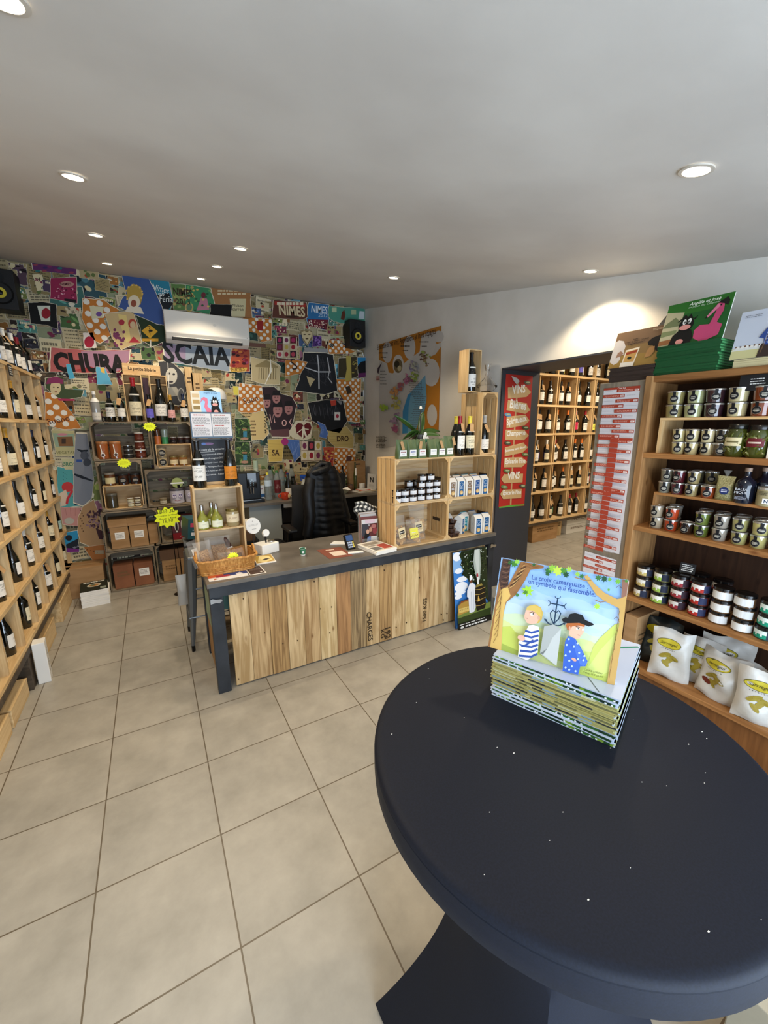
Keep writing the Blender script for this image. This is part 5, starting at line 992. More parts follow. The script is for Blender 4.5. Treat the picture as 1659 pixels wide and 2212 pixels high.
disc(-.07, .05, .215, .063, .004, 'large_plaque'); disc(.0, -.01, .155, .028, .006, 'small_plaque'); disc(.02, .03, .14, .03, .003, 'rear_plaque')
MB().lathe([(.026, .075), (.028, .08), (.026, .088), (.001, .09)], n=24, cap=False, M=Matrix.Translation((.04, -.01, 0))).build('button_cap', M_STEEL, t, smooth=True)
# wine box tower with bottles
t = thing('two_tier_box', 'small two-tier pine display box standing at the left end of the counter', 'box', (.365, 3.0, .78))
for n_, a_, b_ in (('side', (-.158, -.1, 0), (-.146, .1, .56)), ('side', (.146, -.1, 0), (.158, .1, .56)), ('top', (-.146, -.1, .549), (.146, .1, .56)), ('middle_shelf', (-.146, -.1, .262), (.146, .1, .273)), ('base', (-.146, -.1, 0), (.146, .1, .01)), ('back', (-.146, .094, .01), (.146, .1, .549))): bx(n_, a_, b_, wood('pale_box', 'b39a78', 'cbb391', 0) if n_ == 'back' else M_PINE, t)
ztb = 1.341
bottle(('burgundy', 'black', 'white', False, 31, 1.03), (.262, 2.945, ztb), .1, 'tall dark bottle with square white label at the left on the two-tier box', 'bottles by the menu slate')
bottle(('burgundy', 'black', 'orange', False, 34, 1.03), (.458, 2.94, ztb), .1, 'tall dark bottle with white and orange label at the right on the two-tier box', 'bottles by the menu slate')
def flask(x, y, lb):
    t = thing('oil_flask', lb, 'bottle', (x, y, .78+.2735), 0, 'oil flasks'); mo = mat('olive_oil', '8a8a34', .05, coat=.8, spec=.8)
    MB().lathe([(.036, 0), (.04, .004), (.04, .055), (.036, .075), (.016, .105), (.012, .115), (.012, .14)], n=24).build('flask_body', mo, t, smooth=True); MB().lathe([(.0135, .13), (.0135, .165), (.011, .168), (.001, .168)], n=16, cap=False).build('screw_cap', M_STEEL, t, smooth=True)
    patch(.04, .012, .055, 110, 'e2e0c4', '4a4a3c', 3, 12, 6).build('label', PRINT, t)
flask(.255, 2.945, 'golden oil flask with silver cap at the left of the upper tier'); flask(.345, 2.945, 'golden oil flask with silver cap in the middle of the upper tier'); flask(.325, 3.02, 'golden oil flask with silver cap behind the front pair')
t = thing('preserve_jar', 'wide jar with gold lid and cream label at the right of the upper tier', 'jar', (.45, 2.95, 1.0535)); MB().lathe([(.04, 0), (.044, .005), (.044, .1), (.041, .108)], n=24).build('jar_body', mat('lentil', '9c8a62', .1, coat=.6), t, smooth=True); MB().lathe([(.042, .106), (.043, .11), (.043, .124), (.001, .126)], n=24, cap=False).build('lid', mat('gold_lid', '8c7a44', .25, metal=.7), t, smooth=True); patch(.044, .03, .088, 150, 'dccaa6', '7a3a28', 8, 14, 8).build('label', PRINT, t)
# menu slate + price sheets + blue book
t = thing('menu_slate', 'black menu slate with white handwriting standing behind two bottles', 'chalkboard', (.245, 3.04, ztb), rot=(-.09, 0, 0)); bx('slate', (0, 0, 0), (.24, .008, .31), mat('slate', '12141c', .5), t, .002)
a = Art(Frame((0, -.0006, 0), (1, 0, 0), (0, 0, 1))); a.ell(.10, .282, .04, .009, '8c6a8c'); a.ell(.075, .282, .014, .009, '6a86c0'); wt = 'd4d4d2'
a.text('Cuvée de la semaine', (.045, .235), (.205, .24), wt, shear=.3); a.line([(.05, .226), (.14, .229)], .0018, wt)
for j, s_ in enumerate(('Assortiment de Villars', 'Vieux Armagnac 2021', 'Gourmand - Fruité - Elégant', 'Les Montagnes Beaujeu', 'de Chablis en Direct', 'Cairanne - Rasteau')): a.text(s_, (.05+.004*j, .203-.028*j), (.195+.004*(j % 3), .207-.028*j), wt, shear=.3)
a.build('handwriting', t)
bx('slate_holder', (-.0, -.012, -.0), (.24, .02, .02), M_PINEX, t)
t = thing('price_sheets', 'two printed price sheets in a blue-grey frame above the menu slate', 'price list', (.245, 3.0, 1.662), rot=(-.05, 0, .02)); bx('frame', (0, 0, 0), (.262, .008, .172), mat('blue_frame', '3c5468', .35), t, .002)
a = Art(Frame((0, -.0006, 0), (1, 0, 0), (0, 0, 1))); a.rect(.008, .012, .13, .162, 'd6d2d2'); a.rect(.134, .012, .256, .162, 'd6d2d0')
for x in (.014, .14): a.dashes(x+.01, .148, x+.08, .154, 1, 'a8382c', fill=1, seed=2, ragged=False); a.dashes(x, .09, x+.108, .142, 8, '6a6866', seed=int(x*99), fill=.45); a.dashes(x+.01, .078, x+.07, .084, 1, 'a8382c', fill=1, seed=3); a.dashes(x, .02, x+.1, .072, 8, '7a7674', seed=int(x*77), fill=.45)
a.build('printing', t)
t = thing('sheet_stand', 'slim black stand holding up the price sheets', 'stand', (.36, 3.09, ztb)); MB().tube([(-.08, 0, 0), (-.08, 0, .5)], .005).tube([(.08, 0, 0), (.08, 0, .5)], .005).box((-.11, -.07, .309), (.13, .02, .316)).box((-.11, -.07, .482), (.13, .02, .488)).build('frame', M_BLACK, t)
t = thing('picture_book', 'light blue children\'s book with pink flamingo and black bull calf above the price sheets', 'book', (.268, 3.03, 1.83), rot=(-.15, 0, .02)); bx('cover', (0, 0, 0), (.187, .008, .143), mat('cover_lightblue', '9cc0de', .3), t)
a = Art(Frame((0, -.0005, 0), (1, 0, 0), (0, 0, 1))); a.rect(0, 0, .187, .143, '9cc4e4'); a.rect(0, 0, .055, .143, 'd8d0bc')
for k in range(3): a.rect(.008, .02+.04*k, .05, .045+.04*k, ['8a744a', 'b0905c', 'c9b088'][k])
a.poly([(.09, 0), (.075, .04), (.085, .075), (.068, .085), (.056, .075), (.05, .06), (.058, .07), (.062, .095), (.08, .105), (.1, .095), (.102, .07), (.095, .045), (.115, .02), (.12, 0)], 'd4748c'); a.ell(.145, .06, .026, .034, '14120f'); a.poly([(.115, 0), (.12, .04), (.17, .04), (.178, 0)], '14120f'); a.poly([(.13, .09), (.137, .112), (.147, .1), (.156, .112), (.162, .09)], '14120f'); a.poly([(.11, .085), (.125, .08), (.125, .088)], '14120f'); a.poly([(.18, .09), (.165, .08), (.165, .088)], '14120f'); a.ell(.138, .075, .006, .01, 'ece8e0'); a.ell(.152, .075, .006, .01, 'ece8e0'); a.ell(.145, .055, .018, .01, 'd89a90'); a.ell(.147, .008, .014, .012, 'd89a90')
a.text('Angèle et José', (.08, .128), (.165, .127), '3a5a86'); a.build('cover_picture', t)
# basket
t = thing('wicker_basket', 'long honey-coloured wicker basket with clear bags at the left end of the counter', 'basket', (.368, 2.845, .78))
M_WICK = noisy('wicker', 'a0682c', 'cf9a54', 90, .5, .5, stretch=(1, 1, .25), dist=.003)
def bf_(u, v, ins=0):
    a_ = 2*PI*u; W = .165+.025*v-ins; D = .105+.025*v-ins; c, s_ = math.cos(a_), math.sin(a_); return Vector((math.copysign(abs(c)**.35, c)*W, math.copysign(abs(s_)**.35, s_)*D, .005+.095*v))
mb = MB(); mb.grid(lambda u, v: bf_(u, v)+Vector((0, 0, 0)), 120, 6, closeu=True); mb.grid(lambda u, v: bf_(u, v, .008), 60, 4, closeu=True); mb.box((-.155, -.095, .0), (.155, .095, .008)); mb.build('woven_body', M_WICK, t)
mb = MB()
for k in range(90): u = k/90; mb.tube([bf_(u, 0, -.002), bf_(u, 1, -.002)], .0022, 5)
mb.build('upright_canes', mat('cane', 'b97f3c', .45), t, smooth=True)['kind'] = 'stuff'
for v_, r_ in ((1.02, .008), (.5, .0032), (.02, .009), (.16, .006)): MB().tube([bf_(k/64, v_, -.003)+Vector((0, 0, .0025*math.sin(k*1.6))) for k in range(64)], r_, 8, closed=True).build('woven_band', M_WICK, t, smooth=True)
for sx in (-1, 1): MB().tube([(sx*.185, -.05+.1*k/8, .1+.045*math.sin(PI*k/8)) for k in range(9)], .007, 8).build('handle', M_WICK, t, smooth=True)
def clearbag(loc, W, H, rz, tilt, food, label, seed):
    t = thing('snack_bag', label, 'bag', loc, group='clear bags in the basket', rot=(tilt, 0, rz)); pouch(W, .05, H, puff=1.1, seed=seed).build('film', M_FILM, t, smooth=True); pouch(W*.55, .03, H*.7, puff=1, seed=seed+1).build('filling', food, t, smooth=True)
M_NUT = noisy('nuts', '6a4426', 'b08a5c', 120, .5, .6); M_SAUS = noisy('sausage', '2e1712', '5a3426', 30, .5, .4)
clearbag((.25, 2.80, .80), .12, .20, .4, -.35, M_NUT, 'clear bag of nuts standing at the left front of the basket', 1); clearbag((.34, 2.90, .80), .17, .20, 0, -.5, M_NUT, 'wide crumpled clear bag at the back of the basket', 2); clearbag((.36, 2.80, .80), .11, .12, -.2, -.8, M_NUT, 'clear bag lying at the front centre of the basket', 3)
clearbag((.47, 2.85, .80), .09, .11, .3, -.6, M_SAUS, 'clear bag of cured sausage with white label at the right of the basket', 4); clearbag((.21, 2.90, .80), .10, .19, .8, -.3, M_PAPER, 'whitish plastic bag poking over the left end of the basket', 5)
t = thing('cured_sausage', 'dark dried sausage in its net leaning inside the lower tier of the display box', 'sausage', (.45, 3.0, .80), rot=(.1, -.35, 0)); MB().lathe([(.001, 0), (.014, .008), (.018, .05), (.017, .13), (.012, .165), (.001, .18)], n=16, cap=False).build('sausage_body', M_SAUS, t, smooth=True); bx('paper_band', (-.019, -.0195, .05), (.019, -.017, .10), M_PAPER, t)
def star(name, label, loc, r, rz, lines, n=16, tilt=0, sx=1.25):
    t = thing(name, label, 'price card', loc, group='fluorescent star price cards', rot=(tilt, 0, rz)); rd = random.Random(int(r*1e4))
    pts = [((r if k % 2 == 0 else r*.74)*rd.uniform(.93, 1.05)*sx*math.cos(PI*k/n), (r if k % 2 == 0 else r*.74)*rd.uniform(.93, 1.05)*math.sin(PI*k/n)) for k in range(2*n)]
    MB().prism([(x, z) for x, z in pts], -.0006, .0006, M=Matrix.Rotation(PI/2, 4, 'X')).build('card', M_YELLOW, t)
    a = Art(Frame((0, -.0007, 0), (1, 0, 0), (0, 0, 1)))
    for j, (s_, w, z) in enumerate(lines): a.text(s_, (-w*r, z*r), (w*r, (z+.06)*r), '2a3a14', shear=.2)
    if not lines: a.dashes(-r*.7, -r*.3, r*.7, r*.4, 3, 'b0b418', fill=.35, seed=3)
    a.build('handwriting', t)
star('price_star', 'yellow star price card clipped to the front of the wicker basket', (.40, 2.735, .89), .032, .05, [('Saucisson sec 100g', .8, .1), ('5,90', .4, -.35)], tilt=-.3)
# ================================================================ collage wall
WF = Frame((0, YB-.001, 0), (1, 0, 0), (0, 0, 1))
PALC = ['b8a67c', 'c4b48c', 'a8966c', 'cdbf98', '9c8a5e', 'b5a47a', 'd3c6a4', 'a79468', '8c7a4e', '9aa07c']
PALV = ['7a3044', '8c3450', '54405c', '3c6068', '4a7a70', '45587c', '4c6a3c', '747c40', '6c3a2c', '9c6a34', '2c2a30', '5c4450', '5c8c98', 'a0687a', '2c4238', '84603a', '3a2c24', '4c4030']
rd = random.Random(77); a = Art(WF, eps=.000012)
cells = []
y = -.02
while y < 3.3:
    x = XL
    while x < XW:
        cells.append((x, y)); x += .19
    y += .17
rd.shuffle(cells); cells += [(rd.uniform(XL, XW), rd.uniform(.8, 3.2)) for _ in range(420)]
def lit(c, k): 
    v = [int(c[i:i+2], 16) for i in (0, 2, 4)]; return '%02x%02x%02x' % tuple(max(0, min(255, int(q*k))) for q in v)
for (x, y) in cells:
    sc_ = 1 if len(cells) and cells.index((x, y)) < len(cells)-420 else .55; w_, h_ = rd.uniform(.12, .30)*sc_, rd.uniform(.10, .26)*sc_; r_ = rd.uniform(-.12, .12); n_ = 10; vivid = rd.random() < (.36 if y > 2.3 or x > 1.4 else .26); col = lit(rd.choice(PALV if vivid else PALC), rd.uniform(.85, 1.08))
    cx, cy_ = x+.09, y+.09
    def tr(u, v): 
        u -= w_/2; v -= h_/2; px, pz = cx+u*math.cos(r_)-v*math.sin(r_), cy_+u*math.sin(r_)+v*math.cos(r_); return (min(max(px, XL+.002), XW-.012), min(max(pz, .002), cz(px, YB)-.012))
    pts = []
    for k in range(n_): t_ = k/n_; pts.append((w_*t_, rd.uniform(-.004, .004)))
    for k in range(n_): pts.append((w_+rd.uniform(-.004, .004), h_*k/n_))
    for k in range(n_): pts.append((w_*(1-k/n_), h_+rd.uniform(-.004, .004)))
    for k in range(n_): pts.append((rd.uniform(-.004, .004), h_*(1-k/n_)))
    a.T = tr; a.poly([(w_/2+(p[0]-w_/2)*1.035, h_/2+(p[1]-h_/2)*1.035) for p in pts], 'd6cdb4'); a.poly(pts, col)
    if not vivid:
        if rd.random() < .6: a.dashes(w_*.08, h_*.1, w_*.92, h_*.9, rd.randint(3, 8), lit(col, .55), fill=rd.choice((.35, .55)), seed=rd.randint(0, 999))
        else:
            for k in range(rd.randint(3, 7)): a.ell(rd.uniform(.15, .85)*w_, rd.uniform(.15, .85)*h_, rd.uniform(.05, .2)*w_, rd.uniform(.05, .2)*h_, rd.choice([lit(col, .6), lit(col, .75), 'a8402c', '5c6c3c', '7a2c48', '3a2c20']), n=8, rot=rd.uniform(0, 3))
    else:
        for k in range(rd.randint(5, 11)): a.ell(rd.uniform(.12, .88)*w_, rd.uniform(.12, .88)*h_, rd.uniform(.04, .16)*w_, rd.uniform(.04, .2)*h_, rd.choice([lit(col, 1.5), lit(col, .5), rd.choice(PALV), 'd8c89a', 'e0d6be', '1c1418']), n=rd.choice((6, 8, 5)), rot=rd.uniform(0, 3))
        if rd.random() < .3: a.dashes(w_*.15, h_*.65, w_*.85, h_*.9, 1, 'd8ccaa', fill=.7, seed=rd.randint(0, 99))
o = a.build('collage_scraps'); tag(o, 'patchwork of small torn printed papers pasted all over the back wall', 'wallpaper', kind='stuff')
zl = a.z+.0005
c1 = WF.cr(0, 540, 3.95); c2 = WF.cr(400, 540, 3.95); c3 = WF.cr(0, 920, 5.53); c4 = WF.cr(400, 820, 6.9125); c5 = WF.cr(560, 660, 6.504); c6 = WF.cr(540, 960, 5.53)
_pc = [0]
def poster(label, T, pts, col, fn=None, border='ddd3ba', clipr=True):
    _pc[0] += 1; a = Art(WF, eps=.00006, base=zl+.0006*(_pc[0] % 6), T=T)
    rr = random.Random(_pc[0]); C_ = [sum(p[i] for p in pts)/len(pts) for i in (0, 1)]; J = []
    for i, p in enumerate(pts):
        q_ = pts[(i+1) % len(pts)]
        for k in range(5): t_ = k/5; J.append((p[0]+(q_[0]-p[0])*t_+rr.uniform(-3, 3)*(k > 0), p[1]+(q_[1]-p[1])*t_+rr.uniform(-3, 3)*(k > 0)))
    a.poly([(C_[0]+(x-C_[0])*1.03, C_[1]+(y-C_[1])*1.03) for x, y in J], border); J2 = a.poly(J, col)
    if fn: fn(a, J2)
    tag(a.build('poster'), label, 'poster', 'torn posters on the collage wall')
OR = 'b8722c'
def dots(a, P, pitch=None, r=None):
    big = P[0][0] < .9; a.dots(P, .108 if big else .080, .027 if big else .0195, 'dcd8cc')
def word(w, p0, p1, col='3a1c14', **k):
    def f(a, P): dots(a, P); a.text(w, p0, p1, col, **k)
    return f
DT = lambda a, P: dots(a, P)
poster('large orange polka-dot scrap below the tall figure and left of the crowned head, upper left', c1, [(715, 430), (880, 440), (1020, 530), (890, 600), (945, 740), (860, 805), (790, 770), (710, 600)], OR, lambda a, P: (dots(a, P), a.poly([(770, 490), (890, 500), (880, 590), (790, 600)], 'c9c4a0'), a.ell(850, 560, 25, 20, '6a4a8c')))
poster('orange polka-dot scrap lettered Sueno beside the left rack', c1, [(395, 1215), (470, 1230), (560, 1310), (640, 1420), (700, 1520), (560, 1530), (400, 1490)], OR, word('Sueno', (425, 1490), (610, 1455), '3a1414'))
poster('orange polka-dot scrap with a red stamp right of the air conditioner', c2, [(480, 590), (720, 600), (725, 780), (640, 790), (600, 720), (500, 700)], OR, lambda a, P: (dots(a, P), a.poly([(600, 615), (655, 615), (650, 700), (605, 695)], '8c2420')))
poster('small orange polka-dot scrap with a curled S in the middle of the wall', c5, [(345, 780), (480, 770), (650, 805), (560, 960), (345, 1005)], OR, word('S', (445, 915), (520, 900), '201410'))
poster('orange polka-dot scrap lettered Suen in the centre, above the leaf pictures', c2, [(455, 1140), (640, 1165), (665, 1370), (560, 1390), (445, 1380)], OR, word('Suen', (495, 1320), (615, 1285), '3a1c14'))
poster('tall orange polka-dot scrap right of the black goat picture', c5, [(1060, 1045), (1400, 1040), (1380, 1640), (1200, 1620), (1180, 1360), (1080, 1200)], OR, lambda a, P: (dots(a, P), a.poly([(1180, 1150), (1240, 1130), (1275, 1230), (1210, 1250)], '3c2c1c')))
poster('orange polka-dot scrap under the right loudspeaker', c5, [(955, 500), (1090, 510), (1200, 600), (1320, 660), (1250, 685), (960, 690), (930, 600)], OR, lambda a, P: (dots(a, P), a.ell(990, 570, 30, 30, '141414'), a.ell(990, 570, 18, 18, '8c8c84'), a.ell(990, 570, 12, 12, '141414')))
poster('orange polka-dot scrap low at the right of the wall above the kraft bag', c6, [(990, 35), (1240, 55), (1215, 320), (1180, 400), (1040, 350), (975, 200)], OR, lambda a, P: (dots(a, P), a.poly([(1130, 130), (1195, 140), (1185, 215), (1125, 200)], '5c3c34'), a.text('S', (985, 240), (1020, 235), '3a1414')))
poster('wide red torn banner with the big black letters CHURA', c1, [(450, 840), (800, 870), (1110, 860), (1100, 960), (1020, 1050), (900, 1060), (440, 1045)], 'a85a58', lambda a, P: (a.poly([(700, 875), (1110, 865), (1100, 950), (1010, 1040), (700, 1040)], 'a0788c'), a.poly([(600, 1040), (780, 1000), (900, 1050)], 'a03c3c'), a.text('CHURA', (480, 1035), (1090, 1048), '17120f', bold=.055, h=1.35)))
poster('grey-blue torn banner with the big black letters SCAIA', c2, [(-190, 800), (60, 830), (380, 850), (370, 1040), (200, 1020), (0, 985), (-170, 960)], '8a96a4', lambda a, P: (a.poly([(0, 820), (-180, 815), (-170, 950), (0, 975)], '8c7c94'), a.text('SCAIA', (-185, 960), (385, 995), '14181c', bold=.03, h=1.22)))
poster('blue poster with a golden crowned head in the upper left', c1, [(1040, 215), (1265, 250), (1380, 500), (1400, 650), (1330, 640), (1150, 560), (1010, 500), (1080, 380)], '38528a', lambda a, P: (a.poly([(1080, 420), (1090, 340), (1140, 305), (1200, 330), (1220, 400), (1200, 480), (1140, 460)], 'b09040'), [a.ell(1145+70*math.cos(k*.5), 390+75*math.sin(k*.5), 9, 9, 'd0b060', n=6) for k in range(13)], a.ell(1145, 460, 50, 60, 'd8ccb0'), a.ell(1142, 470, 24, 30, '8c4a34'), a.poly([(1090, 500), (1200, 500), (1230, 560), (1070, 540)], 'd6ccb6')))
poster('teal poster with the white script Nimes en feria left of the air conditioner', c1, [(1265, 255), (1440, 290), (1475, 440), (1440, 560), (1340, 500), (1290, 400)], '2a7c94', lambda a, P: (a.poly([(1330, 400), (1440, 380), (1475, 470), (1420, 540), (1340, 470)], '15191c'), a.text('Nimes', (1290, 350), (1440, 390), 'dfe2dc', shear=.3, h=1.4), a.text('en', (1350, 400), (1400, 410), 'dfe2dc', shear=.3), a.text('Feria', (1360, 455), (1470, 460), 'dfe2dc', shear=.3, h=1.4)))
poster('green floral poster reading NIMES 2013 above the air conditioner', c1, [(1455, 300), (1660, 320), (1660, 530), (1480, 520), (1470, 420)], '5c7c44', lambda a, P: ([a.ell(random.uniform(1480, 1640), random.uniform(320, 500), 16, 12, random.choice(['8c9c5c', '3c5c34', 'b09a5c', '6c4a30']), n=7) for k in range(26)], a.text('NIMES', (1480, 400), (1640, 415), '3a2c1c', bold=.03, h=1.5), a.text('2013', (1500, 470), (1620, 480), '3a2c1c', bold=.02)))
poster('green and pink poster with a seated dancer just above the air conditioner', c2, [(0, 310), (200, 340), (250, 480), (200, 560), (0, 520)], '3c8458', lambda a, P: (a.ell(150, 400, 20, 26, '6c2c34'), a.poly([(130, 420), (180, 430), (200, 520), (90, 530)], 'b87888'), a.ell(30, 500, 34, 40, 'b8a05c'), a.ell(30, 500, 24, 30, '5c7c5c'), [a.ell(random.uniform(10, 210), random.uniform(330, 540), 12, 9, random.choice(['6ca45c', '2c5c3c', 'd0b060']), n=6) for k in range(22)]))
poster('brown poster with a fringe of lettering above the black card and air conditioner', c2, [(210, 330), (550, 375), (545, 440), (560, 590), (400, 580), (250, 480)], '9c6c40', lambda a, P: (a.dashes(270, 350, 530, 400, 2, 'd8c8a0', seed=2), a.poly([(370, 430), (510, 430), (500, 580), (390, 580)], 'c9bf96'), a.text('Maison', (395, 495), (490, 500), '2c2418'), a.text('carrée', (395, 530), (490, 530), '2c2418')))
poster('black torn card perched on top of the air conditioner', c2, [(210, 475), (390, 480), (380, 580), (205, 570)], '12100e')
poster('dark red and cream poster with ornate NIMES lettering in the upper centre', c2, [(740, 440), (1020, 460), (1030, 580), (1000, 600), (730, 590)], '5c3428', lambda a, P: (a.poly([(750, 450), (1015, 470), (1010, 500), (750, 480)], 'a03028'), a.dashes(770, 452, 1000, 480, 1, 'd8ccb0', fill=.8, ragged=False), a.text('NIMES', (790, 560), (1010, 580), 'd0bf98', bold=.03, h=1.3), a.ell(900, 580, 60, 10, '3c2418')))
poster('blue bullring poster with white NIMES lettering, upper right', c2, [(1040, 460), (1210, 480), (1210, 600), (1180, 690), (1040, 660), (1020, 600)], '2f6a9c', lambda a, P: (a.text('NIMES', (1060, 540), (1200, 555), 'd6dce0', bold=.02, h=1.5, shear=.2), a.text('2012', (1120, 580), (1200, 585), 'b8c8d4', shear=.3), a.poly([(1030, 600), (1205, 605), (1190, 690), (1040, 660)], '6c2430'), [a.ell(random.uniform(1040, 1190), random.uniform(610, 680), 6, 6, random.choice(['c9a088', '3a1418', 'e0d0c0']), n=5) for k in range(50)]))
poster('green rayed poster with a brown horse, upper right by the corner', c2, [(1210, 490), (1520, 510), (1515, 660), (1370, 640), (1250, 620), (1205, 580)], '4a8c78', lambda a, P: ([a.poly([(1330, 560), (1330+200*math.cos(k*.7), 560+110*math.sin(k*.7)), (1330+200*math.cos(k*.7+.3), 560+110*math.sin(k*.7+.3))], '7cac8c') for k in range(0)], a.poly([(1310, 600), (1320, 540), (1340, 520), (1350, 560), (1340, 610)], '5c3020'), a.rect(1235, 500, 1275, 540, 'b8c49c'), a.rect(1400, 520, 1440, 560, 'a8b48c'), a.poly([(1470, 530), (1510, 535), (1510, 600), (1460, 600)], 'c4ccd0')))
poster('black torn sheet with a red fruit stamp near the left loudspeaker', c1, [(255, 465), (380, 460), (490, 480), (505, 690), (400, 650), (275, 640)], '0e0d0c', lambda a, P: (a.poly([(330, 490), (440, 490), (440, 620), (365, 620)], 'c8ccbc'), a.ell(405, 555, 38, 44, '8c1c28'), a.poly([(395, 515), (405, 500), (415, 515)], '8c1c28')))
poster('magenta poster with a ribbon title in the upper left', c1, [(445, 260), (660, 250), (665, 470), (560, 450), (440, 430)], '8c2448', lambda a, P: (a.ell(580, 310, 60, 24, 'b08478'), a.text('NIMES', (530, 320), (620, 318), '4c1424', bold=.02), [a.ell(random.uniform(460, 650), random.uniform(340, 430), 9, 5, random.choice(['c9708c', '4c1028', 'd8a0a8']), n=6) for k in range(30)], a.poly([(560, 430), (660, 440), (660, 470), (560, 450)], '1c1418')))
poster('purple strip along the ceiling above the magenta poster', c1, [(280, 105), (660, 165), (660, 230), (560, 220), (300, 190)], '5c2c5c', lambda a, P: [a.ell(random.uniform(300, 640), random.uniform(130, 215), 22, 10, random.choice(['7c2c5c', '3c2c5c', '8c3c4c', '2c6c6c']), n=7) for k in range(22)])
poster('pale poster of yellow lilies and purple grapes in a tall torn strip, upper left', c1, [(900, 560), (1140, 535), (1210, 800), (1100, 830), (1040, 860), (960, 760)], 'c2a878', lambda a, P: (a.poly([(1010, 560), (1080, 570), (1120, 780), (1080, 800), (1040, 680)], 'd8c078'), [a.ell(1020+random.uniform(-40, 40), 740+random.uniform(-50, 90), 13, 13, '6c2c50', n=8) for k in range(22)], a.ell(1040, 630, 26, 24, 'a02c38'), a.ell(1130, 640, 34, 40, 'a8402c'), a.ell(1135, 650, 24, 28, 'c9b088'), a.poly([(1100, 800), (1140, 750), (1200, 800)], 'b02c38')))
poster('yellow diamond road sign picture with a black flamingo in dark foliage', c1, [(1160, 570), (1320, 600), (1420, 660), (1430, 780), (1300, 830), (1210, 780), (1200, 680)], '1e3018', lambda a, P: (a.poly([(1275, 648), (1345, 705), (1280, 765), (1208, 700)], 'd2a02c'), a.line([(1265, 660), (1280, 665), (1275, 685), (1285, 700), (1270, 715)], 7, '17140c'), a.ell(1285, 700, 18, 9, '17140c'), a.line([(1280, 715), (1280, 740)], 3, '17140c'), a.rect(1215, 765, 1350, 788, 'c9942c'), a.line([(1285, 780), (1285, 840)], 9, 'c9c4b8')))
poster('round red fruit picture card just above the CHURA banner', c1, [(715, 720), (800, 715), (830, 840), (730, 850)], 'd6ccc4', lambda a, P: a.ell(768, 795, 42, 48, '9c1c34'))
poster('black and white photo face with a hand, right of the magnum boxes', c1, [(1350, 960), (1450, 950), (1560, 1060), (1590, 1200), (1540, 1330), (1440, 1320), (1400, 1200)], '3a3a3c', lambda a, P: (a.ell(1460, 1080, 50, 70, 'b8b4a8'), a.ell(1440, 1060, 12, 9, '2a2a2c'), a.ell(1480, 1065, 12, 9, '2a2a2c'), a.ell(1450, 1130, 26, 9, '3a3436'), a.poly([(1400, 1180), (1500, 1170), (1540, 1240), (1430, 1260)], '9c988c'), a.line([(1430, 960), (1440, 1180)], 6, 'e0dcd0'), a.ell(1540, 1240, 30, 60, '8c8a84'), a.ell(1540, 1240, 22, 50, '4a4a4a')))
poster('portrait of a woman with a flower turban above the Sueno scrap', c1, [(400, 1100), (550, 1080), (560, 1190), (720, 1200), (700, 1260), (560, 1280), (500, 1260), (400, 1180)], '3c4a2c', lambda a, P: (a.ell(485, 1180, 46, 62, 'c4b48c'), a.poly([(405, 1150), (420, 1100), (490, 1085), (550, 1110), (552, 1150), (490, 1140)], '7c2c54'), a.ell(470, 1175, 8, 5, '2c2418'), a.ell(505, 1178, 8, 5, '2c2418'), a.ell(488, 1215, 12, 5, '7c3c30'), a.poly([(500, 1270), (640, 1275), (650, 1290), (520, 1290)], 'a02c50')))
poster('small blue torn slip hanging over the CHURA banner', c1, [(575, 985), (610, 980), (650, 1100), (600, 1105)], '4aa0c0')
poster('sky-blue and yellow photo slip above the clear bottle', c1, [(825, 1005), (895, 1010), (965, 1155), (835, 1150)], '5aa4c4', lambda a, P: a.poly([(860, 1010), (895, 1012), (900, 1060), (870, 1050)], 'd8b04c'))
poster('torn black and white goat picture at centre right of the wall', c5, [(600, 670), (900, 680), (1010, 700), (1050, 1000), (1070, 1200), (900, 1250), (700, 1230), (480, 1200), (540, 1060), (590, 860)], '1c1c1f', lambda a, P: (a.poly([(600, 600), (930, 620), (940, 670), (620, 660)], '8c8c8c'), [a.line([(random.uniform(620, 1000), random.uniform(700, 1150)), (random.uniform(620, 1000), random.uniform(700, 1150))], 4, '3c3c40') for k in range(18)], a.line([(790, 700), (810, 860), (815, 1180)], 18, 'b4b4b4'), a.line([(620, 880), (800, 940), (980, 940)], 16, 'b4b4b4'), a.line([(930, 740), (960, 920), (940, 1020), (1000, 1100)], 14, 'a4a4a4'), a.poly([(640, 1000), (760, 1040), (690, 1150)], 'b8a67c')))
poster('second black bull picture below the goat picture', c5, [(660, 1370), (900, 1330), (1150, 1340), (1180, 1500), (1210, 1620), (1100, 1790), (950, 1760), (720, 1620)], '161618', lambda a, P: ([a.line([(700+17*k, 1400+random.uniform(-20, 40)), (720+17*k, 1560+random.uniform(-40, 40))], 5, random.choice(['3a3a3e', '2a2a2e', '5c5c60'])) for k in range(24)], a.poly([(1060, 1340), (1140, 1350), (1120, 1400)], '7c7c7c'), a.rect(1030, 1500, 1110, 1610, 'd2cec4'), a.ell(1070, 1555, 22, 28, '9c2438'), a.poly([(970, 1340), (1050, 1330), (1055, 1400), (985, 1415)], 'b03c2c')))
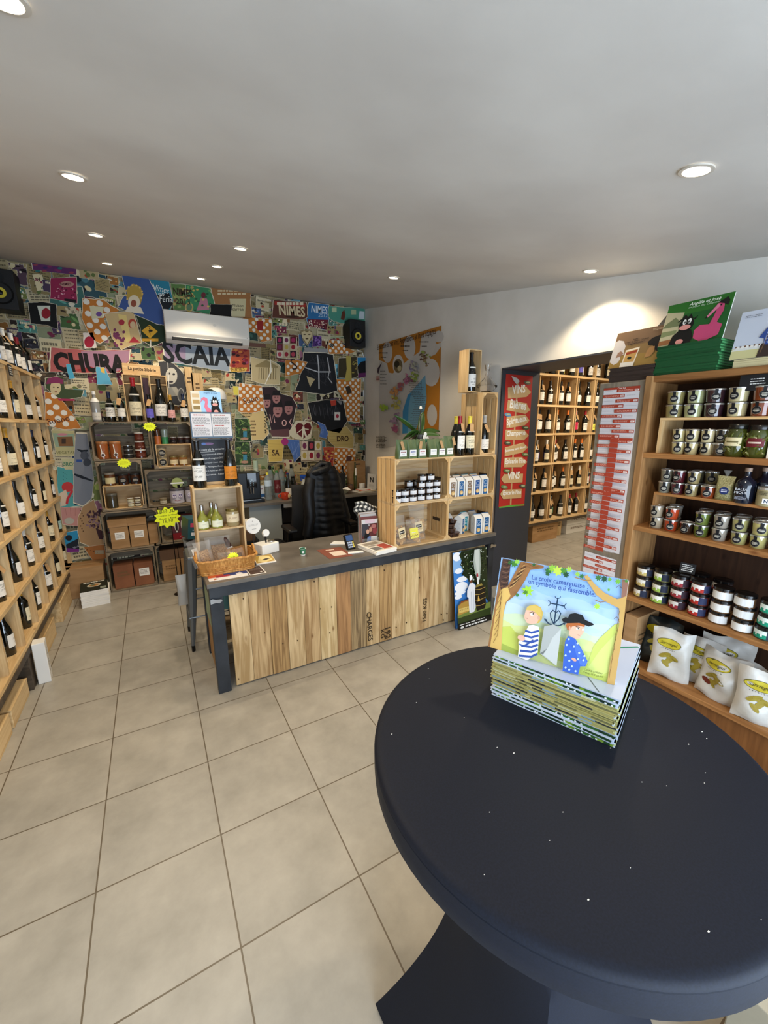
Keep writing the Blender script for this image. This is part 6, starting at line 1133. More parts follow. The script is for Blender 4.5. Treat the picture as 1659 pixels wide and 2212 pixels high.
poster('brown-pink poster of three hatted faces with curly letters, left of the heart', c5, [(20, 1150), (190, 1150), (290, 1250), (440, 1290), (500, 1400), (460, 1600), (400, 1840), (160, 1840), (120, 1600), (60, 1450)], '2c1c20', lambda a, P: ([(a.ell(x, y, rx, ry, 'a0706c'), a.ell(x-rx*.35, y-ry*.1, rx*.2, ry*.07, '3a1c1c'), a.ell(x+rx*.35, y-ry*.1, rx*.2, ry*.07, '3a1c1c'), a.ell(x, y+ry*.5, rx*.35, ry*.1, '4a1c20'), a.poly([(x-rx*1.1, y-ry*.4), (x-rx*.8, y-ry*1.2), (x+rx*.8, y-ry*1.3), (x+rx*1.1, y-ry*.4)], '17100f')) for x, y, rx, ry in ((90, 1360, 50, 85), (240, 1470, 65, 105), (390, 1450, 55, 85), (220, 1300, 55, 80))], a.line([(130, 1530), (150, 1650), (180, 1530), (200, 1650)], 12, 'd8a8a0'), a.ell(330, 1650, 34, 44, 'd8a8a0'), a.ell(330, 1650, 22, 32, '2c1c20'), a.line([(430, 1590), (405, 1640), (440, 1690)], 12, 'd8a8a0'), a.poly([(130, 1750), (400, 1730), (400, 1840), (160, 1840)], '5c3c3c')))
poster('cream poster with a dark red heart and a white matador', c5, [(385, 1790), (500, 1620), (700, 1640), (720, 1700), (700, 1860), (600, 1890), (460, 1860)], 'c9c0a4', lambda a, P: (a.poly([(600, 1870), (500, 1790), (485, 1700), (520, 1650), (570, 1655), (600, 1690), (640, 1650), (690, 1655), (710, 1710), (690, 1790)], '5c1418'), a.poly([(585, 1700), (610, 1700), (620, 1760), (650, 1840), (630, 1850), (600, 1790), (595, 1860), (575, 1860), (580, 1760)], 'd6cfb8'), a.line([(510, 1790), (590, 1730), (670, 1740)], 12, 'd6cfb8')))
poster('heart-shaped cream face drawing in the upper middle', c5, [(560, 360), (720, 370), (725, 470), (650, 575), (590, 500)], '7c6c48', lambda a, P: (a.poly([(650, 555), (575, 450), (572, 390), (610, 370), (645, 395), (680, 368), (712, 395), (708, 450)], 'c4b48c'), a.ell(612, 420, 18, 8, '3c2c1c'), a.ell(678, 420, 18, 8, '3c2c1c'), a.ell(645, 480, 22, 8, '3c2c1c')))
poster('cream building engraving of a columned temple in the middle', c2, [(550, 920), (720, 950), (800, 1000), (790, 1150), (680, 1150), (560, 1120)], 'b8a880', lambda a, P: ([a.line([(620+20*k, 1010), (618+20*k, 1110)], 6, '6c5c3c') for k in range(8)], a.poly([(590, 990), (680, 945), (780, 1000), (780, 1012), (590, 1005)], '8c7c54'), a.line([(715, 940), (720, 1040), (670, 1150)], [6, 12, 6], 'e0dccc')))
poster('yellow building plate lettered SA low in the middle', c5, [(100, 1880), (330, 1870), (300, 2180), (120, 2190)], 'c4a858', lambda a, P: (a.text('SA', (160, 2100), (265, 2100), '3c2418', bold=.03, h=1.2), [a.line([(110, 1900+40*k), (300, 1905+40*k)], 2, '8c7440') for k in range(7)]))
poster('yellow plate lettered DRO low at the right', c5, [(940, 1760), (1200, 1700), (1300, 1840), (1290, 2000), (1050, 1990), (950, 1900)], 'b8a264', lambda a, P: (a.text('DRO', (1065, 1905), (1230, 1900), '3c2418', bold=.03, h=1.2), [a.line([(960, 1800+38*k), (1280, 1790+38*k)], 2, '8c7848') for k in range(5)]))
poster('blue crumpled-looking scrap right of the heart', c5, [(790, 1630), (900, 1680), (940, 1790), (920, 1870), (820, 1840), (840, 1740)], '4a6aa8', lambda a, P: [a.line([(random.uniform(820, 920), random.uniform(1660, 1850)), (random.uniform(820, 920), random.uniform(1660, 1850))], 3, '7c94c4') for k in range(9)])
poster('blue scrap with magenta flowers beside the stamp grid', c5, [(330, 1870), (540, 1890), (560, 2100), (470, 2200), (440, 2080), (380, 1960)], '4868a4', lambda a, P: (a.ell(340, 1910, 50, 50, '9c2c6c'), [a.line([(random.uniform(400, 540), random.uniform(1900, 2150)), (random.uniform(400, 540), random.uniform(1900, 2150))], 3, '7c94c4') for k in range(9)]))
def stamps(x0, y0, nx, ny, dx, dy, seed):
    def f(a, P):
        r2 = random.Random(seed)
        for i in range(nx):
            for j in range(ny): x, y = x0+dx*i, y0+dy*j; a.poly([(x, y), (x+dx*.9, y), (x+dx*.9, y+dy*.92), (x, y+dy*.92)], r2.choice(['d0c8b4', 'c8b8a8', '5c1c28', '2c1c24', 'b4a488'])); a.ell(x+dx*.45, y+dy*.46, dx*.3, dy*.33, r2.choice(['8c1c2c', 'a83c4c', '6c2c4c', 'b09a4c', '9c2c58']), n=9)
    return f
poster('grid of six stamp-like cards with red emblems low in the middle', c5, [(560, 1900), (855, 1910), (850, 2180), (570, 2180)], '8c7c68', stamps(570, 1905, 3, 2, 95, 135, 4))
poster('grid of small red fruit stamps in the upper middle', c5, [(215, 450), (500, 460), (510, 760), (240, 740)], 'a89874', stamps(225, 455, 3, 3, 93, 98, 9))
for k, T_ in enumerate((WF.cr(400, 820, 6.9125),)):
    for j in (0, 1):
        poster('dark green foliage print behind the menu slate, %s of two' % ('upper', 'lower')[j], T_, [(725, 580+j*340), (945, 585+j*340), (975, 920+j*350), (740, 925+j*350)], '2c4020', lambda a, P, j=j: ([a.ell(random.uniform(740, 950), random.uniform(600, 900)+j*345, 30, 8, random.choice(['5c7c3c', '3c5c2c', '16240f', '7c9450']), n=7, rot=random.uniform(0, 3)) for k in range(46)], a.rect(850, 770+j*345, 905, 855+j*345, '3c7c94'), a.ell(870, 880+j*345, 60, 22, 'a88068', n=8), a.rect(835, 730+j*345, 905, 755+j*345, '9c7450')))
poster('cream tall sheet with printed columns right of the foliage prints', WF.cr(400, 820, 6.9125), [(800, 500), (1150, 450), (1230, 800), (1150, 890), (980, 900), (940, 600)], 'c9b078', lambda a, P: (a.dashes(840, 500, 980, 560, 3, '3c2c1c', seed=3), [a.dashes(960, 600+50*k, 1040, 640+50*k, 1, '5c4428', seed=k) for k in range(5)], [a.ell(1180+random.uniform(-14, 30), 470+14*k, 12, 7, '1c1410', n=6) for k in range(24)]))
poster('cream VEGETAL plate with a cottage picture beside the left rack', c3, [(630, 50), (900, 60), (915, 350), (690, 355)], 'b4ac7c', lambda a, P: (a.poly([(645, 85), (895, 95), (905, 245), (680, 250)], '8ca088'), a.poly([(700, 130), (880, 125), (890, 240), (720, 240)], '7a5430'), a.rect(750, 150, 800, 210, '3c2c20'), a.ell(760, 100, 60, 14, 'c07c88'), a.text('VEGETAL', (690, 330), (910, 325), '5c5c34')))
poster('green lettered BROS card under the VEGETAL plate', c3, [(740, 385), (915, 385), (910, 515), (790, 510)], 'b8b48c', lambda a, P: a.text('BROS', (765, 470), (915, 475), '2f6c54', bold=.02, h=1.3))
poster('grey spotted-feather poster left of the old crates', c3, [(920, 90), (1050, 95), (1130, 640), (1100, 860), (1000, 940), (890, 900), (890, 500)], '7c8088', lambda a, P: (a.line([(930, 275), (990, 300), (1060, 290)], [4, 34, 20], '141a24'), a.ell(1020, 350, 50, 50, '4a4e58'), a.ell(1050, 430, 46, 46, '3c4048'), a.line([(900, 570), (980, 600), (1120, 650)], [20, 34, 14], '141a24'), a.rect(925, 395, 990, 425, '2c4c8c')))
poster('teal, red and cream figure poster beside the left rack', c3, [(700, 480), (880, 520), (900, 700), (980, 940), (740, 965), (700, 700)], '4a9494', lambda a, P: (a.ell(820, 720, 70, 60, 'b03434'), a.poly([(720, 800), (800, 750), (830, 850), (800, 940), (740, 950)], 'c9b49c'), a.line([(880, 760), (820, 860), (810, 920)], 30, 'b02c34'), a.poly([(880, 830), (920, 830), (975, 930), (900, 935)], '24384c'), [a.ell(770+k % 3*20, 550+k*14, 5, 5, '1c4c4c', n=6) for k in range(8)]))
poster('pink carton print below the teal figure poster', c3, [(740, 960), (985, 965), (940, 1180), (760, 1160)], 'b48078', lambda a, P: ([a.line([(790+60*k, 965), (810+50*k, 1060)], 3, '8c5450') for k in range(3)], a.ell(840, 1120, 60, 40, 'a8a294', n=9)))
poster('blue and purple bull poster low beside the left rack', c3, [(770, 1260), (935, 1235), (960, 1480), (810, 1490)], '2a84ac', lambda a, P: (a.poly([(800, 1400), (940, 1330), (960, 1450), (810, 1450)], '1a2028'), a.ell(835, 1320, 40, 34, '1a1c20'), a.poly([(810, 1440), (955, 1450), (955, 1485), (815, 1488)], '6c2470'), a.text('2014', (890, 1450), (955, 1425), 'b8b8c8')))
poster('large tan round print with a purple-brown bouquet left of the old crates', c3, [(1130, 870), (1000, 950), (945, 1080), (940, 1250), (970, 1370), (1080, 1420), (1250, 1400), (1200, 1100)], 'a8845c', lambda a, P: ([a.ell(1110+random.uniform(-60, 80), 1080+random.uniform(-70, 120), 20, 12, random.choice(['4c2c34', '6c4c54', '3c2028', '8c6c70']), n=7, rot=random.uniform(0, 3)) for k in range(34)], [a.ell(975+15*(k % 3), 1000+30*k, 8, 8, '5c4024', n=8) for k in range(9)], a.poly([(1150, 1200), (1230, 1240), (1240, 1340), (1190, 1330)], '3c1c20')))
poster('orange-brown print under the round bouquet print', c3, [(1010, 1430), (1250, 1400), (1280, 1560), (1120, 1590)], 'a06430', lambda a, P: (a.rect(1145, 1465, 1250, 1510, '9c8c70'), [a.ell(1050+40*k, 1460+10*k, 6, 6, '4c2c14', n=6) for k in range(4)]))
poster('red and orange leaf poster just right of the SCAIA banner', c2, [(400, 840), (540, 860), (540, 1040), (440, 1050), (370, 1000)], 'a04830', lambda a, P: ([a.ell(random.uniform(400, 530), random.uniform(860, 1000), 18, 12, random.choice(['7c1c28', 'c87838', '3c1418', '8c3c5c']), n=7) for k in range(24)], a.poly([(370, 1010), (520, 1010), (510, 1040), (380, 1045)], 'c9a84c'), a.text('NIMES', (385, 1038), (500, 1036), '5c2c14')))
poster('yellow note paper pinned left of the Suen scrap', c2, [(400, 1165), (490, 1175), (480, 1245), (405, 1240)], 'd6c850')
poster('purple grape picture in the upper right middle', c5, [(730, 430), (850, 450), (850, 580), (720, 590)], '4c2c6c', lambda a, P: [a.ell(random.uniform(740, 840), random.uniform(450, 570), 12, 12, random.choice(['7c4c9c', '2c1c4c', '8c6cac']), n=7) for k in range(26)])
poster('black and gold jungle strip left of the tall polka-dot scrap', c5, [(1090, 750), (1340, 730), (1360, 1000), (1240, 1040), (1080, 1010)], '3c3420', lambda a, P: (a.poly([(1190, 720), (1260, 720), (1270, 1050), (1170, 1080), (1200, 900)], 'b09c4c'), [a.ell(random.uniform(1280, 1350), random.uniform(780, 980), 10, 8, 'a09044', n=6) for k in range(14)]))
poster('blue and black poster edge beside the right corner', c5, [(1350, 740), (1480, 740), (1470, 1000), (1360, 1030)], '2a7cac', lambda a, P: (a.poly([(1350, 860), (1400, 800), (1480, 780), (1475, 960), (1360, 960)], '141418'), a.poly([(1360, 960), (1470, 950), (1465, 1005), (1360, 1030)], '5c2454')))
poster('cream vintage advert with a reddish flower beside the cards, left of the kraft bag', c6, [(850, 30), (980, 30), (975, 300), (900, 300)], 'a84c34', lambda a, P: [a.ell(random.uniform(865, 965), random.uniform(50, 280), 16, 12, random.choice(['c9a05c', '7c2c4c', 'd8b890', '8c1c24']), n=7) for k in range(26)])
# ---- air conditioner
t = thing('air_conditioner', 'white wall-mounted air conditioner on the collage wall', 'air conditioner', (.695, 5.17, 2.62))
prof = [(-.1, .31), (.10, .33), (.10, .0), (.02, -.0), (-.06, .03), (-.105, .09)]
M_AC = mat('ac_white', 'd9d6ce', .3)
mb = MB(); n = len(prof); mb.add([(-.43, y, z) for y, z in prof]+[(.43, y, z) for y, z in prof], [tuple(range(n)), tuple(range(2*n-1, n-1, -1))]+[(i, i+n, (i+1) % n+n, (i+1) % n) for i in range(n)])
mb.build('housing', M_AC, t, bevel=.008); MB().box((-.36, -.095, .005), (.34, -.03, .03), M=Matrix.Rotation(-.5, 4, 'X')).build('louvre', M_AC, t); bx('air_slot', (-.37, -.075, .022), (.35, -.02, .058), M_BLACKM, t)
a = Art(Frame((0, -.1065, 0), (1, 0, 0), (0, 0, 1))); a.ell(.06, .2, .02, .012, 'c4c4c0'); a.ell(.40, .1, .006, .006, '9c9c98'); a.build('badge', t)
def speaker(x, z, w, h, label):
    t = thing('loudspeaker', label, 'speaker', (x, YB-.118, z), group='studio loudspeakers'); bx('cabinet', (-w/2, -.11, 0), (w/2, .11, h), mat('speaker_black', '100f10', .5), t, .005); Mx = Matrix.Translation((0, -.111, h*.40)) @ Matrix.Rotation(PI/2, 4, 'X')
    wr = MB().lathe([(w*.42, 0), (w*.42, .006), (w*.36, .004)], n=40, cap=False, M=Mx).build('woofer', M_BLACK, t, smooth=True)
    MB().lathe([(w*.20, .006), (w*.20, .009), (w*.10, .007)], n=40, cap=False, M=Mx).build('woofer_cone', mat('cone_yellow', 'c9b83c', .4), wr, smooth=True); MB().lathe([(w*.1, .003), (w*.06, .010), (.001, .012)], n=24, cap=False, M=Mx).build('dust_cap', M_BLACK, wr, smooth=True)
    MB().lathe([(w*.2, .001), (w*.2, .006), (w*.08, .002), (.001, .006)], n=24, cap=False, M=Matrix.Translation((0, -.111, h*.78)) @ Matrix.Rotation(PI/2, 4, 'X')).build('tweeter', M_BLACKM, t, smooth=True); bx('bracket', (-.03, .10, h*.4), (.03, .114, h*.6), M_BLACKM, t)
speaker(2.50, 2.745, .225, .33, 'black loudspeaker with a yellow cone ring high in the right corner of the collage wall'); speaker(-1.005, 2.765, .225, .33, 'black loudspeaker with a yellow cone ring at the left edge, high above the wine rack')
t = thing('wall_cable', 'white cable looping from the right loudspeaker into the corner', 'cable', (2.56, 5.24, 2.7)); MB().tube([(0, 0, .06), (.04, 0, .03), (.09, 0, .03), (.112, 0, -.03), (.11, 0, -.12), (.115, .02, -.3), (.115, .02, -2.6)], .006, 8).build('cable_run', M_WHITE, t, smooth=True)
t = thing('pipe_casing', 'thin horizontal pipe casing papered over with collage across the right of the back wall', 'pipe', (1.9, 5.265, 2.69)); a = Art(Frame((0, 0, 0), (1, 0, 0), (0, 0, 1)))
mb = MB(); rd = random.Random(5); x = -.95
while x < .66:
    w_ = rd.uniform(.05, .18); mb.box((x, -.012, -.02+.02*x*0), (min(x+w_, .68), .012, .02), col=lin(rd.choice(PALC+['8c8c8c', '6c4a3c', 'b8742c', '7c3450']))); x += w_
mb.build('papered_casing', PRINT, t)
# ================================================================ old crates by the collage wall
go = 'weathered crates stacked against the collage wall'; OM = (M_OLD, M_OLD, M_OLDZ)
YO0, YO1 = 4.95, 5.24
def oc(lb, x0, x1, z0, z1): crate(lb, x0, x1, YO0, YO1, z0, z1, go, OM, th=.014)
oc('weathered crate, top left of the stack by the collage wall, with tall spoon jars', -.505, .008, 1.40, 1.785); oc('weathered upright crate, second down on the left, with dark jars over a pine box', -.50, -.10, .88, 1.395)
oc('weathered crate, third down on the left of the stack, with two labelled cartons', -.52, -.01, .45, .875); oc('weathered crate, bottom left of the stack, with two brown cartons', -.53, -.09, .003, .445)
oc('weathered upright crate, top right of the stack, with tins over a pine box', .012, .415, 1.29, 1.785); oc('weathered crate, second down on the right of the stack, with skull-painted tins', -.085, .42, .885, 1.285)
oc('weathered crate, third down on the right of the stack, holding a boxed bottle set', 0.0, .42, .47, .88); oc('weathered crate, bottom right of the stack, with several brown cartons', -.08, .42, .003, .465)
def pinebox(lb, x0, x1, z0, z1):
    t = thing('wooden_box', lb, 'box', ((x0+x1)/2, 5.07, z0), group='small pine boxes in the old crates'); w2 = (x1-x0)/2; h = z1-z0
    for n_, a_, b_ in (('side', (-w2, -.1, 0), (-w2+.008, .1, h)), ('side', (w2-.008, -.1, 0), (w2, .1, h)), ('base', (-w2+.008, -.1, 0), (w2-.008, .1, .008)), ('top', (-w2+.008, -.1, h-.008), (w2-.008, .1, h)), ('back', (-w2+.008, .092, .008), (w2-.008, .1, h-.008))): bx(n_, a_, b_, M_PINEX, t)
pinebox('small open pine box in the upright left crate, with four little white-lidded jars', -.47, -.125, .896, 1.14); pinebox('small open pine box in the top right crate with round-labelled jars', .045, .39, 1.306, 1.55)
def cyl(name, label, x, y, z, r, h, body, lid, group=None, lab=None, cat='jar', lidm=0, dark=None):
    t = thing(name, label, cat, (x, y, z), group=group); MB().lathe([(r*.94, 0), (r, .003), (r, h*.84), (r*.94, h*.88)], n=20).build('jar_body', mat('body_'+body, body, .12, coat=.5), t, smooth=True)
    MB().lathe([(r*.97, h*.86), (r*1.0, h*.88), (r*1.0, h*.98), (r*.95, h), (.001, h)], n=20, cap=False).build('lid', mat('plid_'+lid, lid, .3, metal=lidm), t, smooth=True)
    if lab: patch(r, h*.15, h*.62, 130, lab[0], lab[1], int(x*1000) % 50, 12, 6).build('label', PRINT, t)
    return t
for i, x in enumerate((-.425, -.315)):
    t = cyl('spice_jar', 'tall cork-lidded orange-brown jar with a white spoon, %s of two in the top left crate' % ('left', 'right')[i], x, 5.02, 1.415, .052, .175, '8a4c24', 'a06c44', 'spoon jars')
    a = Art(Frame((0, -.0535, 0), (1, 0, 0), (0, 0, 1))); a.line([(-.012, .145), (-.004, .05)], .008, 'dcd8d0'); a.ell(0, .042, .02, .02, 'dcd8d0'); a.ell(0, .042, .014, .014, '4c3c38'); a.build('spoon', t)
for k in range(3): cyl('food_tin', 'small dark tin with silver lid in the top left crate, %s of its pile' % ['bottom', 'middle', 'top'][k], -.205, 5.02, 1.415+.045*k, .042, .044, '1a1a1a', 'a8a8a4', 'dark tins', ('24211e', 'b8b4a8'), 'tin', .7)
for k in range(3): cyl('jam_jar', 'brown jam jar with pale lid in the top left crate, %s of its pile' % ['bottom', 'middle', 'top'][k], -.095, 5.02, 1.415+.088*k, .05-.004*k, .086, '4a1c10', 'c9c4bc', 'brown jam jars', ('5a2a1c', 'b89484'))
cyl('preserve_jar', 'jar with cream label over grey band in the upright left crate', -.40, 5.04, 1.141, .048, .13, '5a3418', '8c8478', None, ('cfc294', '7a5a34'))
for i, x in enumerate((-.285, -.175)):
    t = cyl('preserve_jar', 'dark jar with a round black label in the upright left crate, %s one' % ('left', 'right')[i], x, 5.04, 1.141, .048, .11, '3a2014', '2a2a2c', 'dark jars with round labels'); a = Art(Frame((0, -.050, .045), (1, 0, 0), (0, 0, 1))); a.ell(0, 0, .03, .03, '131314'); a.dashes(-.022, -.014, .022, .014, 3, 'c4beb0', seed=i); a.build('round_label', t)
t = cyl('preserve_jar', 'jar of dark dried fruit with a printed cloth top in the lower pine box', -.405, 5.02, .905, .048, .15, '3a3426', '5a5850', None)
for i, (x, k) in enumerate(((-.245, 0), (-.245, 1), (-.18, 0), (-.18, 1))): cyl('food_tin', 'little jar with white lid in the lower pine box, %s %s' % (['left', 'left', 'right', 'right'][i], ['bottom', 'top'][k]), x, 5.0, .905+.048*k, .03, .046, '8a7a54' if i < 2 else '4a3a2c', 'd4d0c8', 'little white-lidded jars', ('c9c4a8', '5a5244'), 'jar')
t = thing('drink_can', 'orange can with a clear top in the top right crate', 'can', (.075, 5.03, 1.551)); MB().lathe([(.03, 0), (.03, .085)], n=18).build('wrap', mat('orange_wrap', 'b0602c', .4), t, smooth=True); MB().lathe([(.03, .085), (.03, .15), (.02, .16), (.001, .162)], n=18, cap=False).build('clear_top', mat('amber_top', '4a2c1c', .1, coat=.6), t, smooth=True)
t = thing('drink_can', 'green can with a clear top in the top right crate', 'can', (.145, 5.03, 1.551)); MB().lathe([(.032, 0), (.032, .075)], n=18).build('wrap', mat('green_wrap', '2f7a4c', .4), t, smooth=True); MB().lathe([(.032, .075), (.032, .15), (.022, .16), (.001, .162)], n=18, cap=False).build('clear_top', mat('grey_top', '7c8a84', .1, coat=.6), t, smooth=True)
for i, x in enumerate((.225, .295, .36)): cyl('jam_jar', 'small dark jam jar with silver lid in the top right crate, %s of three' % ['left', 'middle', 'right'][i], x, 5.03, 1.551, .033, .075, '2c1412', 'b4b0ac', 'three small jam jars', ('1c1416', '9c948c'), 'jar', .5)
for k in range(2):
    t = cyl('preserve_jar', 'pale jar with a round black label in the upper pine box, %s one' % ('lower', 'upper')[k], .10, 5.02, 1.315+.10*k, .045, .098, '9c8c6c', '8c8068', 'pale round-label jars'); a = Art(Frame((0, -.047, .045), (1, 0, 0), (0, 0, 1))); a.ell(0, 0, .034, .034, '131314'); a.dashes(-.022, -.014, .022, .014, 3, 'c4beb0', seed=k); a.build('round_label', t)
for i, (x, y) in enumerate(((.21, 5.05), (.30, 5.01))): cyl('honey_jar', 'amber jar with gold lid and cream label in the upper pine box, %s one' % ('left', 'right')[i], x, y, 1.315, .043, .105, '7a5228', '9c8c5c', 'amber jars', ('d0c09a', '7a6a4c'), 'jar', .6)
for i, x in enumerate((.20, .355)):
    t = thing('painted_tin', 'large round tin painted with sugar skulls, %s one' % ('left', 'right')[i], 'tin', (x, 5.04, .90), group='skull tins'); MB().lathe([(.068, 0), (.072, .004), (.072, .14)], n=28).build('tin_body', mat('tin_pale', 'b4aeb4', .35), t, smooth=True); MB().lathe([(.073, .138), (.073, .158), (.066, .164), (.001, .166)], n=28, cap=False).build('lid', mat('tin_lid', '4a464c', .3), t, smooth=True)
    a = Art(Frame((0, -.0745, 0), (1, 0, 0), (0, 0, 1)))
    for sx in (-.03, .03):
        a.ell(sx, .085, .024, .03, '8c849c'); a.ell(sx, .088, .02, .026, 'c4bec8'); a.ell(sx-.008, .092, .006, .008, '4a3c6c'); a.ell(sx+.008, .092, .006, .008, '4a3c6c'); a.ell(sx, .076, .003, .004, '3c2c34'); a.line([(sx-.01, .066), (sx+.01, .066)], .003, '6c2c34')
    a.line([(-.03, .035), (0, .028), (.03, .035)], .004, '8c2c34'); a.build('painting', t)
t = thing('display_disc', 'round green card disc with a white band standing on the left skull tin', 'sign', (.215, 5.02, 1.068)); M = Matrix.Translation((0, 0, .055)) @ Matrix.Rotation(PI/2, 4, 'X'); MB().lathe([(.001, -.002), (.056, -.002), (.056, .002), (.001, .002)], n=32, cap=False, M=M).build('disc', mat('disc_green', '9aa45c', .5), t); bx('band', (-.066, -.004, .045), (.066, -.0025, .06), M_WHITE, t); MB().lathe([(.012, 0), (.014, .03), (.001, .032)], n=12, cap=False, M=Matrix.Translation((.01, -.005, 0))).build('figure_foot', M_BLACK, t)
cyl('honey_jar', 'small domed jar with a bear-like silver label in the crate of skull tins', .06, 5.0, .90, .036, .07, '6a5c40', 'a89c84', None, ('b4ac98', '4a443c'), 'jar', .5)
for i, (x, w) in enumerate(((-.385, .165), (-.21, .165))): carton('labelled_carton', 'cardboard carton with a white address label in the third left crate, %s one' % ('left', 'right')[i], (x, 5.08, .466), w, .2, .235, M_CARD, lab=1, seam=False, group='labelled cartons'); carton('lid_carton', 'flat cardboard carton lying on the labelled one, %s one' % ('left', 'right')[i], (x-.005, 5.075, .7015), w+.01, .2, .08, M_CARD, seam=False, marks=False, group='flat cartons in the third left crate')
carton('cardboard_carton', 'small plain carton at the right of the third left crate', (-.075, 5.1, .466), .09, .18, .22, M_CARD, seam=False, marks=False)
M_CARD2 = noisy('red_cardboard', '7c4e34', '8f5c3e', 5, .85)
for i, x in enumerate((-.40, -.21)): carton('cardboard_carton', 'reddish brown carton in the bottom left crate, %s' % ('plain left one', 'right one with a white label')[i], (x, 5.08, .019), .18, .2, .26, M_CARD2, lab=i or None, seam=False, group='reddish cartons')
for i, x in enumerate((.06, .25)): carton('cardboard_carton', 'brown carton in the bottom right crate, %s' % ('left one with printed lines', 'right one with a white label')[i], (x, 5.08, .019), .18, .2, .25, M_CARD, lab=i or None, seam=False, group='cartons in the bottom right crate'); carton('flat_carton', 'shallow dark cardboard box stacked in the bottom right crate, %s one' % ('left', 'right')[i], (x-.01, 5.08, .27), .185, .22, .11, mat('dark_card', '5c4330', .8), seam=False, marks=False, group='shallow boxes')
t = thing('boxed_bottle_set', 'dark red display box with three bottle cut-outs in the third right crate', 'box', (.22, 5.04, .486)); bx('box_body', (-.11, -.06, 0), (.11, .06, .27), mat('deep_red', '4a1418', .4), t, .002); a = Art(Frame((0, -.0605, 0), (1, 0, 0), (0, 0, 1))); a.rect(-.11, 0, .11, .075, '7c1820'); a.dashes(-.04, .03, .05, .042, 1, 'c9a8a0', ragged=False)
for k in range(3): a.ell(-.062+.065*k, .16, .022, .065, 'b8b4b0'); a.ell(-.062+.065*k, .15, .011, .05, '1c1418'); a.rect(-.07+.065*k, .085, -.054+.065*k, .1, 'dcdcdc')
a.build('cut_outs', t)
# bottles above the old crates
ob = 'bottles on top of the old crates'; zt_ = 1.786
t = thing('spirit_bottle', 'clear glass spirit bottle with white cap, leftmost on the old crates', 'bottle', (-.435, 5.05, zt_)); MB().lathe([(.038, 0), (.04, .004), (.04, .17), (.034, .2), (.015, .235), (.014, .27)], n=24).build('glass_body', mat('frosted_glass', '8f8f8c', .12, coat=.7, spec=.7), t, smooth=True); MB().lathe([(.017, .262), (.017, .295), (.001, .296)], n=16, cap=False).build('cap', M_WHITE, t, smooth=True); MB().lathe([(.039, .19), (.03, .215), (.02, .232)], n=16, cap=False).build('neck_paper', M_WHITE, t, smooth=True); patch(.04, .02, .09, 120, 'cfcac0', '8c867c', 5, 12, 6).build('label', PRINT, t)
bottle(('champagne', 'navy', 'white', False, 41, .92), (-.315, 5.05, zt_), .0, 'champagne-shaped bottle with white label right of the clear spirit bottle', ob)
bottle(('bordeaux', 'black', 'white', True, 44, .95), (-.22, 5.03, zt_), .1, 'slim dark bottle with kraft tag just left of the first magnum box', ob)
for i, (x0, x1) in enumerate(((-.175, -.005), (.06, .225))):
    t = thing('wooden_bottle_box', 'open pine magnum box on the old crates, %s one' % ('left', 'right')[i], 'box', ((x0+x1)/2, 5.10, zt_), group='magnum boxes'); w2 = (x1-x0)/2; H = .475
    for n_, a_, b_ in (('side', (-w2, -.07, 0), (-w2+.01, .07, H)), ('side', (w2-.01, -.07, 0), (w2, .07, H)), ('base', (-w2+.01, -.07, 0), (w2-.01, .07, .01)), ('top', (-w2+.01, -.07, H-.01), (w2-.01, .07, H)), ('neck_bar', (-w2+.01, -.07, .375), (w2-.01, .05, .385)), ('back', (-w2+.01, .062, .01), (w2-.01, .07, H-.01))): bx(n_, a_, b_, M_PINE if n_ != 'back' else M_CRATEZ, t)
bottle(('burgundy', 'red', 'cream', False, 51, 1.42), (-.09, 5.03, zt_+.011), 0, 'magnum with red wax capsule and cream drawing label in the left pine box', ob)
bottle(('burgundy', 'black', 'white', False, 54, 1.42), (.142, 5.03, zt_+.011), 0, 'magnum with black capsule and grey-white label in the right pine box', ob)
t = thing('wooden_sign', 'small pine sign lettered La petite Sibérie on top of the magnum boxes', 'sign', (.01, 5.09, 2.262), rot=(0, .025, 0)); bx('board', (-.175, -.006, 0), (.165, .006, .105), M_PINEX, t); a = Art(Frame((0, -.0065, 0), (1, 0, 0), (0, 0, 1))); a.text('La petite Sibérie', (-.125, .045), (.125, .04), '2c1c10', bold=.02, h=1.2); a.build('lettering', t)
bx('red_box', (0, 0, 0), (.001, .001, .001), M_BLACK) if 0 else None
t = thing('bottle_carton', 'narrow plum-coloured bottle carton between the two magnum boxes', 'box', (.026, 5.13, zt_)); bx('box_body', (-.026, -.03, 0), (.026, .03, .45), mat('plum', '3a1620', .5), t)
bottle(('bordeaux', 'black', 'violet', True, 61, .92), (.035, 4.99, zt_), 0, 'dark bottle with violet label and kraft tag between the magnum boxes', ob)
bottle(('bordeaux', 'gold', 'pink', False, 64, .92), (.235, 4.98, zt_), 0, 'bottle with gold capsule and pink label in front of the right magnum box', ob)
bottle(('champagne', 'navy', 'white', True, 65, .92), (.36, 5.02, zt_), 0, 'round-shouldered bottle with white neck band and tag at the right end of the old crates', ob)
star('price_star', 'yellow star price card hanging over the seam of the two top crates', (.015, 4.945, 1.735), .05, 0, [], 14)
star('price_star', 'yellow star price card clipped below the top left crate', (-.255, 4.945, 1.37), .052, 0, [], 14)
star('price_star', 'large yellow star price card lettered BIB 3L in front of the old crates', (.075, 4.55, .84), .115, 0, [('BIB 3L', .6, .35), ('Costières de Nîmes', .75, .08), ('Rouge - Rosé', .65, -.2), ('16,50', .4, -.5)], 11, sx=1.1)
t = thing('card_stick', 'thin black rod holding up the large yellow star card', 'stand', (.10, 4.56, 0)); MB().tube([(0, 0, 0), (0, 0, .82)], .004).lathe([(.05, 0), (.05, .006)], n=20).build('rod', M_BLACK, t)
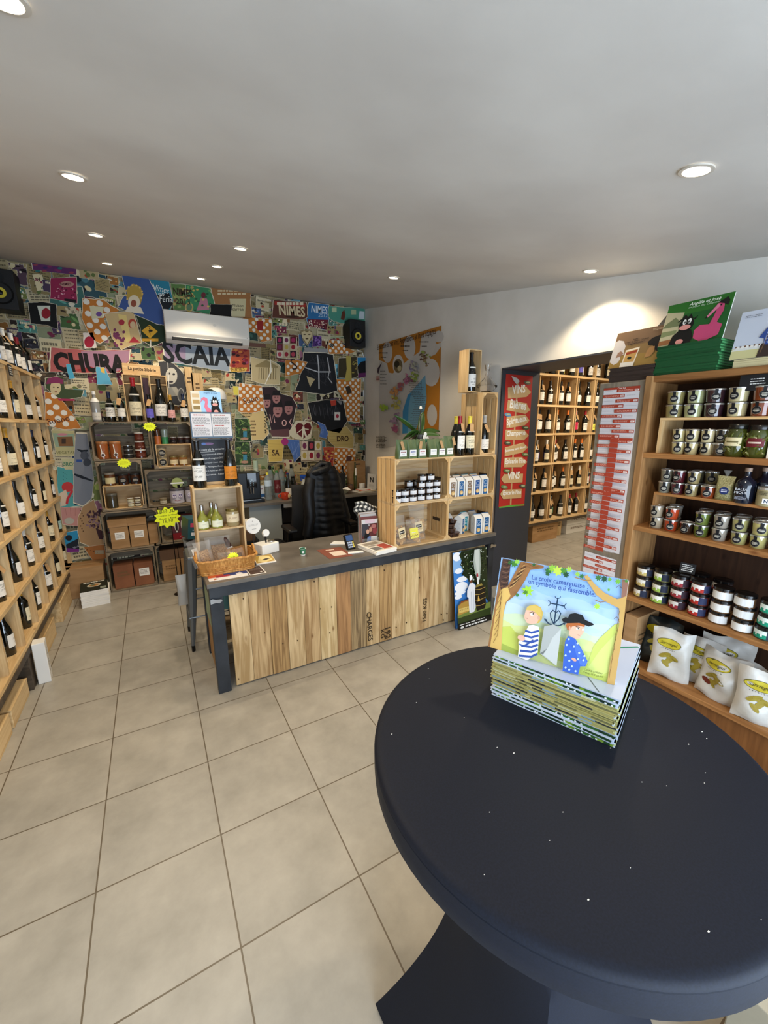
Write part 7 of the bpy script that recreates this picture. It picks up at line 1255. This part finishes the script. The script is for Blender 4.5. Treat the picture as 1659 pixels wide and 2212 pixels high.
# dark stand with a teal box near the star
t = thing('side_shelf', 'small grey metal shelf stand carrying the teal box beside the old crates', 'shelf', (.27, 4.35, 0)); bx('shelf_plate', (-.09, -.12, .60), (.13, .12, .63), M_STEEL if 0 else mat('grey_metal', '6c7074', .4), t)
for sx in (-.075, .11):
    for sy in (-.1, .1): bx('leg', (sx-.012, sy-.012, 0), (sx+.012, sy+.012, .6), M_METAL, t)
t = thing('bib_carton', 'teal wine carton with a red picture lying tilted on the small grey shelf', 'box', (.28, 4.33, .66), rot=(.0, .12, .2)); bx('carton', (-.09, -.12, .0), (.08, .10, .20), mat('teal_card', '1d4a54', .45), t, .003); a = Art(Frame((0, -.1205, 0), (1, 0, 0), (0, 0, 1))); a.rect(-.07, .12, .06, .16, 'b03c58'); a.dashes(-.06, .03, .05, .06, 1, 'd0d0d4', fill=1, ragged=False); a.dashes(-.05, .08, .04, .1, 1, '8ca0ac'); a.rect(-.01, .168, .03, .18, 'd0c8a4'); a.build('printing', t)
# pine panels leaning by the crates
for i, (x, h, w) in enumerate(((.455, 2.38, .075), (.535, 2.32, .115))):
    t = thing('pine_panel', 'long pale pine board against the collage wall behind the menu slate, %s' % ('narrow one', 'wider one')[i], 'board', (x, 5.18, 0), group='pine boards'); bx('board', (-w/2, -.01, 0), (w/2, .01, h), M_PINE, t)
    a = Art(Frame((0, -.0105, 0), (1, 0, 0), (0, 0, 1))); a.dashes(-.02, h-.18, .02, h-.1, 2, '4a3420', seed=i); a.build('brand_mark', t)
t = thing('baseball_cap', 'black and white cap hanging on the wall behind the blue book', 'cap', (.66, 5.13, 2.02)); MB().lathe([(.11, 0), (.108, .05), (.085, .1), (.04, .125), (.001, .13)], n=24, cap=False).build('crown', mat('cap_black', '10221c', .7), t, smooth=True); MB().lathe([(.12, .02), (.118, .07), (.095, .12), (.05, .148), (.001, .152)], (.055, .04, 0), 24, cap=False).build('rear_crown', M_WHITE, t, smooth=True)
# floor corner: carton, magazines
carton('cardboard_box', 'taped cardboard box standing in the back left corner behind the magazine pile', (-.74, 5.08, 0), .34, .25, .32, M_CARD, marks=False)
t = thing('wall_socket', 'white wall socket low beside the cardboard box', 'socket', (-.98, YB-.01, .30)); bx('plate', (-.06, -.008, -.05), (.06, .01, .05), M_WHITE, t, .003); MB().lathe([(.02, 0), (.018, .003)], n=20, M=Matrix.Translation((.0, -.008, 0)) @ Matrix.Rotation(PI/2, 4, 'X')).build('outlet', mat('outlet', 'b8b4ac', .4), t)
for k in range(9):
    t = thing('magazine', 'magazine in the white floor pile by the old crates, '+('lowest' if k == 0 else 'topmost with a dark cover' if k == 8 else ORD[k]+' from the bottom'), 'magazine', (-.645+.006*math.sin(k*2.3), 4.80, .018*k), .08+.03*math.sin(k*4), 'magazines in the floor pile'); bx('pages', (-.115, -.15, 0), (.115, .15, .017), M_PAPER, t)
a = Art(Frame((0, 0, .0172), (1, 0, 0), (0, 1, 0))); a.rect(-.115, -.15, .115, .15, '22261e'); a.text('MAGAZINE', (-.09, .10), (.09, .10), 'd4d4cc', bold=.02) if 0 else a.dashes(-.09, .10, .09, .135, 1, 'd4d4cc', fill=.8, ragged=False); a.ell(.0, .02, .06, .05, 'c9c4b0'); a.ell(0, .02, .045, .035, 'a8743c'); a.ell(-.01, .03, .02, .015, '4a6a5c'); a.rect(.05, -.12, .1, -.06, '8c9488'); a.build('cover_print', t)
# ================================================================ desk along the collage wall
dz = .87
t = thing('work_desk', 'dark grey work counter along the collage wall behind the shop counter', 'desk', (1.8, 4.9, 0))
bx('desk_top', (-1.05, -.27, dz-.03), (.885, .35, dz), M_TOP, t, .002); bx('side_cabinet', (-.90, -.22, .05), (-.53, .33, dz-.03), mat('grey_laminate', '8c918f', .5), t); bx('rear_panel', (-.53, .3, .05), (.88, .33, dz-.03), M_BLACKM, t); bx('leg', (.82, -.2, 0), (.88, -.14, dz-.03), M_METAL, t); bx('drawer_carcass', (-.525, -.20, .10), (-.10, .29, dz-.035), M_BLACK, t)
for k in range(3):
    o = bx('drawer_front', (-.515, -.215, .60-.22*k), (-.11, -.20, .80-.22*k), mat('drawer_black', '141416', .3), t); bx('handle', (-.48, -.222, .775-.22*k), (-.14, -.215, .785-.22*k), mat('handle_grey', '5c5854', .3, metal=.6), o)
bx('paper_slot', (-.50, -.218, .785), (-.30, -.214, .835), M_PAPER, t)
t = thing('coffee_machine', 'black automatic coffee machine with a lit panel on the work desk', 'coffee machine', (.955, 4.87, dz)); bx('body', (-.13, -.06, 0), (.12, .17, .34), M_BLACK, t, .008); bx('drip_tray', (-.12, -.15, 0), (.14, -.06, .035), M_BLACK, t, .004); bx('control_panel', (-.035, -.085, .16), (.075, -.06, .34), mat('gloss_black', '050507', .05), t, .004); MB().tube([(.0, -.09, .17), (.0, -.09, .10)], .006).tube([(.03, -.09, .17), (.03, -.09, .10)], .006).build('spout', M_STEEL, t)
a = Art(Frame((0, -.0855, 0), (1, 0, 0), (0, 0, 1))); [a.ell(.005+.03*(i % 2), .2+.02*(i//2), .005, .005, '9cc4dc') for i in range(6)]; a.ell(.02, .26, .005, .005, 'b8d4e4'); a.build('lit_buttons', t); bx('metal_trim', (-.12, -.152, .03), (.1, -.15, .037), M_STEEL, t)
def btl(name, label, x, y, prof, m, capm, capz, lab=None, cat='bottle', extra=None):
    t = thing(name, label, cat, (x, y, dz)); MB().lathe(prof, n=22).build('bottle_body', m, t, smooth=True); r, z = prof[-1]; MB().lathe([(r+.002, z-.012), (r+.003, z+capz), (.001, z+capz)], n=16, cap=False).build('cap', capm, t, smooth=True)
    if lab: R = max(p[0] for p in prof); patch(R, lab[2], lab[3], 140, lab[0], lab[1], 7, 12, 6).build('label', PRINT, t)
    return t
M_PET = mat('pet', 'b9c4c6', .05, trans=.75, ior=1.2); BP = [(.038, 0), (.043, .01)]+[(.043-.003*(k % 2), .02+.015*k) for k in range(10)]+[(.043, .18), (.042, .24), (.03, .275), (.014, .30), (.013, .315)]
btl('water_bottle', 'clear ribbed water bottle with a yellow cap on the desk', 1.165, 4.83, BP, M_PET, mat('cap_yellow', 'd6c83c', .4), .015, ('b4c4d0', '8ca4b8', .17, .24)); btl('soda_bottle', 'plastic bottle with a dark red label and green cap on the desk', 1.31, 4.96, [(.04, 0), (.042, .2), (.03, .26), (.013, .31), (.013, .32)], M_PET, mat('cap_green', '3c7a3c', .4), .012, ('5c1c20', 'c9b8b4', .06, .22)); btl('wine_bottle', 'dark wine bottle with a blue capsule and white label on the desk', 1.425, 4.88, [(r, z) for r, z in PROF['burgundy']], M_BOTTLE, mat('cap_blue', '1c2c8c', .4), .004, ('d0cdc6', '8c8880', .03, .12)); btl('syrup_bottle', 'dark bottle with a red and white label right of the blue-capped bottle', 1.53, 5.02, [(.036, 0), (.038, .15), (.03, .2), (.02, .22)], M_BOTTLE, M_BLACK, .02, ('b8443c', 'e0dcd4', .03, .12))
for i, (x, c, lb) in enumerate(((1.655, '1c4cb0', 'spray bottle with a blue trigger head on the desk'), (1.76, '5ca03c', 'spray bottle with a green trigger head beside the jacket'))):
    t = btl('spray_bottle', lb, x, 4.97, [(.042, 0), (.044, .01), (.043, .1), (.025, .17), (.015, .2), (.013, .215)], mat('frost_plastic', 'a8aca8', .25), mat('trigger_'+c, c, .35), .01, ('d4d4d0', '2c4c5c', .04, .10)); bx('trigger_head', (-.045, -.014, .222), (.025, .014, .255), mat('trigger_'+c, c, .35), t, .004); bx('trigger', (-.04, -.006, .18), (-.028, .006, .222), mat('trigger_'+c, c, .35), t)
for i, x in enumerate((1.26, 1.40, 1.535)):
    t = thing('glass_bottle', 'empty clear bottle with a dark cap at the back of the desk, %s of three' % ['left', 'middle', 'right'][i], 'bottle', (x+.02, 5.15, dz), group='clear capped bottles'); MB().lathe([(.038, 0), (.04, .01), (.04, .26), (.02, .32), (.014, .34)], n=18).build('bottle_body', M_PET, t, smooth=True); MB().lathe([(.018, .33), (.018, .38), (.001, .38)], n=14, cap=False).build('cap', M_BLACK, t, smooth=True)
t = thing('tall_tube', 'tall pale green cylindrical canister standing behind the water bottle', 'canister', (1.10, 5.12, dz)); MB().lathe([(.03, 0), (.03, .40)], n=20).build('tube_body', mat('pale_green', 'b0b8a4', .5), t, smooth=True); MB().lathe([(.031, .36), (.031, .45), (.001, .452)], n=20, cap=False).build('lid', mat('tube_lid', '9cac94', .5), t, smooth=True)
t = thing('milk_carton', 'white and blue carton beside the coffee machine', 'carton', (1.10, 4.93, dz)); bx('carton_body', (-.035, -.035, 0), (.035, .035, .17), M_WHITE, t, .002); a = Art(Frame((0, -.0355, 0), (1, 0, 0), (0, 0, 1))); a.rect(-.035, .03, .035, .07, '2c5c8c'); a.dashes(-.03, .12, .03, .14, 1, '8c3c4c'); a.build('printing', t)
t = thing('mug', 'red and cream lion-shaped mug on the desk', 'mug', (1.345, 4.76, dz)); MB().lathe([(.036, 0), (.048, .02), (.05, .06), (.045, .085), (.04, .085), (.044, .05), (.03, .01), (.001, .01)], n=24, cap=False).build('mug_body', mat('mug_red', 'a83418', .25, coat=.5), t, smooth=True); MB().tube([(-.045-.035*math.sin(PI*k/8), 0, .02+.055*k/8) for k in range(9)], .007, 8).build('handle', MATS['mug_red'], t, smooth=True); MB().lathe([(.001, -.03), (.022, -.02), (.028, 0), (.022, .02), (.001, .03)], n=12, cap=False, M=Matrix.Translation((.035, -.02, .045))).build('relief_face', mat('mug_cream', 'c9b080', .3), t, smooth=True)
t = thing('paper_bundle', 'crumpled white papers and pouch on the desk near the jacket', 'paper', (1.56, 4.77, dz)); mb = MB(); mb.grid(lambda u, v: Vector(((u-.5)*.24, (v-.5)*.16, .02+.012*math.sin(9*u+4*v)+.01*math.sin(13*v))), 16, 12); o = mb.build('sheets', M_PAPER, t, smooth=True); bx('under_sheet', (-.12, -.08, 0), (.12, .08, .008), mat('grey_pouch', '3c3c44', .4), t)
t = thing('glass_box', 'low clear plastic tray holding the spray bottles', 'tray', (1.70, 4.90, dz)); bx('tray_wall', (-.1, -.03, 0), (.12, -.027, .06), M_FILM, t)
t = thing('white_bowl', 'white bowl with a folded napkin right of the jacket', 'bowl', (2.12, 4.78, dz)); MB().lathe([(.03, 0), (.035, .004), (.085, .05), (.08, .05), (.03, .01), (.001, .008)], n=28, cap=False).build('bowl_body', mat('bowl', 'b8b89c', .3), t, smooth=True); mb = MB(); mb.grid(lambda u, v: Vector(((u-.5)*.17, (v-.5)*.14, .06+.012*math.sin(5*u+3*v))), 8, 8); mb.build('napkin', M_PAPER, t, smooth=True)
t = thing('black_box', 'tall plain black box on the desk right of the jacket', 'box', (2.16, 5.0, dz)); bx('box_body', (-.07, -.05, 0), (.07, .05, .24), M_BLACKM, t, .002)
for i, (x, h) in enumerate(((2.03, .30), (2.14, .33), (2.27, .33))): 
    t = thing('wine_bottle', 'dark bottle behind the black box, %s of three' % ['left', 'middle', 'right'][i], 'bottle', (x, 5.13, dz), group='bottles behind the black box'); MB().lathe([(r, z*h/.3) for r, z in PROF['bordeaux']], n=16).build('glass_body', M_BOTTLE, t, smooth=True); patch(.0375, .04, .12, 120, 'cfc9bf', '8c3430', i, 10, 5).build('label', PRINT, t)
cyl('spice_jar', 'small glass jar of brown spice on the desk left of the papers', 2.30, 4.95, dz, .035, .09, '5c3c24', '3c3a38', None)
t = thing('paper_stack', 'loose pile of papers with an orange folder on the right of the desk', 'paper', (2.45, 4.82, dz)); 
for k, (dx, r_, c, nm) in enumerate(((0, .1, 'c9c4bc', 'sheet'), (.02, -.15, 'a89878', 'sheet'), (.0, .2, 'd6d2ca', 'sheet'), (-.02, -.05, 'c4522c', 'orange_folder'), (-.02, .3, 'cfc8c0', 'sheet'))): MB().box((-.14+.02*k, -.1+.01*k, .007*k), (.14-.02*k, .1-.01*k, .007*k+.006), M=Matrix.Translation((dx, 0, 0)) @ Matrix.Rotation(r_, 4, 'Z')).build(nm, mat('sheet_'+c, c, .6), t)
t = thing('white_mug', 'plain white mug among the papers on the desk', 'mug', (2.50, 5.0, dz)); MB().lathe([(.036, 0), (.04, .01), (.042, .08), (.038, .08), (.036, .02), (.001, .015)], n=24, cap=False).build('mug_body', M_WHITE, t, smooth=True)
t = thing('letter_card', 'white card with a large black N leaning at the right end of the desk', 'sign', (2.575, 4.86, dz), rot=(-.2, .18, .1)); bx('card', (-.07, -.002, 0), (.07, .002, .22), mat('card_white', 'c9c4bc', .6), t); a = Art(Frame((0, -.0025, 0), (1, 0, 0), (0, 0, 1))); a.text('N', (-.03, .11), (.03, .11), '201c1a', bold=.04, h=1.1); a.dashes(-.04, .04, .04, .08, 3, '6c6864', seed=2, fill=.3); a.build('lettering', t)
t = thing('kraft_bag', 'brown kraft bag with a handle slot at the right end of the desk', 'bag', (2.48, 5.14, dz)); bx('bag_body', (-.12, -.06, 0), (.12, .05, .38), M_CARD, t, .004); bx('flap', (-.10, -.064, .28), (.10, -.06, .36), M_CARD, t); bx('handle_slot', (-.04, -.0655, .335), (.04, -.064, .35), M_BLACKM, t)
t = thing('glass_figure', 'slim tall dark green bottle with pale tag left of the kraft bag', 'bottle', (2.40, 5.0, dz)); MB().lathe([(.022, 0), (.024, .2), (.012, .28), (.011, .38), (.001, .385)], n=14).build('bottle_body', mat('olive_glass', '3c4420', .1, coat=.5), t, smooth=True); MB().lathe([(.012, .2), (.013, .3), (.001, .3)], (.0, -.02, 0), 10, cap=False).build('tag', M_WHITE, t)
carton('striped_parcel', 'box wrapped in zebra-striped paper beside the display box behind the counter', (.78, 4.55, .62), .16, .14, .1, MATS['white_card'], seam=False)
t = thing('equipment_box', 'brown and black equipment box under the striped parcel', 'box', (.80, 4.54, 0)); bx('lower_box', (-.12, -.1, 0), (.14, .1, .5), M_BLACKM, t, .004); bx('upper_box', (-.1, -.09, .5), (.1, .09, .618), mat('dark_card', '5c4330', .8), t, .004)
# ================================================================ chairs and jacket
t = thing('office_chair', 'black office chair with armrests behind the shop counter', 'chair', (1.38, 3.72, 0)); MB().lathe([(.3, 0), (.3, .02), (.03, .08), (.03, .42)], n=5).build('star_base', M_BLACK, t)
bx('seat', (-.26, -.26, .44), (.24, .24, .52), mat('chair_fabric', '0b0b0d', .85), t, .03); mb = MB(); mb.grid(lambda u, v: Vector(((u-.5)*(.44-.1*v), .26-.05*math.sin(PI*v)-.06*(2*u-1)**2*-1, .55+.6*v)), 12, 12); o = mb.build('backrest', MATS['chair_fabric'], t, smooth=True); md = o.modifiers.new('s', 'SOLIDIFY'); md.thickness = .04
for sx in (-1, 1): MB().tube([(sx*.29, .02, .48), (sx*.31, 0, .6), (sx*.30, 0, .76)], [.022, .025, .03]).build('arm_support', M_BLACK, t, smooth=True); bx('armrest', (sx*.31-.045, -.16, .76), (sx*.31+.045, .12, .795), M_BLACK, t, .014)
t = thing('puffer_jacket', 'black quilted puffer jacket hanging over the office chair back', 'jacket', (1.47, 3.90, 0)); M_JK = noisy('jacket_nylon', '040405', '08080a', 14, .5, .5, spec=.35, dist=.01)
def jk(u, v):
    a_ = 2*PI*u; z = .40+.94*v; w = .26*(1-.42*v**2.2)*(1 if v < .93 else 1-(v-.93)*5); d = .13*(1-.4*v); q = .012*abs(math.sin(PI*11*v+.6*math.sin(a_)))
    c, s_ = math.cos(a_), math.sin(a_); fold = .02*math.sin(3*a_+2*v)+.012*math.sin(7*a_); lower = .05*(1-v)*math.sin(a_*1.0)
    w *= (1.08 if c > 0 else .72+.2*v); q = .009*abs(math.sin(PI*13*v+1.5*c+.5*math.sin(2*a_)))*(1 if c > -.35 else .25)
    return Vector((c*(w+q+fold)+.03*(1-v), s_*(d+q+fold*.7), z))
mb = MB(); mb.grid(jk, 72, 90, closeu=True); mb.build('jacket_body', M_JK, t, smooth=True)
MB().tube([(-.12, -.06, 1.22), (-.17, -.10, 1.08), (-.16, -.12, .85), (-.20, -.12, .66)], [.05, .062, .055, .05], 16).build('sleeve', M_JK, t, smooth=True); MB().tube([(.14, .02, 1.2), (.22, .02, 1.0), (.27, .0, .78), (.25, -.02, .62)], [.05, .06, .06, .045], 16).build('sleeve', M_JK, t, smooth=True)
MB().tube([(-.10, -.05, 1.27), (-.04, -.09, 1.29), (.05, -.08, 1.32), (.09, -.03, 1.35), (.03, .02, 1.36), (-.06, .01, 1.30)], .034, 12, closed=True).build('hood_collar', M_JK, t, smooth=True)
t = thing('round_chair', 'second black chair with a low rounded back close behind the counter', 'chair', (.90, 3.50, 0), .25); MB().tube([(-.18*math.cos(PI*k/14)*1.0, .06*math.sin(PI*k/14), .45+.27*math.sin(PI*k/14)) for k in range(15)], .02, 8).build('back_frame', M_BLACK, t, smooth=True)
mb = MB(); mb.grid(lambda u, v: Vector((-.17*math.cos(PI*u), .05*math.sin(PI*u)-.02, .45+.27*math.sin(PI*u)*v)), 16, 6); o = mb.build('backrest', MATS['chair_fabric'], t, smooth=True); md = o.modifiers.new('s', 'SOLIDIFY'); md.thickness = .025; bx('seat', (-.2, .0, .41), (.2, .36, .46), MATS['chair_fabric'], t, .02)
for sx in (-.16, .16):
    for sy in (.04, .32): bx('leg', (sx-.012, sy-.012, 0), (sx+.012, sy+.012, .42), M_BLACK, t)
# bar stool at the left end
t = thing('metal_stool', 'gunmetal grey metal bar stool at the left end of the counter', 'stool', (.30, 3.45, 0)); M_GUN = mat('gunmetal', '6c7072', .35, metal=.6)
bx('seat', (-.15, -.15, .735), (.15, .15, .757), M_GUN, t, .008)
for sx, sy in ((-1, -1), (1, -1), (-1, 1), (1, 1)):
    fx, fy = sx*.175, sy*.185; tx, ty = sx*.12, sy*.12; MB().tube([(tx, ty, .735), (fx*.85, fy*.85, .35), (fx, fy, .045)], [.040, .030, .014], 8).build('leg', M_GUN, t, smooth=True); MB().tube([(fx, fy, 0), (fx, fy, .05)], .014, 8).build('foot_cap', M_BLACK, CH[t.name][-1])
for z_, k_ in ((.28, .175), (.5, .15)): MB().tube([(-k_, -k_*1.08, z_), (k_, -k_*1.08, z_), (k_, k_*1.08, z_), (-k_, k_*1.08, z_)], .008, 6, closed=True).build('footrest', M_GUN, t)
t = thing('plastic_bag', 'translucent white plastic bag draped from the metal stool', 'bag', (.10, 3.52, .30)); pouch(.08, .08, .26, puff=.8, seed=6).build('bag_body', mat('milky_film', 'b4b2ac', .35, alpha=.75), t, smooth=True)
# ================================================================ right wall: map, doorway posters
MF = Frame((0, 0, 0), (0, -1, 0), (0, 0, 1)); mo = Frame((XW-.004, 0, 0), (0, -1, 0), (0, 0, 1)); mq = mo.cr(780, 680, 5.53)
t = thing('wine_map', 'large orange and white wine map poster on the white wall', 'map', (XW-.004, 4.2, 1.5))
a = Art(Frame((0, -4.2, -1.5), (0, -1, 0), (0, 0, 1)), T=mq)
a.poly([(215, 355), (960, 128), (920, 1480), (215, 1600)], 'b9b6b0'); a.poly([(215, 355), (960, 128), (955, 330), (900, 350), (880, 200), (720, 250), (700, 440), (560, 540), (380, 700), (330, 690), (310, 580), (215, 540)], 'b07428'); a.poly([(890, 470), (955, 380), (925, 1400), (600, 1470), (680, 1300), (740, 1250), (780, 620), (830, 500)], 'b07428')
for cx, cy, rx, ry in ((315, 450, 60, 125), (580, 390, 70, 140), (805, 350, 82, 140), (445, 600, 66, 125), (840, 690, 100, 165), (930, 260, 60, 70), (850, 1200, 60, 130)): a.ell(cx, cy, rx, ry, 'bdbab5')
a.ell(445, 610, 52, 85, '6c5c40'); a.ell(430, 590, 30, 40, '2c281c'); a.ell(460, 640, 24, 34, 'b0a480'); a.poly([(495, 1420), (500, 1150), (560, 960), (680, 830), (770, 720), (785, 1000), (760, 1150), (700, 1260), (640, 1410)], '6c9cb4'); a.poly([(495, 1420), (500, 1150), (560, 960), (600, 930), (570, 1100), (560, 1410)], '3c84b0')
rd = random.Random(3)
for (cx, cy, r_, cols) in ((770, 520, 70, ['5c4438', '8c7a5c', '8ca04c']), (620, 620, 60, ['8c84a0', 'a09ab0', '6c6880']), (650, 760, 60, ['8ca04c', 'a0b060', '7a8a40']), (570, 770, 60, ['9c5c74', 'a87088', '7c4c60']), (480, 850, 50, ['a05c4c', '8c5468']), (420, 930, 60, ['b07848', 'c08c54']), (440, 1060, 80, ['a8a050', 'b8b060', '98903c']), (300, 1110, 40, ['a0b840', '8cac3c']), (430, 1240, 60, ['9c84a0', '8c748c']), (440, 1360, 40, ['a05c74', '8c5070']), (680, 620, 50, ['a8a898', '8c8c80'])):
    for k in range(22): a.ell(cx+rd.gauss(0, r_*.4), cy+rd.gauss(0, r_*.5), rd.uniform(6, 22), rd.uniform(6, 24), rd.choice(cols), n=7, rot=rd.uniform(0, 3))
for k in range(26): x = 760-abs(13-k)*6+rd.uniform(-30, 10); a.dashes(x-60, 800+k*22, x+90, 808+k*22, 1, '4a3c2c', fill=.7, seed=k)
for k in range(5): a.dashes(275, 670+k*38, 350, 682+k*38, 1, '3c342c', fill=.6, seed=k)
for k in range(4): a.rect(228, 740+k*16, 268, 750+k*16, ['8c3c34', 'a05c54', '7c3430', 'b08478'][k])
a.poly([(245, 640), (300, 570), (270, 650), (255, 710), (240, 690)], '3c2c38')
a.dashes(225, 1440, 350, 1590, 9, '3c3428', seed=5, fill=.5); a.text("Ensemble de ses Vins, Appellations et leurs cépages", (245, 425), (945, 235), '3a2414', bold=.01, h=1.5); a.text('Languedoc Roussillon', (520, 330), (645, 300), '2c2018', h=2)
for cx, cy in ((315, 450), (580, 370), (808, 320)): a.dashes(cx-55, cy, cx+55, cy+14, 1, '2c2420', fill=.9, seed=cx, ragged=False); a.dashes(cx-30, cy+55, cx+35, cy+66, 1, '2c2420', fill=.9, seed=cx, ragged=False)
a.build('map_print', t)
# red direction poster on the reveal
jf = Frame((0, DJ1-.0135, 0), (1, 0, 0), (0, 0, 1)); jq = jf.cr(1060, 740, 4.423)
t = thing('direction_poster', 'tall red poster with pale wooden arrow signs on the dark doorway reveal', 'poster', (2.9, DJ1-.0135, 1.0)); a = Art(Frame((-2.9, 0, -1.0), (1, 0, 0), (0, 0, 1)), T=jq)
a.poly([(147, 300), (402, 322), (320, 1560), (75, 1575)], 'a82a22'); a.poly([(80, 1570), (80, 1582), (320, 1556), (322, 1545), (200, 1552)], '5c9c3c')
a.line([(258, 380), (232, 760), (212, 1100), (190, 1550)], 14, 'b89468')
sg = [('VINS', [(163, 437), (345, 432), (387, 475), (340, 520), (165, 535)], (205, 490), (330, 476), 1), ('Bières', [(163, 558), (345, 590), (375, 645), (330, 682), (150, 645)], (180, 622), (335, 645), 1), ('Spiritueux', [(150, 718), (335, 697), (368, 745), (325, 790), (148, 822)], (152, 790), (345, 745), 1),
      ('Champagne', [(140, 840), (325, 842), (362, 888), (315, 932), (137, 930)], (150, 893), (330, 880), 1), ('Boissons sans alcool', [(132, 1010), (312, 962), (355, 1000), (305, 1050), (130, 1090)], (135, 1048), (330, 1005), .8), ('Epicerie Fine', [(128, 1108), (300, 1102), (347, 1140), (295, 1190), (122, 1192)], (132, 1157), (328, 1148), 1), ('VINS', [(97, 1305), (130, 1258), (306, 1252), (300, 1335), (125, 1345)], (155, 1308), (272, 1296), 1), ('Epicerie Fine', [(88, 1450), (120, 1405), (293, 1398), (288, 1485), (115, 1495)], (112, 1455), (285, 1445), 1)]
for w_, pts, p0, p1, h in sg: a.poly(pts, 'b99a6c'); a.poly([(p[0]+2, p[1]-8) for p in pts][:2]+[pts[1], pts[0]], 'c9ac7c'); a.text(w_, p0, p1, 'e0dcd2', bold=.03, h=1.25*h)
for x, y, c in ((160, 690, '5c8cac'), (330, 815, '3c4a2c'), (158, 960, '4a4638'), (325, 1070, '5c6a3c'), (150, 1225, '4c6838'), (125, 1380, '5c7a4c'), (300, 1370, '4a4a3c'), (345, 385, '5c5848')): a.ell(x, y, 34, 18, c, n=9, rot=.2); a.ell(x+4, y-3, 20, 8, 'a0a884', n=7)
a.poly([(190, 320), (245, 340), (270, 370), (240, 400), (215, 370)], 'b8b4ac'); a.build('poster_print', t)
# large cardboard carton and a box at the right foot of the table
carton('cardboard_box', 'pale flat-sided cardboard box on the floor at the bottom right corner behind the table', (1.375, .0, 0), .5, .42, .38, noisy('pale_card', 'a59a84', 'b3a890', 6, .8), marks=False, seam=False)
carton('wooden_case', 'cream box with brown stains against the foot of the pantry shelf', (2.165, .60, 0), .26, .26, .12, noisy('cream_box', 'b59a70', 'c9b088', 4, .7), marks=False, seam=False)
